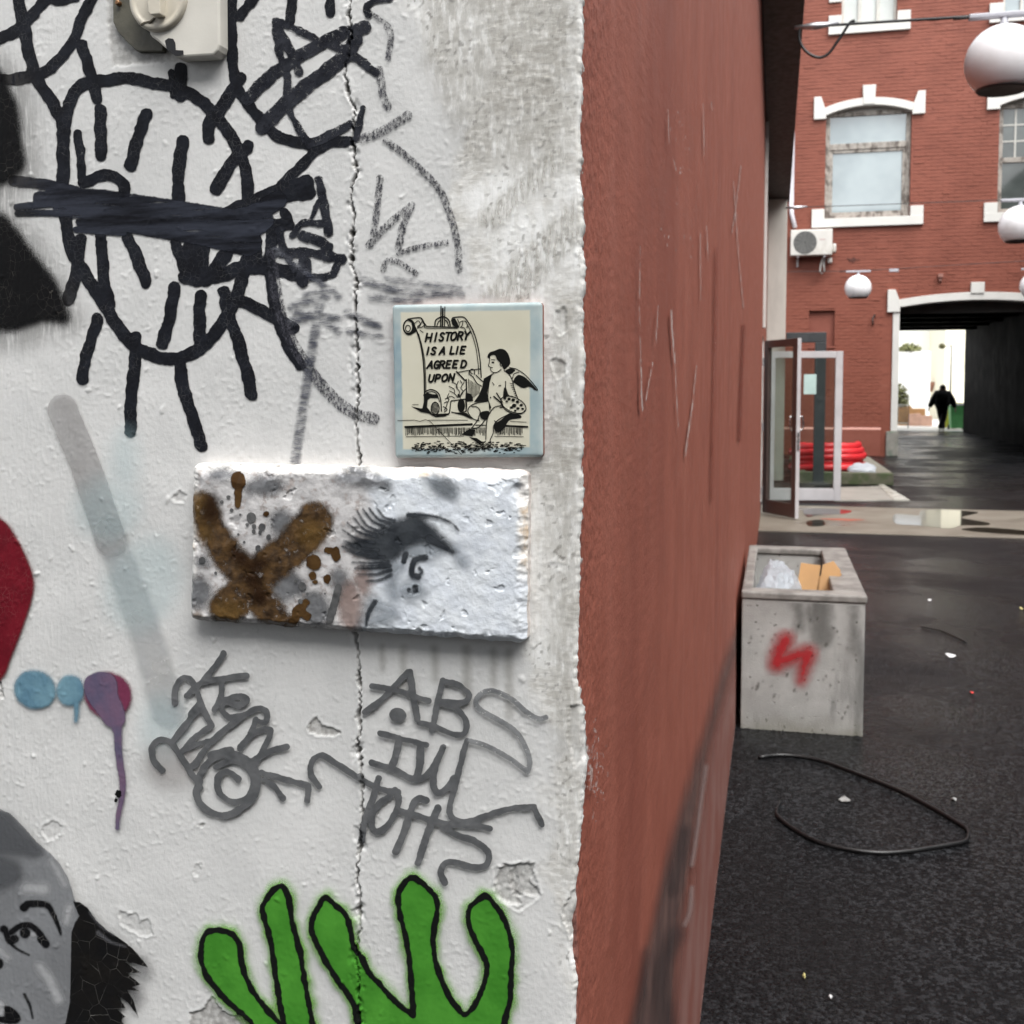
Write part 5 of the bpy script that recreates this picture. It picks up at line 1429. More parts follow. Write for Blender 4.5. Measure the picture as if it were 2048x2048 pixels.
def pane(x0, x1, z0, z1, y, mat, parent):
    m = MB().add([(x0, y, z0), (x1, y, z0), (x1, y - .004, z1), (x0, y - .004, z1)], [(0, 1, 2, 3)])
    return bpart(m, 'pane', mat, parent)


def win_root(name_label):
    o = bpy.data.objects.new('window', None)
    COL.objects.link(o)
    o.parent = bb_
    o.location = INV
    o['label'] = name_label
    return o


# main window
wr = win_root('tall window with transom and weathered wooden frame')
x0, x1, z0, zc, zs = w1x0, w1x1, w1z0, w1zc, w1zs
zt = fx('K', 830, 1018)[1]
zq = fx('K', 830, 800)[1]
fw_ = .10
bpart(bars([(x0, x0 + fw_, z0, zq + .1), (x1 - fw_, x1, z0, zq + .1), (x0 + fw_, x1 - fw_, z0, z0 + .1), (x0 + fw_, x1 - fw_, zt - .07, zt + .07), (x0 + fw_, x1 - fw_, zq - .01, zq + .09)], YF + .12, YF + .20), 'frame', OLDWOOD, wr, bevel=.008)
bpart(bars([(x0 + fw_, x0 + fw_ + .07, z0 + .1, zt - .07), (x1 - fw_ - .07, x1 - fw_, z0 + .1, zt - .07), (x0 + fw_ + .07, x1 - fw_ - .07, z0 + .1, z0 + .16), (x0 + fw_ + .07, x1 - fw_ - .07, zt - .14, zt - .071)], YF + .14, YF + .19), 'sash', OLDWOOD, wr, bevel=.006)
bpart(MB().prism([(x0, zq + .09), (x1, zq + .09)] + arc(x0, x1, zs, zc)[::-1], 1, YF + .15, YF + .19), 'arch_panel', pmat('grey arch panel', (.36, .345, .32), .6, .1, 8), wr)
pane(x0 + fw_, x1 - fw_, zt + .06, zq, YF + .17, PANE_SKY, wr)
pane(x0 + fw_, x1 - fw_, z0 + .1, zt - .1, YF + .175, PANE_SKY, wr)
lintel(x0, x1, zs, zc, .27, .50, .17, .27, wr)
sill(x0, x1, z0, .28, .42, .20, wr)
# small upper window, three lights
wr = win_root('upper three-light window with frosted panes')
x0, x1, z0 = w2x0, w2x1, w2z0
z1 = z0 + 2.6
wd = (x1 - x0) / 3
bpart(bars([(x0, x0 + .06, z0, z1), (x1 - .06, x1, z0, z1), (x0 + .06, x1 - .06, z0, z0 + .06), (x0 + .06, x1 - .06, z0 + .9, z0 + .96), (x0 + .06, x1 - .06, z0 + 1.8, z0 + 1.86), (x0 + wd - .04, x0 + wd + .04, z0 + .06, z1), (x0 + 2 * wd - .04, x0 + 2 * wd + .04, z0 + .06, z1)], YF + .10, YF + .17), 'frame', PALEWOOD, wr, bevel=.006)
for k in range(3):
    for j in range(3): pane(x0 + k * wd + .03, x0 + (k + 1) * wd - .03, z0 + .05 + .9 * j, min(z1, z0 + .93 + .9 * j), YF + .15, PANE_PALE, wr)
sill(x0, x1, z0, .28, .42, .20, wr)
for xa in (x0 - .28, x1 + .004): bpart(MB().box(xa, xa + .276, YF - .06, YF + .02, z0 + .52, z0 + .95), 'quoin_block', TRIM, wr, bevel=.006)
# small-paned window at the right edge
wr = win_root('small-paned sash window at the right edge')
x0, x1, z0, zs, zc = w3x0, w3x1, w1z0, w3zs, w3zc
zmid = fx('K', 1850, 1118)[1]
zq = fx('K', 1850, 755)[1]
cols = 6
cw_ = (x1 - x0 - .2) / cols
rows_ = 3
rh = (zq - zmid - .05) / rows_
fr_ = [(x0, x0 + .10, z0, zq + .12), (x1 - .1, x1, z0, zq + .12), (x0 + .1, x1 - .1, z0, z0 + .1), (x0 + .1, x1 - .1, zmid - .06, zmid + .05), (x0 + .1, x1 - .1, zq, zq + .10)]
bpart(bars(fr_, YF + .12, YF + .20), 'frame', OLDWOOD, wr, bevel=.006)
mb_ = [(x0 + .1 + k * cw_ - .018, x0 + .1 + k * cw_ + .018, zmid + .05, zq) for k in range(1, cols)]
bpart(bars(mb_, YF + .145, YF + .185), 'muntin', PALEWOOD, wr)
bpart(bars([(x0 + .1, x1 - .1, zmid + .05 + k * rh - .016, zmid + .05 + k * rh + .016) for k in range(1, rows_)], YF + .147, YF + .183), 'muntin', PALEWOOD, wr)
bpart(bars([(x0 + .1 + 2 * cw_ - .03, x0 + .1 + 2 * cw_ + .03, z0 + .1, zmid - .06), (x0 + .1 + 4 * cw_ - .03, x0 + .1 + 4 * cw_ + .03, z0 + .1, zmid - .06)], YF + .14, YF + .19), 'muntin', PALEWOOD, wr)
for k in range(cols):
    for j in range(rows_): pane(x0 + .1 + k * cw_, x0 + .1 + (k + 1) * cw_, zmid + .05 + j * rh, zmid + .05 + (j + 1) * rh, YF + .165 + random.uniform(-.002, .002), PANE_DARK, wr)
for k in range(3): pane(x0 + .1 + 2 * k * cw_, x0 + .1 + 2 * (k + 1) * cw_, z0 + .08, zmid - .03, YF + .167, PANE_DARK, wr)
bpart(MB().prism([(x0, zq + .10), (x1, zq + .10)] + arc(x0, x1, zs, zc)[::-1], 1, YF + .15, YF + .19), 'arch_panel', bpy.data.materials['grey arch panel'], wr)
lintel(x0, x1, zs, zc, .27, .50, .17, .27, wr)
sill(x0, x1, z0, .28, .42, .20, wr)
# upper window at the right edge
wr = win_root('upper window behind the big globe lamp')
x0, x1, z0 = w4x0, w4x1, w4z0
z1 = z0 + 2.6
bpart(bars([(x0, x0 + .06, z0, z1), (x1 - .06, x1, z0, z1), (x0 + .06, x1 - .06, z0, z0 + .06), (x0 + wd - .03, x0 + wd + .03, z0 + .06, z1), (x0 + 2 * wd - .03, x0 + 2 * wd + .03, z0 + .06, z1)], YF + .10, YF + .17), 'frame', PALEWOOD, wr, bevel=.006)
for k in range(3): pane(x0 + k * wd + .03, x0 + (k + 1) * wd - .03, z0 + .05, z1, YF + .15, PANE_SKY, wr)
sill(x0, x1, z0, .28, .42, .20, wr)

# ------------------------------------------------------------------ arch of the passage
ar = bpy.data.objects.new('passage_arch', None); COL.objects.link(ar); ar.parent = bb_; ar.location = INV
ar['label'] = 'white segmental arch and posts round the passage'
inn, outr = arc(ax0, ax1, azs, azc, 22), arc(ax0, ax1, azs, azc, 22, off=.17)
bpart(MB().prism(inn + outr[::-1], 1, YF - .07, YF + .45), 'arch_band', TRIM, ar, bevel=.006)
exz = fx('R', 430, 165)[1]; ebz = fx('R', 480, 412)[1]
for s_, xe in ((-1, ax0), (1, ax1)):
    ew = ax0 - fx('R', 412, 300)[0]
    pw = ax0 - fx('R', 466, 800)[0]
    bpart(MB().prism([(xe + s_ * .003, ebz), (xe + s_ * ew, ebz), (xe + s_ * ew, exz), (xe + s_ * ew * .40, exz), (xe + s_ * ew * .08, azs + .17), (xe + s_ * .003, azs + .1)], 1, YF - .09, YF + .02), 'arch_ear', TRIM, ar, bevel=.008)
    bpart(MB().box(*sorted((xe + s_ * .002, xe + s_ * pw)), YF - .05, YF + .44, PL - .03, ebz - .004), 'post', TRIM, ar, bevel=.008)
    bpart(MB().box(*sorted((xe - s_ * .02, xe + s_ * (pw + .1))), YF - .10, YF + .46, 0, PL - .035), 'post_foot', pmat('mossy stone foot', (.22, .21, .185), .75, .2, 6, .3, 40, stain=(.09, .15, .10), ss=4) if s_ < 0 else bpy.data.materials['mossy stone foot'], ar, bevel=.02)
bpart(MB().box(axk - .14, axk + .14, YF - .10, YF + .02, azc + .14, fx('R', 1400, 82)[1]), 'keystone', TRIM, ar, bevel=.008)
bpart(MB().box(ax0 - .3, ax1 + .3, YF + .451, YF + .50, azs - .12, 3.945), 'arch_soffit', pmat('grey soffit', (.05, .048, .046), .8, spec=.05), ar)
# hook and vent on the facade
hk = fx('L', 860, 670)
bpart(MB().tube([(hk[0] + .05, YF - .02, hk[1] + .12), (hk[0], YF - .10, hk[1] + .05), (hk[0], YF - .11, hk[1] - .08), (hk[0], YF - .05, hk[1] - .12)], .02, 8), 'wall_hook', BROWN, smooth=True)
hk = fx('L', 1335, 370)
bpart(MB().box(hk[0] - .05, hk[0] + .05, YF - .12, YF, hk[1] + .0, hk[1] + .08).box(hk[0] - .03, hk[0] + .03, YF - .08, YF, hk[1] - .08, hk[1]), 'sensor', pmat('dull red sensor box', (.30, .14, .11), .5))
hk = fx('L', 720, 245)
bpart(MB().prism([(hk[0] + .12 * cos(q) * (1 + .4 * sin(3 * q + 1)), hk[1] + .05 * sin(q) * (1 + .5 * cos(5 * q))) for q in np.linspace(0, 2 * pi, 20)[:-1]], 1, YF - .016, YF - .002), 'rusty_patch', pmat('dark rusty mortar', (.10, .03, .02), .8, .3, 20, .5, 40))
# conduit down to the air conditioner
cpx_ = fx('K', 292, 1450)
top_ = fx('K', 298, 560)
bpart(MB().box(cpx_[0] - .05, cpx_[0] + .05, YF - .08, YF - .008, cpx_[1], 10.5), 'conduit', pmat('lilac white conduit', (.62, .60, .64), .45), bevel=.01)
e_ = fx('K', 318, 1615)
bpart(MB().tube([(cpx_[0], YF - .045, cpx_[1]), (cpx_[0] + .01, YF - .05, cpx_[1] - .2), (e_[0], YF - .08, e_[1] + .02)], .05, 10), 'conduit_bend', bpy.data.materials['lilac white conduit'], smooth=True)

# ------------------------------------------------------------------ air conditioner
a0_, az1 = fx('L', 286, 35, YF - .38); a1_, az0 = fx('L', 578, 208, YF - .38)
ac = empty('air_conditioner', ((a0_ + a1_) / 2, YF - .2, az0))
tag(ac, 'cream outdoor air conditioner unit on the brick wall below the tall window', 'air conditioner')
L0 = lambda x, y, z: (x - (a0_ + a1_) / 2, y - (YF - .2), z - az0)
W_, H_ = a1_ - a0_, az1 - az0
ACM = pmat('cream metal casing', (.60, .58, .54), .45, .05, 4, .04, 60, stain=(.45, .42, .37), ss=3)
MB().box(-W_ / 2, W_ / 2, -.18, .12, 0, H_).build('casing', ACM, ac, bevel=.02)
MB().box(W_ / 2 + .001, W_ / 2 + .09, -.10, .10, .06, H_ * .45).build('valve_cover', ACM, ac, bevel=.03)
cxf = -W_ / 2 + W_ * .35
rf = H_ * .44
MB().lathe([(rf, .0), (rf, .006), (rf * .96, .008)], (cxf, -.181, H_ / 2), 36, axis=1).build('fan_recess', pmat('dark fan recess', (.085, .085, .08), .6), ac)
for k in range(7):
    rr0 = rf * (.18 + .12 * k)
    MB().tube([(cxf + rr0 * cos(q), -.193, H_ / 2 + rr0 * sin(q)) for q in np.linspace(0, 2 * pi, 33)[:-1]], .005, 5, closed=True).build('grille_ring', pmat('grille wire', (.22, .22, .21), .4) if k == 0 else bpy.data.materials['grille wire'], ac)
for k in range(12):
    q = 2 * pi * k / 12
    MB().tube([(cxf + rf * .1 * cos(q), -.197, H_ / 2 + rf * .1 * sin(q)), (cxf + rf * .95 * cos(q), -.197, H_ / 2 + rf * .95 * sin(q))], .004, 5).build('grille_spoke', bpy.data.materials['grille wire'], ac)
MB().box(W_ * .2, W_ * .33, -.184, -.18, H_ * .58, H_ * .62).build('name_plate', pmat('faint pink plate', (.55, .40, .38), .5), ac)
for s_ in (-.32, .32): MB().box(s_ * W_ - .02, s_ * W_ + .02, -.15, .18, -.045, -.002).box(s_ * W_ - .02, s_ * W_ + .02, .14, .18, -.22, -.046).build('bracket', ALU, ac, bevel=.004)
MB().tube([(W_ * .30, .0, -.003), (W_ * .24, .02, -.20), (W_ * .22, .03, -.34), (W_ * .27, .03, -.41), (W_ * .33, .03, -.34), (W_ * .30, .02, -.18), (W_ * .36, .05, -.05)], .018, 8).build('drain_hose', pmat('grey drain hose', (.55, .53, .50), .5), ac, smooth=True)
MB().lathe([(.05, 0), (.055, .05), (.05, .12)], (W_ * .46, .08, -.16), 14, axis=2).build('pipe_joint', ACM, ac, smooth=True)
# ================================================================== pavement, bed, frame
CONC = pmat('worn concrete', (.30, .285, .255), .55, .12, 3, .3, 90, .003, stain=(.16, .15, .13), ss=1.2, lo=.5, hi=.7)
t = NT('wet concrete strip')
c = t.mix(t.step(.3, .7, t.noise(2.5, 5, .6)), (.165, .143, .112), (.235, .21, .172))
wet = t.step(.52, .72, t.noise(.75, 4, .55, (1, 1.6, 1)))
c = t.mix(t.math('MULTIPLY', wet, .6), c, (.10, .088, .07))
rgh = t.math('MULTIPLY_ADD', wet, -.32, .50)
t.set(c, rgh, t.bump(t.math('MULTIPLY', t.noise(160, 4), t.math('SUBTRACT', 1.05, wet)), .3, .003), spec=.5)
STRIP = t.m
y0s, y1s = 10.76, 13.42
o = MB().box(.002, 9.5, y0s, y1s, -.05, .012).build('concrete_pavement', STRIP, bevel=.004)
tag(o, 'wet tan concrete strip across the asphalt in front of the glass doors', kind='structure')
pr_ = lambda x, y: at(2, .014, x, y)
p = [pr_(1668, 1001), pr_(1818, 1000), pr_(1766, 972), pr_(1672, 975)]
m = MB().prism([(q[0], q[1]) for q in p], 2, -.05, .016)
o = m.build('paving_slab', CONC, bevel=.004); tag(o, 'pale concrete slab in front of the mossy bed', kind='structure')
p = [pr_(1786, 1000.2), pr_(1819, 1000.2), pr_(1768, 970), pr_(1757, 970)]
o = MB().prism([(q[0], q[1]) for q in p], 2, -.05, .022).build('paving_edge', pmat('pale wet concrete', (.45, .43, .38), .25, .1, 5), bevel=.003); tag(o, 'light edging strip of the slab', kind='structure')
rs = at(2, .0165, *zp('N', [(850, 264)])[0])
rm = MB().prism([(rs[0] + .22 * cos(q) * (1 + .25 * sin(3 * q)), rs[1] + .10 * sin(q)) for q in np.linspace(0, 2 * pi, 18)[:-1]], 2, .0125, .0145)
rm.build('red_paint_stain', pmat('faded red stain', (.36, .10, .06), .5, .3, 20), bpy.data.objects['concrete_pavement'])

# puddles on the strip
t = NT('puddle water')
gl = t.n('BsdfGlossy'); gl.inputs['Roughness'].default_value = .06
tr2 = t.n('BsdfTransparent'); tr2.inputs['Color'].default_value = (.45, .43, .40, 1)
lw2_ = t.n('LayerWeight'); lw2_.inputs['Blend'].default_value = .5
ms = t.n('MixShader')
t.l(t.math('MULTIPLY_ADD', t.math('POWER', lw2_.outputs['Facing'], 4.0), .85, .04), ms.inputs[0]); t.l(tr2.outputs[0], ms.inputs[1]); t.l(gl.outputs[0], ms.inputs[2]); t.l(ms.outputs[0], t.out.inputs[0])
t.l(t.bump(t.noise(40, 2), .03, .002), gl.inputs['Normal'])
WATER = t.m
for poly_ in ([(1150, 250), (1180, 232), (1300, 240), (1320, 212), (1430, 205), (1560, 212), (1660, 222), (1600, 240), (1560, 255), (1720, 285), (1700, 300), (1560, 300), (1480, 318), (1300, 300), (1170, 290)],
              [(1560, 320), (1700, 312), (1932, 330), (2050, 345), (2050, 362), (1800, 350), (1620, 335)], [(620, 205), (760, 200), (900, 212), (860, 230), (700, 240), (640, 250)], [(640, 275), (730, 268), (740, 300), (650, 305)]):
    pp = [at(2, .016, *q) for q in spline(zp('N', poly_ + [poly_[0]]), 4)[:-1]]
    o = MB().add([tuple(q) for q in pp], [tuple(range(len(pp)))]).build('puddle', WATER)
    tag(o, 'shallow puddle on the concrete strip', kind='structure')

# mossy raised bed
MOSS = pmat('mossy concrete kerb', (.105, .10, .07), .8, .25, 6, .4, 60, .004, stain=(.055, .075, .03), ss=4, lo=.42, hi=.62)
c1 = at(2, 0, 1787, 971); c2 = at(2, .2, 1722, 908)
bxr, byf = float(c1[0]), float(c1[1])
bed = empty('raised_bed', (bxr - .9, byf + .8, 0))
tag(bed, 'raised bed with mossy concrete kerbs beside the arch, holding the red hose', 'planter')
B_ = lambda m, n, mt, **k: setattr(m.build(n, mt, bed, **k), 'location', (-(bxr - .9), -(byf + .8), 0))
BLX = .45
BY1 = byf + 4.6
B_(MB().box(BLX, bxr, byf, byf + .22, 0, .19), 'kerb', MOSS, bevel=.012)
B_(MB().box(bxr - .24, bxr, byf + .222, BY1, 0, .19), 'kerb', pmat('concrete kerb top', (.20, .19, .155), .75, .2, 6, .3, 60, stain=(.11, .11, .07), ss=3), bevel=.012)
B_(MB().box(BLX, BLX + .2, byf + .222, BY1, 0, .188), 'kerb', MOSS, bevel=.012)
B_(MB().box(BLX + .2, bxr - .24, byf + .22, BY1, 0, .10), 'soil', pmat('dark soil', (.02, .018, .014), .9, .3, 30, .8, 80, .01))

# red corrugated hose, coiled
hc = at(1, byf + 1.0, 1655, 925)
hose = empty('hose_coil', (hc[0], byf + 1.0, .10))
tag(hose, 'coil of bright red corrugated hose lying in the raised bed', 'hose')
t = NT('red hose plastic')
wv = t.n('TexWave', wave_type='RINGS', rings_direction='Z')
t.set(t.mix(t.step(.3, .7, t.noise(5, 3)), (.50, .016, .022), (.62, .028, .034)), .35, t.bump(t.noise(70, 2, .5, (1, 1, .4)), .4, .006), spec=.5)
RED = t.m
pts = []
turns = 5
for i in range(turns * 36 + 1):
    q = 2 * pi * i / 36
    lv = i / 36
    R_ = .54 + .035 * sin(lv * 2.3) - .03 * (lv > 3.6)
    pts.append((R_ * cos(q), R_ * .92 * sin(q), .06 + .085 * lv + .01 * sin(3 * q)))
MB().tube(pts, [.062 if (i % 2) else .068 for i in range(len(pts))], 10).build('coil', RED, hose, smooth=True)
pts2 = [((.42 - .02 * k / 36) * cos(2 * pi * k / 36), (.40) * sin(2 * pi * k / 36), .42 + .01 * sin(k * .3)) for k in range(60)]
MB().tube(pts2, [.06 if (i % 2) else .066 for i in range(len(pts2))], 10).build('inner_turn', RED, hose, smooth=True)


def crumple(name, mat, loc, size, seed, parent=None, sub=3, amp=.45):
    import bmesh
    bm = bmesh.new()
    bmesh.ops.create_icosphere(bm, subdivisions=sub, radius=1)
    rs_ = random.Random(seed)
    dirs = [np.array([rs_.gauss(0, 1) for _ in range(3)]) for _ in range(16)]
    dirs = [d / np.linalg.norm(d) for d in dirs]
    offs = [rs_.uniform(.45, 1) for _ in dirs]
    for v in bm.verts:
        n = np.array(v.co)
        k = min([1.0] + [o_ / max(1e-3, n @ d) for d, o_ in zip(dirs, offs) if n @ d > .2])
        k *= 1 + amp * (rs_.random() - .5) * .4
        v.co = (n[0] * k * size[0], n[1] * k * size[1], max(-.5, n[2]) * k * size[2])
    me = bpy.data.meshes.new(name)
    bm.to_mesh(me); bm.free()
    return link(name, me, mat, parent, loc)


tp = NT('thin white plastic')
tp.set((.62, .66, .70), .28, tp.bump(tp.noise(30, 4), .6, .01), spec=.6)
tp.b.inputs['Subsurface Weight'].default_value = 0.0
trn = tp.n('BsdfTranslucent'); trn.inputs['Color'].default_value = (.8, .84, .88, 1)
tmx = tp.n('MixShader'); tmx.inputs[0].default_value = .5
tp.l(tp.b.outputs[0], tmx.inputs[1]); tp.l(trn.outputs[0], tmx.inputs[2]); tp.l(tmx.outputs[0], tp.out.inputs[0])
PLASTIC = tp.m
bgp = at(2, .17, 1725, 943)
tag(crumple('plastic_bag', PLASTIC, (bgp[0] - .02, byf + .40, .18), (.24, .16, .15), 3), 'crumpled white plastic bag at the end of the red hose', 'bag')

# steel portal frame by the pier
FR = pmat('dark grey steel', (.045, .052, .056), .45, .1, 5)
sf = empty('steel_frame', (.84, 17.06, 0))
tag(sf, 'dark grey square steel frame standing behind the glass doors', 'frame')
MB().box(-.085, .085, -.07, .07, .02, 2.24).build('post', FR, sf, bevel=.006)
MB().box(-.53, .085, -.071, .069, 2.242, 2.40).build('top_rail', FR, sf, bevel=.006)
MB().box(-.14, .14, -.12, .12, 0, .02).build('base_plate', FR, sf)

# ================================================================== concrete trough
pb = empty('concrete_trough', (.28, 3.88, 0))
tag(pb, 'weathered concrete trough against the red wall with a red spray mark', 'planter')
t = NT('weathered concrete')
c = t.mix(t.step(.3, .7, t.noise(5, 5, .6)), (.33, .325, .31), (.46, .455, .435))
c = t.mix(t.step(.5, .68, t.noise(4, 5, .6, (1.6, 1, .3))), c, (.20, .20, .19))
c = t.mix(t.step(.63, .70, t.noise(38, 4, .6)), c, (.13, .125, .11))
tc = t.n('TexCoord'); sx = t.n('SeparateXYZ'); t.l(tc.outputs['Object'], sx.inputs[0])
grime = t.math('MULTIPLY', t.math('SUBTRACT', 1.0, t.step(.0, .15, t.math('MULTIPLY_ADD', t.noise(12, 3), .10, sx.outputs[2]))), .6)
c = t.mix(grime, c, (.17, .165, .11))
t.set(c, .68, t.bump(t.math('ADD', t.noise(160, 4), t.math('MULTIPLY', t.step(.62, .7, t.noise(38, 4, .6)), -1.2)), .5, .004), spec=.35)
TROUGH = t.m
t = NT('trough rim concrete')
t.set(t.mix(t.step(.35, .65, t.noise(14, 5, .6)), (.17, .16, .148), (.30, .285, .265)), .5, t.bump(t.noise(120, 4), .5, .003))
RIM = t.m
bw, bl, bh = .255, 1.45, .60
sh = lambda z: 0.0
m = MB()
yy0 = 0
# front wall with uneven foot
def wallbox(x0, x1, y0, y1, z0, z1, n, nm, mat):
    mm = MB()
    xs_ = np.linspace(x0, x1, n)
    bot = [(x, z0 + random.uniform(-.004, .004)) for x in xs_]
    mm.prism(bot + [(x1, z1), (x0, z1)], 1, y0, y1)
    return mm.build(nm, mat, pb, bevel=.008)
fw2 = wallbox(-bw, bw - .004, 0, .095, -.004, bh - .035, 60, 'front_panel', TROUGH)
wallbox(-bw, bw, bl - .09, bl, 0, bh - .035, 6, 'back_panel', TROUGH)
MB().box(bw - .125, bw, .096, bl - .091, 0, bh - .035).build('side_panel', TROUGH, pb, bevel=.008)
MB().box(-bw, -bw + .04, .096, bl - .091, 0, bh - .035).build('side_panel', TROUGH, pb, bevel=.008)
MB().box(-bw - .003, bw + .004, -.006, .10, bh - .034, bh).build('rim', RIM, pb, bevel=.008)
MB().box(-bw - .003, bw + .004, bl - .10, bl + .004, bh - .034, bh).build('rim', RIM, pb, bevel=.008)
MB().box(bw - .13, bw + .003, .101, bl - .101, bh - .034, bh).build('rim', RIM, pb, bevel=.008)
MB().box(-bw - .002, -bw + .045, .101, bl - .101, bh - .034, bh).build('rim', RIM, pb, bevel=.008)
MB().box(-bw + .041, bw - .126, .096, bl - .091, .02, .30).build('fill', bpy.data.materials['dark soil'], pb)
# red spray on the front
gx, gz = np.meshgrid(np.linspace(.02, .52, 90), np.linspace(.05, .56, 90))
TS = Surf(np.stack([gx, np.full_like(gx, 3.878), gz], -1), (0, -1, 0))
f = TS.field()
for w_, p_ in ((60, [(590, 780), (595, 900)]), (120, [(720, 770), (725, 880), (735, 960)]), (40, [(915, 770), (920, 900), (915, 1040)]), (40, [(650, 790), (655, 860)])): f.stroke('N', w_, p_)
ob = TS.paint('water_stain', f, paint_mat('dark water stain', (.13, .128, .118), soft=15, edge=12, es=26, alpha=.5, rough=.7, bump=0), pb, margin=18, lift=.0006, label='dark water stain below the rim')
ob.location = (-.28, -3.88, 0)
f = TS.field()
for k in range(46): f.ell('N', random.uniform(300, 940), random.uniform(850, 1480), random.uniform(3, 10), random.uniform(3, 12))
ob = TS.paint('pits', f, paint_mat('dark pits', (.09, .085, .07), soft=2.4, edge=4, es=90, alpha=.5, rough=.8, bump=0), pb, margin=4, lift=.0006, label='small dark pits in the concrete', kind='stuff')
ob.location = (-.28, -3.88, 0)
f = TS.field().stroke('N', 84, [(510, 985), (475, 1060), (460, 1120)]).stroke('N', 74, [(470, 1110), (560, 1080), (640, 1060)]).stroke('N', 92, [(640, 1070), (625, 1130), (605, 1220)], w1=36)
ob = TS.paint('red_spray_mark', f, paint_mat('red spray', (.44, .018, .024), soft=21, edge=5, es=40, speck=3, alpha=.92, rough=.5, bump=0), pb, margin=24, lift=.0008, label='soft red zigzag sprayed on the trough front')
ob.location = (-.28, -3.88, 0)
# what lies in it
bag = crumple('plastic_bag', PLASTIC, (.165, 4.38, .535), (.14, .34, .20), 8, sub=4, amp=.30)
tag(bag, 'crumpled translucent plastic bag lying in the concrete trough', 'bag')
CARD = pmat('brown cardboard', (.46, .265, .115), .75, .08, 8, .1, 120, stain=(.33, .19, .09), ss=5)
box_ = empty('cardboard_box', (.345, 4.34, .40))
tag(box_, 'flattened brown cardboard box standing in the concrete trough', 'box')
box_.rotation_euler = (radians(-24), radians(4), radians(-12))
MB().box(-.095, -.004, -.05, -.042, 0, .245).build('flap', CARD, box_, bevel=.001)
MB().prism([(.004, .0), (.085, .0), (.088, .235), (.05, .275), (.004, .25)], 1, -.048, -.040).build('flap', CARD, box_, bevel=.001)
MB().box(-.095, .085, .05, .056, 0, .22).build('back_flap', CARD, box_)
MB().box(.086, .091, -.039, .05, 0, .225).build('side_flap', CARD, box_)

# ================================================================== loose black cable and litter on the asphalt
RUB = pmat('black rubber', (.008, .008, .0085), .35, .2, 20)
lp = spline(zp('O', [(790, 140), (900, 130), (1050, 152), (1200, 205), (1400, 285), (1560, 370), (1660, 430), (1690, 455), (1690, 485), (1670, 505), (1560, 525), (1400, 548), (1260, 548), (1080, 515), (960, 460), (880, 400), (868, 370), (885, 330)]), 4)
pts = [at(2, .008, *q) for q in lp]
o = MB().tube(pts, .0055, 6, flat=1.5).build('black_cable', RUB, smooth=True)
tag(o, 'thin black rubber strip lying in a loop on the asphalt', 'cable')
lp = spline(zp('N', [(1320, 905), (1440, 930), (1500, 955), (1590, 998)]), 4)
o = MB().tube([at(2, .004, *q) for q in lp], .0035, 6).build('black_twig', RUB, smooth=True)
tag(o, 'short dark twig on the asphalt beyond the trough', 'twig')
PAPER = pmat('white paper', (.72, .72, .72), .7)
YEL = pmat('yellow scrap', (.62, .56, .24), .6)
REDS = pmat('red scrap', (.62, .06, .05), .5)
GRY = pmat('grey leaf scrap', (.30, .30, .29), .6)
LIT = [('N', 1492, 1075, 32, 16, PAPER, 'largest white paper scrap, on the asphalt right of the trough'), ('N', 1370, 744, 12, 5, PAPER, 'small white paper scrap on the asphalt, farther back than the largest one'), ('N', 1915, 794, 9, 6, YEL, 'yellowish scrap at the right edge of the asphalt'),
       ('N', 1622, 1298, 13, 6, REDS, 'small red scrap on the asphalt'), ('O', 1160, 320, 28, 12, GRY, 'grey leaf scrap inside the loop of black cable'), ('O', 985, 1080, 6, 7, YEL, 'tiny yellow scrap in the near asphalt'), ('O', 1100, 1170, 8, 7, PAPER, 'tiny white scrap nearest to us on the asphalt'),
       ('O', 1630, 318, 14, 6, GRY, 'grey scrap right of the cable loop'), ]
for i, (z, x, y, w_, h_, mt, lab) in enumerate(LIT):
    k = ZOOM[z][2]
    cpt = at(2, .006, *zp(z, [(x, y)])[0])
    e1 = at(2, .006, *zp(z, [(x + w_, y)])[0]); e2 = at(2, .006, *zp(z, [(x, y + h_)])[0])
    rx, ry = np.linalg.norm(e1 - cpt), min(.05, np.linalg.norm(e2 - cpt))
    rr = random.Random(i)
    n_ = 9
    ring = [(rx * cos(2 * pi * j / n_) * rr.uniform(.7, 1.1), ry * sin(2 * pi * j / n_) * rr.uniform(.7, 1.1), rr.uniform(-.003, .006)) for j in range(n_)]
    v = ring + [(a, b, c - .002) for a, b, c in ring] + [(0, 0, .006), (0, 0, .003)]
    fcs = [(j, (j + 1) % n_, 2 * n_) for j in range(n_)] + [((j + 1) % n_ + n_, j + n_, 2 * n_ + 1) for j in range(n_)] + [(j, j + n_, (j + 1) % n_ + n_, (j + 1) % n_) for j in range(n_)]
    o = MB().add(v, fcs).build('litter_scrap', mt, loc=tuple(cpt))
    o.rotation_euler = (0, 0, rr.uniform(-.3, .3))
    tag(o, lab, 'litter', 'scraps of litter on the asphalt')

# ================================================================== globe lamps on cables
t = NT('opal globe')
t.set(t.mix(t.step(.4, .7, t.noise(3, 4)), (.86, .855, .87), (.78, .77, .77)), .25, None, spec=.4)
t.b.inputs['Subsurface Weight'].default_value = .25
t.b.inputs['Subsurface Radius'].default_value = (.1, .1, .1)
OPAL = t.m
LGREY = pmat('grey lamp metal', (.42, .42, .46), .4, .05, 5)
DARKCAP = pmat('dark globe mouth', (.028, .022, .022), .5)


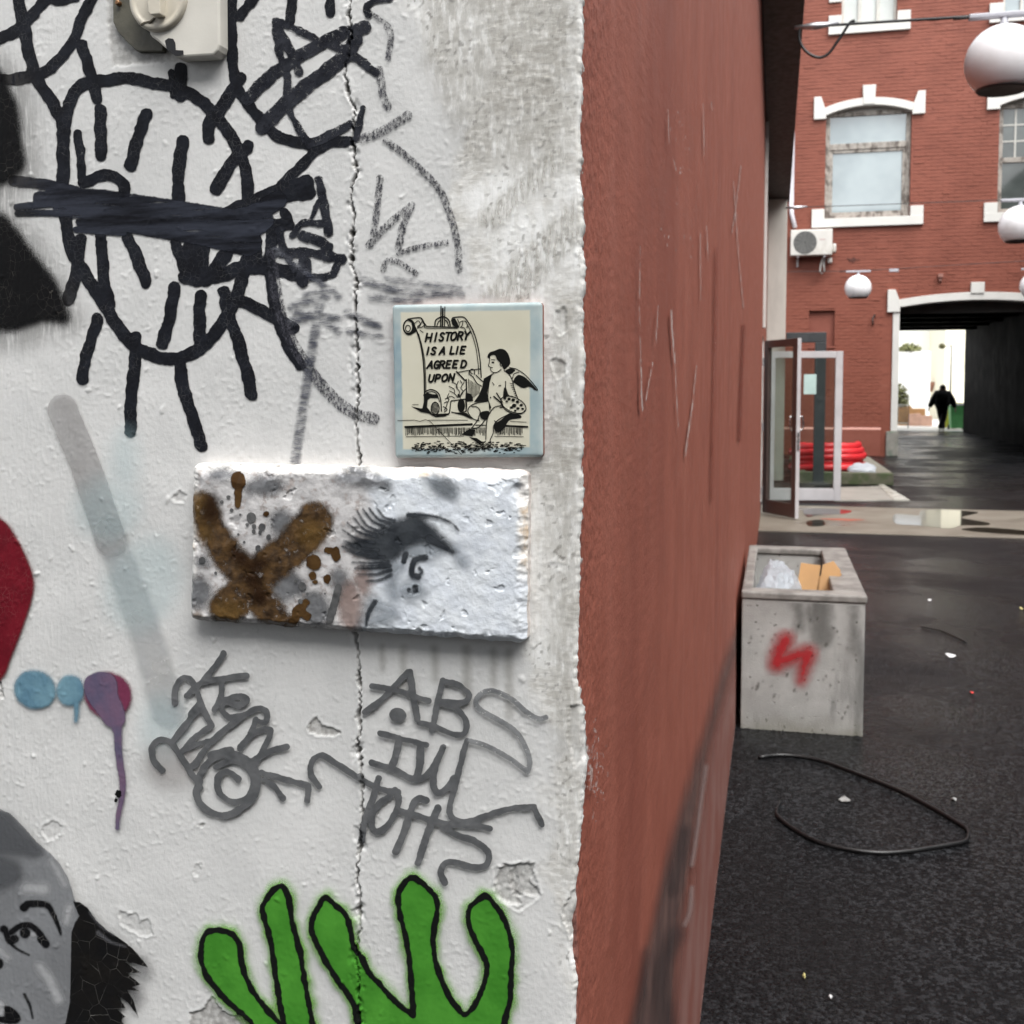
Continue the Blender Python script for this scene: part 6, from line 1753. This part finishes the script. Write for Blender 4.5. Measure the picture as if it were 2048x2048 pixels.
def globe_lamp(px, py, R, Y, label):
    c = at(1, Y, px, py)
    g = empty('globe_lamp', tuple(c))
    tag(g, label, 'lamp', 'globe lamps hung on cables over the court')
    prof = [(R * sin(q), R * cos(q)) for q in np.linspace(.12, pi - .74, 22)]
    MB().lathe(prof, (0, 0, 0), 40).build('globe', OPAL, g, smooth=True)
    rm_ = R * sin(pi - .74)
    zb = R * cos(pi - .74)
    MB().lathe([(rm_ * 1.01, zb + .012), (rm_ * 1.02, zb - .004), (rm_ * .96, zb - .014), (rm_ * .90, zb - .008), (rm_ * .3, zb - .004)], (0, 0, 0), 36).build('mouth_ring', DARKCAP, g, smooth=True)
    MB().lathe([(R * .12, R * .96), (R * .16, R * 1.0), (R * .10, R * 1.06), (R * .10, R * 1.20)], (0, 0, 0), 18).build('stem', LGREY, g, smooth=True)
    MB().box(-R * .92, R * .92, -R * .12, R * .12, R * 1.20, R * 1.34).build('cable_bar', LGREY, g, bevel=.01)
    return c, R


L1 = globe_lamp(2006, 124, .278, 8.3, 'largest globe lamp, cut by the right edge at the top')
L2 = globe_lamp(2040, 452, .305, 17.0, 'middle-sized globe lamp at the right edge before the small-paned window')
L3 = globe_lamp(1716, 576, .265, 22.6, 'small globe lamp hanging in front of the brick wall left of the arch')
L4 = globe_lamp(2068, 572, .265, 22.6, 'sliver of a small globe lamp at the right edge above the arch')
CBL = pmat('black cable', (.012, .012, .013), .4)
SIL = pmat('galvanised wire', (.55, .55, .57), .35, metal=.8)


def span(c, R, att, label, thick):
    y = c[1]
    zt_ = c[2] + R * 1.30
    g = empty('lamp_cable', (att[0], y, att[1]))
    tag(g, label, 'cable', 'cables carrying the globe lamps')
    x1_ = c[0] - R * .9
    pts = [(0, 0, 0), ((x1_ - att[0]) * .5, 0, (zt_ - att[1]) * .45), (x1_ - att[0], 0, zt_ - att[1]), (c[0] + R * .9 - att[0], 0, zt_ - att[1] + .01), (8.5 - att[0], 0, zt_ - att[1] + .25)]
    MB().tube(spline(pts, 8), thick, 6).build('wire', CBL, g, smooth=True)
    MB().tube([(-.04, 0, 0), (.12, 0, .0), (.3, 0, .01)], [.012, .03, .012], 6).build('turnbuckle', SIL, g, smooth=True)
    return g


a1 = at(1, L1[0][1], 1542, 59); g1 = span(L1[0], L1[1], (.30, float(a1[2])), 'black cable holding the largest globe lamp, with a drooping loop', .011)
MB().tube(spline([(.0, 0, .0), (.0, 0, -.10), (.05, 0, -.19), (.14, 0, -.245), (.22, 0, -.225), (.30, 0, -.12), (.38, 0, .0), (.42, 0, .02)], 6), .012, 6).build('drooping_loop', CBL, g1, smooth=True)
a2 = at(1, L2[0][1], 1545, 417); span(L2[0], L2[1], (.30, float(a2[2])), 'thin cable holding the middle-sized globe lamp', .006)
a3 = at(1, L3[0][1], 1572, 543); g3 = span(L3[0], L3[1], (float(a3[0]) - .3, float(a3[2])), 'thin cable holding the two small globe lamps', .006)
q3 = at(1, L3[0][1], *zp('L', [(1010, 320)])[0])
MB().box(-.09, .09, -.02, .02, -.03, .03).build('cable_clamp', LGREY, g3, loc=(float(q3[0]) - float(a3[0]) + .3, -.03, float(q3[2]) - float(a3[2])), bevel=.005)

# ================================================================== buildings added out of view to cut the light in the court
def added_building(name, x0, x1, y0, y1, h, label, wins):
    r = empty(name, ((x0 + x1) / 2, (y0 + y1) / 2, 0)); tag(r, label, 'building')
    hx, hy = (x1 - x0) / 2, (y1 - y0) / 2
    MB().box(-hx, hx, -hy, hy, 0, h).build('wall', pmat('cool grey render', (.24, .25, .26), .7) if 'cool grey render' not in bpy.data.materials else bpy.data.materials['cool grey render'], r)
    MB().box(-hx - .3, hx + .3, -hy - .3, hy + .3, h, h + .3).build('roof', bpy.data.materials['roof sheet'], r)
    for (a, z) in wins:
        if name == 'added_side_building': f_ = MB().box(-hx - .06, -hx - .002, a - .8, a + .8, z, z + 1.9).build('window', TRIM, r); MB().box(-hx - .07, -hx - .061, a - .68, a + .68, z + .12, z + 1.78).build('pane', PANE_DARK, f_)
        else: f_ = MB().box(a - .8, a + .8, hy + .002, hy + .06, z, z + 1.9).build('window', TRIM, r); MB().box(a - .68, a + .68, hy + .061, hy + .07, z + .12, z + 1.78).build('pane', PANE_DARK, f_)
added_building('added_side_building', 8.4, 16, -12, 24.8, 8.5, 'grey building added out of view at the right to dim the court, where the lamp cables end', [(a, z) for a in (-14, -9, -4, 1, 6, 11, 16) for z in (1.2, 5.0)])
added_building('added_rear_building', -7, 8.2, -19, -9, 10.5, 'grey building added out of view behind the viewer to block light from the court', [(a, z) for a in (-5, -1, 3) for z in (1.2, 4.4, 7.6)])
# ================================================================== person walking in the passage
FT = at(2, 0, 1878, 862)
PXC, PYC = float(FT[0]), float(FT[1]) - .6
person = None


def skin(name, verts, edges, radii, mat, parent=None, root=0, sub=2):
    me = bpy.data.meshes.new(name)
    me.from_pydata(verts, edges, [])
    me.update()
    o = link(name, me, mat, parent)
    sk_ = o.modifiers.new('skin', 'SKIN')
    sk_.use_smooth_shade = True
    for i, r_ in enumerate(radii): me.skin_vertices[0].data[i].radius = r_ if isinstance(r_, tuple) else (r_, r_)
    me.skin_vertices[0].data[root].use_root = True
    s_ = o.modifiers.new('sub', 'SUBSURF')
    s_.levels = sub; s_.render_levels = sub
    return o


SKINM = pmat('skin', (.30, .17, .12), .5, .08)
CLOTH = pmat('black jacket cloth', (.010, .010, .011), .8, .2, 20, .3, 80)
TROUS = pmat('black trousers cloth', (.009, .009, .010), .8, .2, 20)
HAIRM = pmat('dark short hair', (.020, .013, .010), .7, .2, 40)
SHOEM = pmat('pale shoe', (.55, .55, .54), .5)
J = {'pel': (0, 0, .93), 'wai': (.0, .0, 1.10), 'che': (.01, .02, 1.32), 'neck': (.02, .04, 1.47), 'hb': (.02, .06, 1.56), 'ht': (.02, .05, 1.68),
     'ls': (-.17, .02, 1.40), 'le': (-.30, .0, 1.14), 'lw': (-.40, .03, .90), 'rs': (.20, .02, 1.39), 're': (.33, -.03, 1.14), 'rw': (.42, .0, .88),
     'lh': (-.085, 0, .90), 'lk': (.0, .10, .50), 'la': (.06, .05, .09), 'rh': (.095, 0, .90), 'rk': (.06, -.02, .50), 'ra': (-.07, -.12, .10)}
ks = list(J)
vv = [J[k] for k in ks]
E_ = [('pel', 'wai'), ('wai', 'che'), ('che', 'neck'), ('neck', 'hb'), ('hb', 'ht'), ('che', 'ls'), ('ls', 'le'), ('le', 'lw'), ('che', 'rs'), ('rs', 're'), ('re', 'rw'), ('pel', 'lh'), ('lh', 'lk'), ('lk', 'la'), ('pel', 'rh'), ('rh', 'rk'), ('rk', 'ra')]
rad = {'pel': (.14, .11), 'wai': (.13, .10), 'che': (.16, .11), 'neck': .09, 'hb': .13, 'ht': .13, 'ls': .065, 'le': .042, 'lw': .028, 'rs': .065, 're': .042, 'rw': .028, 'lh': .085, 'lk': .055, 'la': .038, 'rh': .085, 'rk': .055, 'ra': .038}
vv, ee, rr = list(vv), [(ks.index(a), ks.index(b)) for a, b in E_], [rad[k] for k in ks]
for s_, w_ in ((-1, 'lw'), (1, 'rw')):
    wx, wy, wz = J[w_]
    pi_ = len(vv); vv.append((wx + s_ * .015, wy + .01, wz - .07)); rr.append((.035, .016)); ee.append((ks.index(w_), pi_))
    for k in range(4):
        b0 = len(vv)
        vv.append((wx + s_ * .02, wy - .025 + .017 * k + .01, wz - .105)); rr.append(.009); ee.append((pi_, b0))
        vv.append((wx + s_ * .012, wy - .028 + .018 * k + .01, wz - (.165 + (.012 if k in (1, 2) else 0)))); rr.append(.008); ee.append((b0, b0 + 1))
    b0 = len(vv)
    vv.append((wx - s_ * .0, wy + .055, wz - .075)); rr.append(.010); ee.append((pi_, b0))
    vv.append((wx - s_ * .005, wy + .065, wz - .115)); rr.append(.009); ee.append((b0, b0 + 1))
person = skin('person', vv, ee, rr, SKINM)
person.location = (PXC, PYC, 0.0)
person.scale = (1.1, 1, 1)
tag(person, 'person in black jacket and trousers walking away at the far end of the passage', 'person')
jk = ['pel', 'wai', 'che', 'neck', 'ls', 'le', 'lw', 'rs', 're', 'rw']
JJ = dict(J)
JJ['neck'] = (.02, .035, 1.51)
jr = {'pel': (.30, .21), 'wai': (.32, .22), 'che': (.31, .21), 'neck': .115, 'ls': .155, 'le': .115, 'lw': .078, 'rs': .155, 're': .115, 'rw': .078}
skin('jacket', [JJ[k] for k in jk], [(jk.index(a), jk.index(b)) for a, b in E_ if a in jk and b in jk], [jr[k] for k in jk], CLOTH, person)
tk = ['pel', 'lh', 'lk', 'la', 'rh', 'rk', 'ra']
tr_ = {'pel': (.20, .16), 'lh': .14, 'lk': .105, 'la': .085, 'rh': .14, 'rk': .105, 'ra': .085}
skin('trousers', [J[k] for k in tk], [(tk.index(a), tk.index(b)) for a, b in E_ if a in tk and b in tk], [tr_[k] for k in tk], TROUS, person)
for k_, dx in (('la', 0), ('ra', 0)):
    x, y, z = J[k_]
    skin('shoe', [(x, y - .05, z - .045), (x, y + .03, z - .045), (x + .02, y + .16, z - .055)], [(0, 1), (1, 2)], [(.045, .045), (.045, .045), (.038, .030)], SHOEM, person, sub=1)
hv = [(.105 * sin(q), .128 * cos(q)) for q in np.linspace(.02, 2.5, 14)]
MB().lathe(hv, (.02, .045, 1.625), 20).build('hair', HAIRM, person, smooth=True)
m = MB()
m.prism([(-.012, 1.60), (.012, 1.60), (.0, 1.565)], 1, .135, .165)
m.build('nose', SKINM, person, loc=(.02, 0, .0))
for s_ in (-1, 1): MB().lathe([(.012, 0), (.016, .008), (.004, .02)], (.02 + s_ * .088, .05, 1.60), 10, axis=0).build('ear', SKINM, person)

# ================================================================== beyond the passage
t = NT('pale street paving')
t.set(t.mix(t.step(.3, .7, t.noise(3, 3)), (.60, .59, .56), (.70, .69, .66)), .5)
o = MB().box(-25, 60, 42.6, 110, -.05, .006).build('street_paving', t.m); tag(o, 'pale street paving beyond the passage', kind='structure')
RENDER = pmat('white render', (.88, .88, .86), .7, .03, .5)
YELLOW = pmat('pale yellow render', (.86, .82, .66), .7, .03, .5)


def backdrop(name, px0, px1, py_top, Y, mat, label, win=()):
    a, b = at(1, Y, px0, py_top), at(1, Y, px1, py_top)
    r = empty(name, ((a[0] + b[0]) / 2, Y, 0)); tag(r, label, 'building')
    W2 = (b[0] - a[0]) / 2
    MB().box(-W2, W2, 0, 8, 0, a[2]).build('wall', mat, r)
    MB().box(-W2 - .2, W2 + .2, -.2, 8.2, a[2], a[2] + .25).build('roof', pmat(name + ' roof', (.45, .42, .40), .7), r)
    for (q0, q1, t0, t1) in win:
        p0, p1 = at(1, Y - .02, q0, t1), at(1, Y - .02, q1, t0)
        x0_, x1_, z0_, z1_ = p0[0] - (a[0] + b[0]) / 2, p1[0] - (a[0] + b[0]) / 2, p0[2], p1[2]
        f_ = MB().box(x0_, x1_, -.06, -.001, z0_, z1_).build('window', RENDER, r)
        MB().box(x0_ + .08, x1_ - .08, -.075, -.061, z0_ + .08, z1_ - .08).build('pane', PANE_PALE, f_)
    return r


backdrop('white_house', 1700, 1888, 640, 66, RENDER, 'white rendered house in the glare beyond the passage', [(1838, 1846, 770, 800), (1826, 1833, 780, 808)])
backdrop('yellow_house', 1894, 2060, 560, 60, YELLOW, 'pale yellow house at the right beyond the passage', [(1930, 1945, 700, 740)])
shp = at(1, 52, 1822, 693)
# low wall with a shrub on top
lw_ = at(1, 52.2, 1806, 703); lw2 = at(1, 52.2, 1848, 703)
r = MB().box(float(lw_[0]) - 4, float(lw2[0]) + .3, 52.2, 52.9, 0, float(lw_[2])).build('garden_wall', RENDER, bevel=.03); tag(r, 'high white garden wall beyond the passage, under the shrub', 'wall')


def shrub(name, c, rx, rz, label, n=420, col=(.10, .12, .045)):
    e = empty(name, tuple(c)); tag(e, label, 'shrub')
    lm = bpy.data.materials.get('shrub leaves') or pmat('shrub leaves', (.26, .27, .12), .6, .35, 5)
    v, f = [], []
    rs_ = random.Random(5)
    for k in range(n):
        q, w = rs_.uniform(0, 2 * pi), rs_.random() ** .5
        p = np.array([rx * w * cos(q) * rs_.uniform(.7, 1.1), rx * .6 * w * sin(q), rz * (1 - w * w * .6) * rs_.random() * 1.1])
        a_ = np.array([rs_.gauss(0, 1) for _ in range(3)]); a_ /= np.linalg.norm(a_)
        b_ = np.cross(a_, [rs_.gauss(0, 1) for _ in range(3)]); b_ /= np.linalg.norm(b_)
        s_ = .09
        n0_ = len(v)
        v += [tuple(p - a_ * s_), tuple(p + b_ * s_ * .5), tuple(p + a_ * s_), tuple(p - b_ * s_ * .5)]
        f.append((n0_, n0_ + 1, n0_ + 2, n0_ + 3))
    me = bpy.data.meshes.new('foliage'); me.from_pydata(v, [], f); link('foliage', me, lm, e)
    st = MB()
    for k in range(5): st.tube([(0, 0, -.1), (rx * .3 * cos(k * 1.3), .1 * sin(k), rz * .4), (rx * .6 * cos(k * 1.3), .2 * sin(k), rz * .8)], [.03, .02, .01], 5)
    st.build('stem', BROWN, e)


shrub('shrub', (float(shp[0]) - .05, 52.5, float(lw_[2])), .55, .36, 'pale olive shrub on top of the garden wall')
# street lamp
lb = at(1, 48, 1899, 864); lt = at(1, 48, 1897, 690); la_ = at(1, 48, 1884, 692)
sl_ = empty('street_lamp', (float(lb[0]), 48, 0)); tag(sl_, 'slender street lamp with one arm beyond the passage', 'street lamp')
GALV = pmat('galvanised post', (.45, .44, .40), .5)
MB().tube([(0, 0, 0), (0, 0, float(lt[2]))], [.06, .04], 10).build('post', GALV, sl_, smooth=True)
MB().tube([(0, 0, float(lt[2]) - .05), (float(la_[0] - lb[0]), 0, float(la_[2]))], .025, 8).build('arm', GALV, sl_, smooth=True)
MB().lathe([(.02, .12), (.12, .06), (.14, -.06), (.05, -.12)], (float(la_[0] - lb[0]), 0, float(la_[2])), 14).build('lamp_head', pmat('olive lamp head', (.16, .15, .06), .5), sl_, smooth=True)
# bins
def wbin(px, py, mat, lidm, label, Y):
    p = at(1, Y, px, py)
    b_ = empty('wheelie_bin', (float(p[0]), Y, 0)); tag(b_, label, 'bin', 'wheelie bins beyond the passage')
    MB().prism([(-.24, .06), (.24, .06), (.29, .95), (-.29, .95)], 1, -.3, .3).build('body', mat, b_, bevel=.02)
    MB().prism([(-.31, .955), (.31, .955), (.28, 1.04), (-.28, 1.04)], 1, -.35, .33).build('lid', lidm, b_, bevel=.02)
    for s_ in (-.26, .26): MB().lathe([(.10, -.03), (.10, .03)], (s_, .25, .10), 16, axis=0).build('wheel', RUB, b_)
GREEN = pmat('green bin plastic', (.10, .36, .12), .45)
LIME = pmat('yellow lid plastic', (.70, .66, .10), .45)
wbin(1897, 858, LIME, LIME, 'yellow wheelie bin beyond the passage, left of the green one', 45.5)
wbin(1913, 860, GREEN, RENDER, 'green wheelie bin with pale lid beyond the passage', 44.6)
wbin(1908, 850, pmat('grey green bin plastic', (.22, .27, .22), .5), LIME, 'grey wheelie bin with yellow lid behind the other two', 47.5)
# barrier fence
b0, b1 = at(1, 46, 1785, 830), at(1, 46, 1816, 858)
bf = empty('barrier_fence', (float(b0[0] + b1[0]) / 2, 46, 0)); tag(bf, 'low metal barrier with dark upright bars beyond the passage', 'fence')
hw = float(b1[0] - b0[0]) / 2
MB().tube([(-hw, 0, .95), (hw, 0, .95)], .03, 8).build('rail', GALV, bf); MB().tube([(-hw, 0, .2), (hw, 0, .2)], .03, 8).build('rail', GALV, bf)
for k in range(9): MB().tube([(-hw + 2 * hw * k / 8, 0, 0 if k in (0, 8) else .2), (-hw + 2 * hw * k / 8, 0, .95)], .022, 6).build('bar', FR, bf)
# stacked cartons and an awning
for i, (x, y, w_, h_, mt, lab) in enumerate([(1822, 858, .55, .75, CARD, 'brown carton standing beyond the passage'), (1836, 858, .45, .45, pmat('pinkish carton', (.55, .34, .26), .7), 'low pinkish carton beside the brown one')]):
    p = at(1, 50, x, y)
    c_ = empty('carton', (float(p[0]), 50 - .75 * i, 0)); tag(c_, lab, 'carton', 'cartons beyond the passage')
    MB().box(-w_, w_, -.3, .3, 0, h_).build('body', mt, c_, bevel=.01)
    MB().prism([(-w_, h_ + .002), (0, h_ + .002), (-.04, h_ + .10), (-w_, h_ + .06)], 1, -.3, .3).build('flap', mt, c_)
aw = at(1, 64, 1857, 778)
a_ = empty('awning', (float(aw[0]), 64.5, float(aw[2]))); tag(a_, 'brown awning over a shopfront seen behind the walking person', 'awning')
MB().prism([(-.9, .4), (0, .0), (0, -.15), (-.9, .25)], 0, -.9, .9).build('canopy', pmat('brown awning cloth', (.30, .15, .10), .8), a_)
for s_ in (-.85, .85): MB().tube([(s_, -.85, .25), (s_, .5, -.1)], .02, 6).build('strut', GALV, a_)
pt_ = at(1, 47, 1797, 775)
shrub('climbing_shrub', (float(pt_[0]) + .1, 47, .9), .35, .9, 'dark leafy shrub just beyond the left jamb of the passage', 300)

# put the roots of the things on the plaster at their own base
def rebase(root, px, py):
    p = at(1, 0, px, py)
    root.location = tuple(float(q) for q in p)
    for ch in root.children: ch.location = [ch.location[i] - root.location[i] for i in range(3)]
rebase(tile, 936, 915); rebase(brick, 712, 1265); rebase(sw, 335, 40)
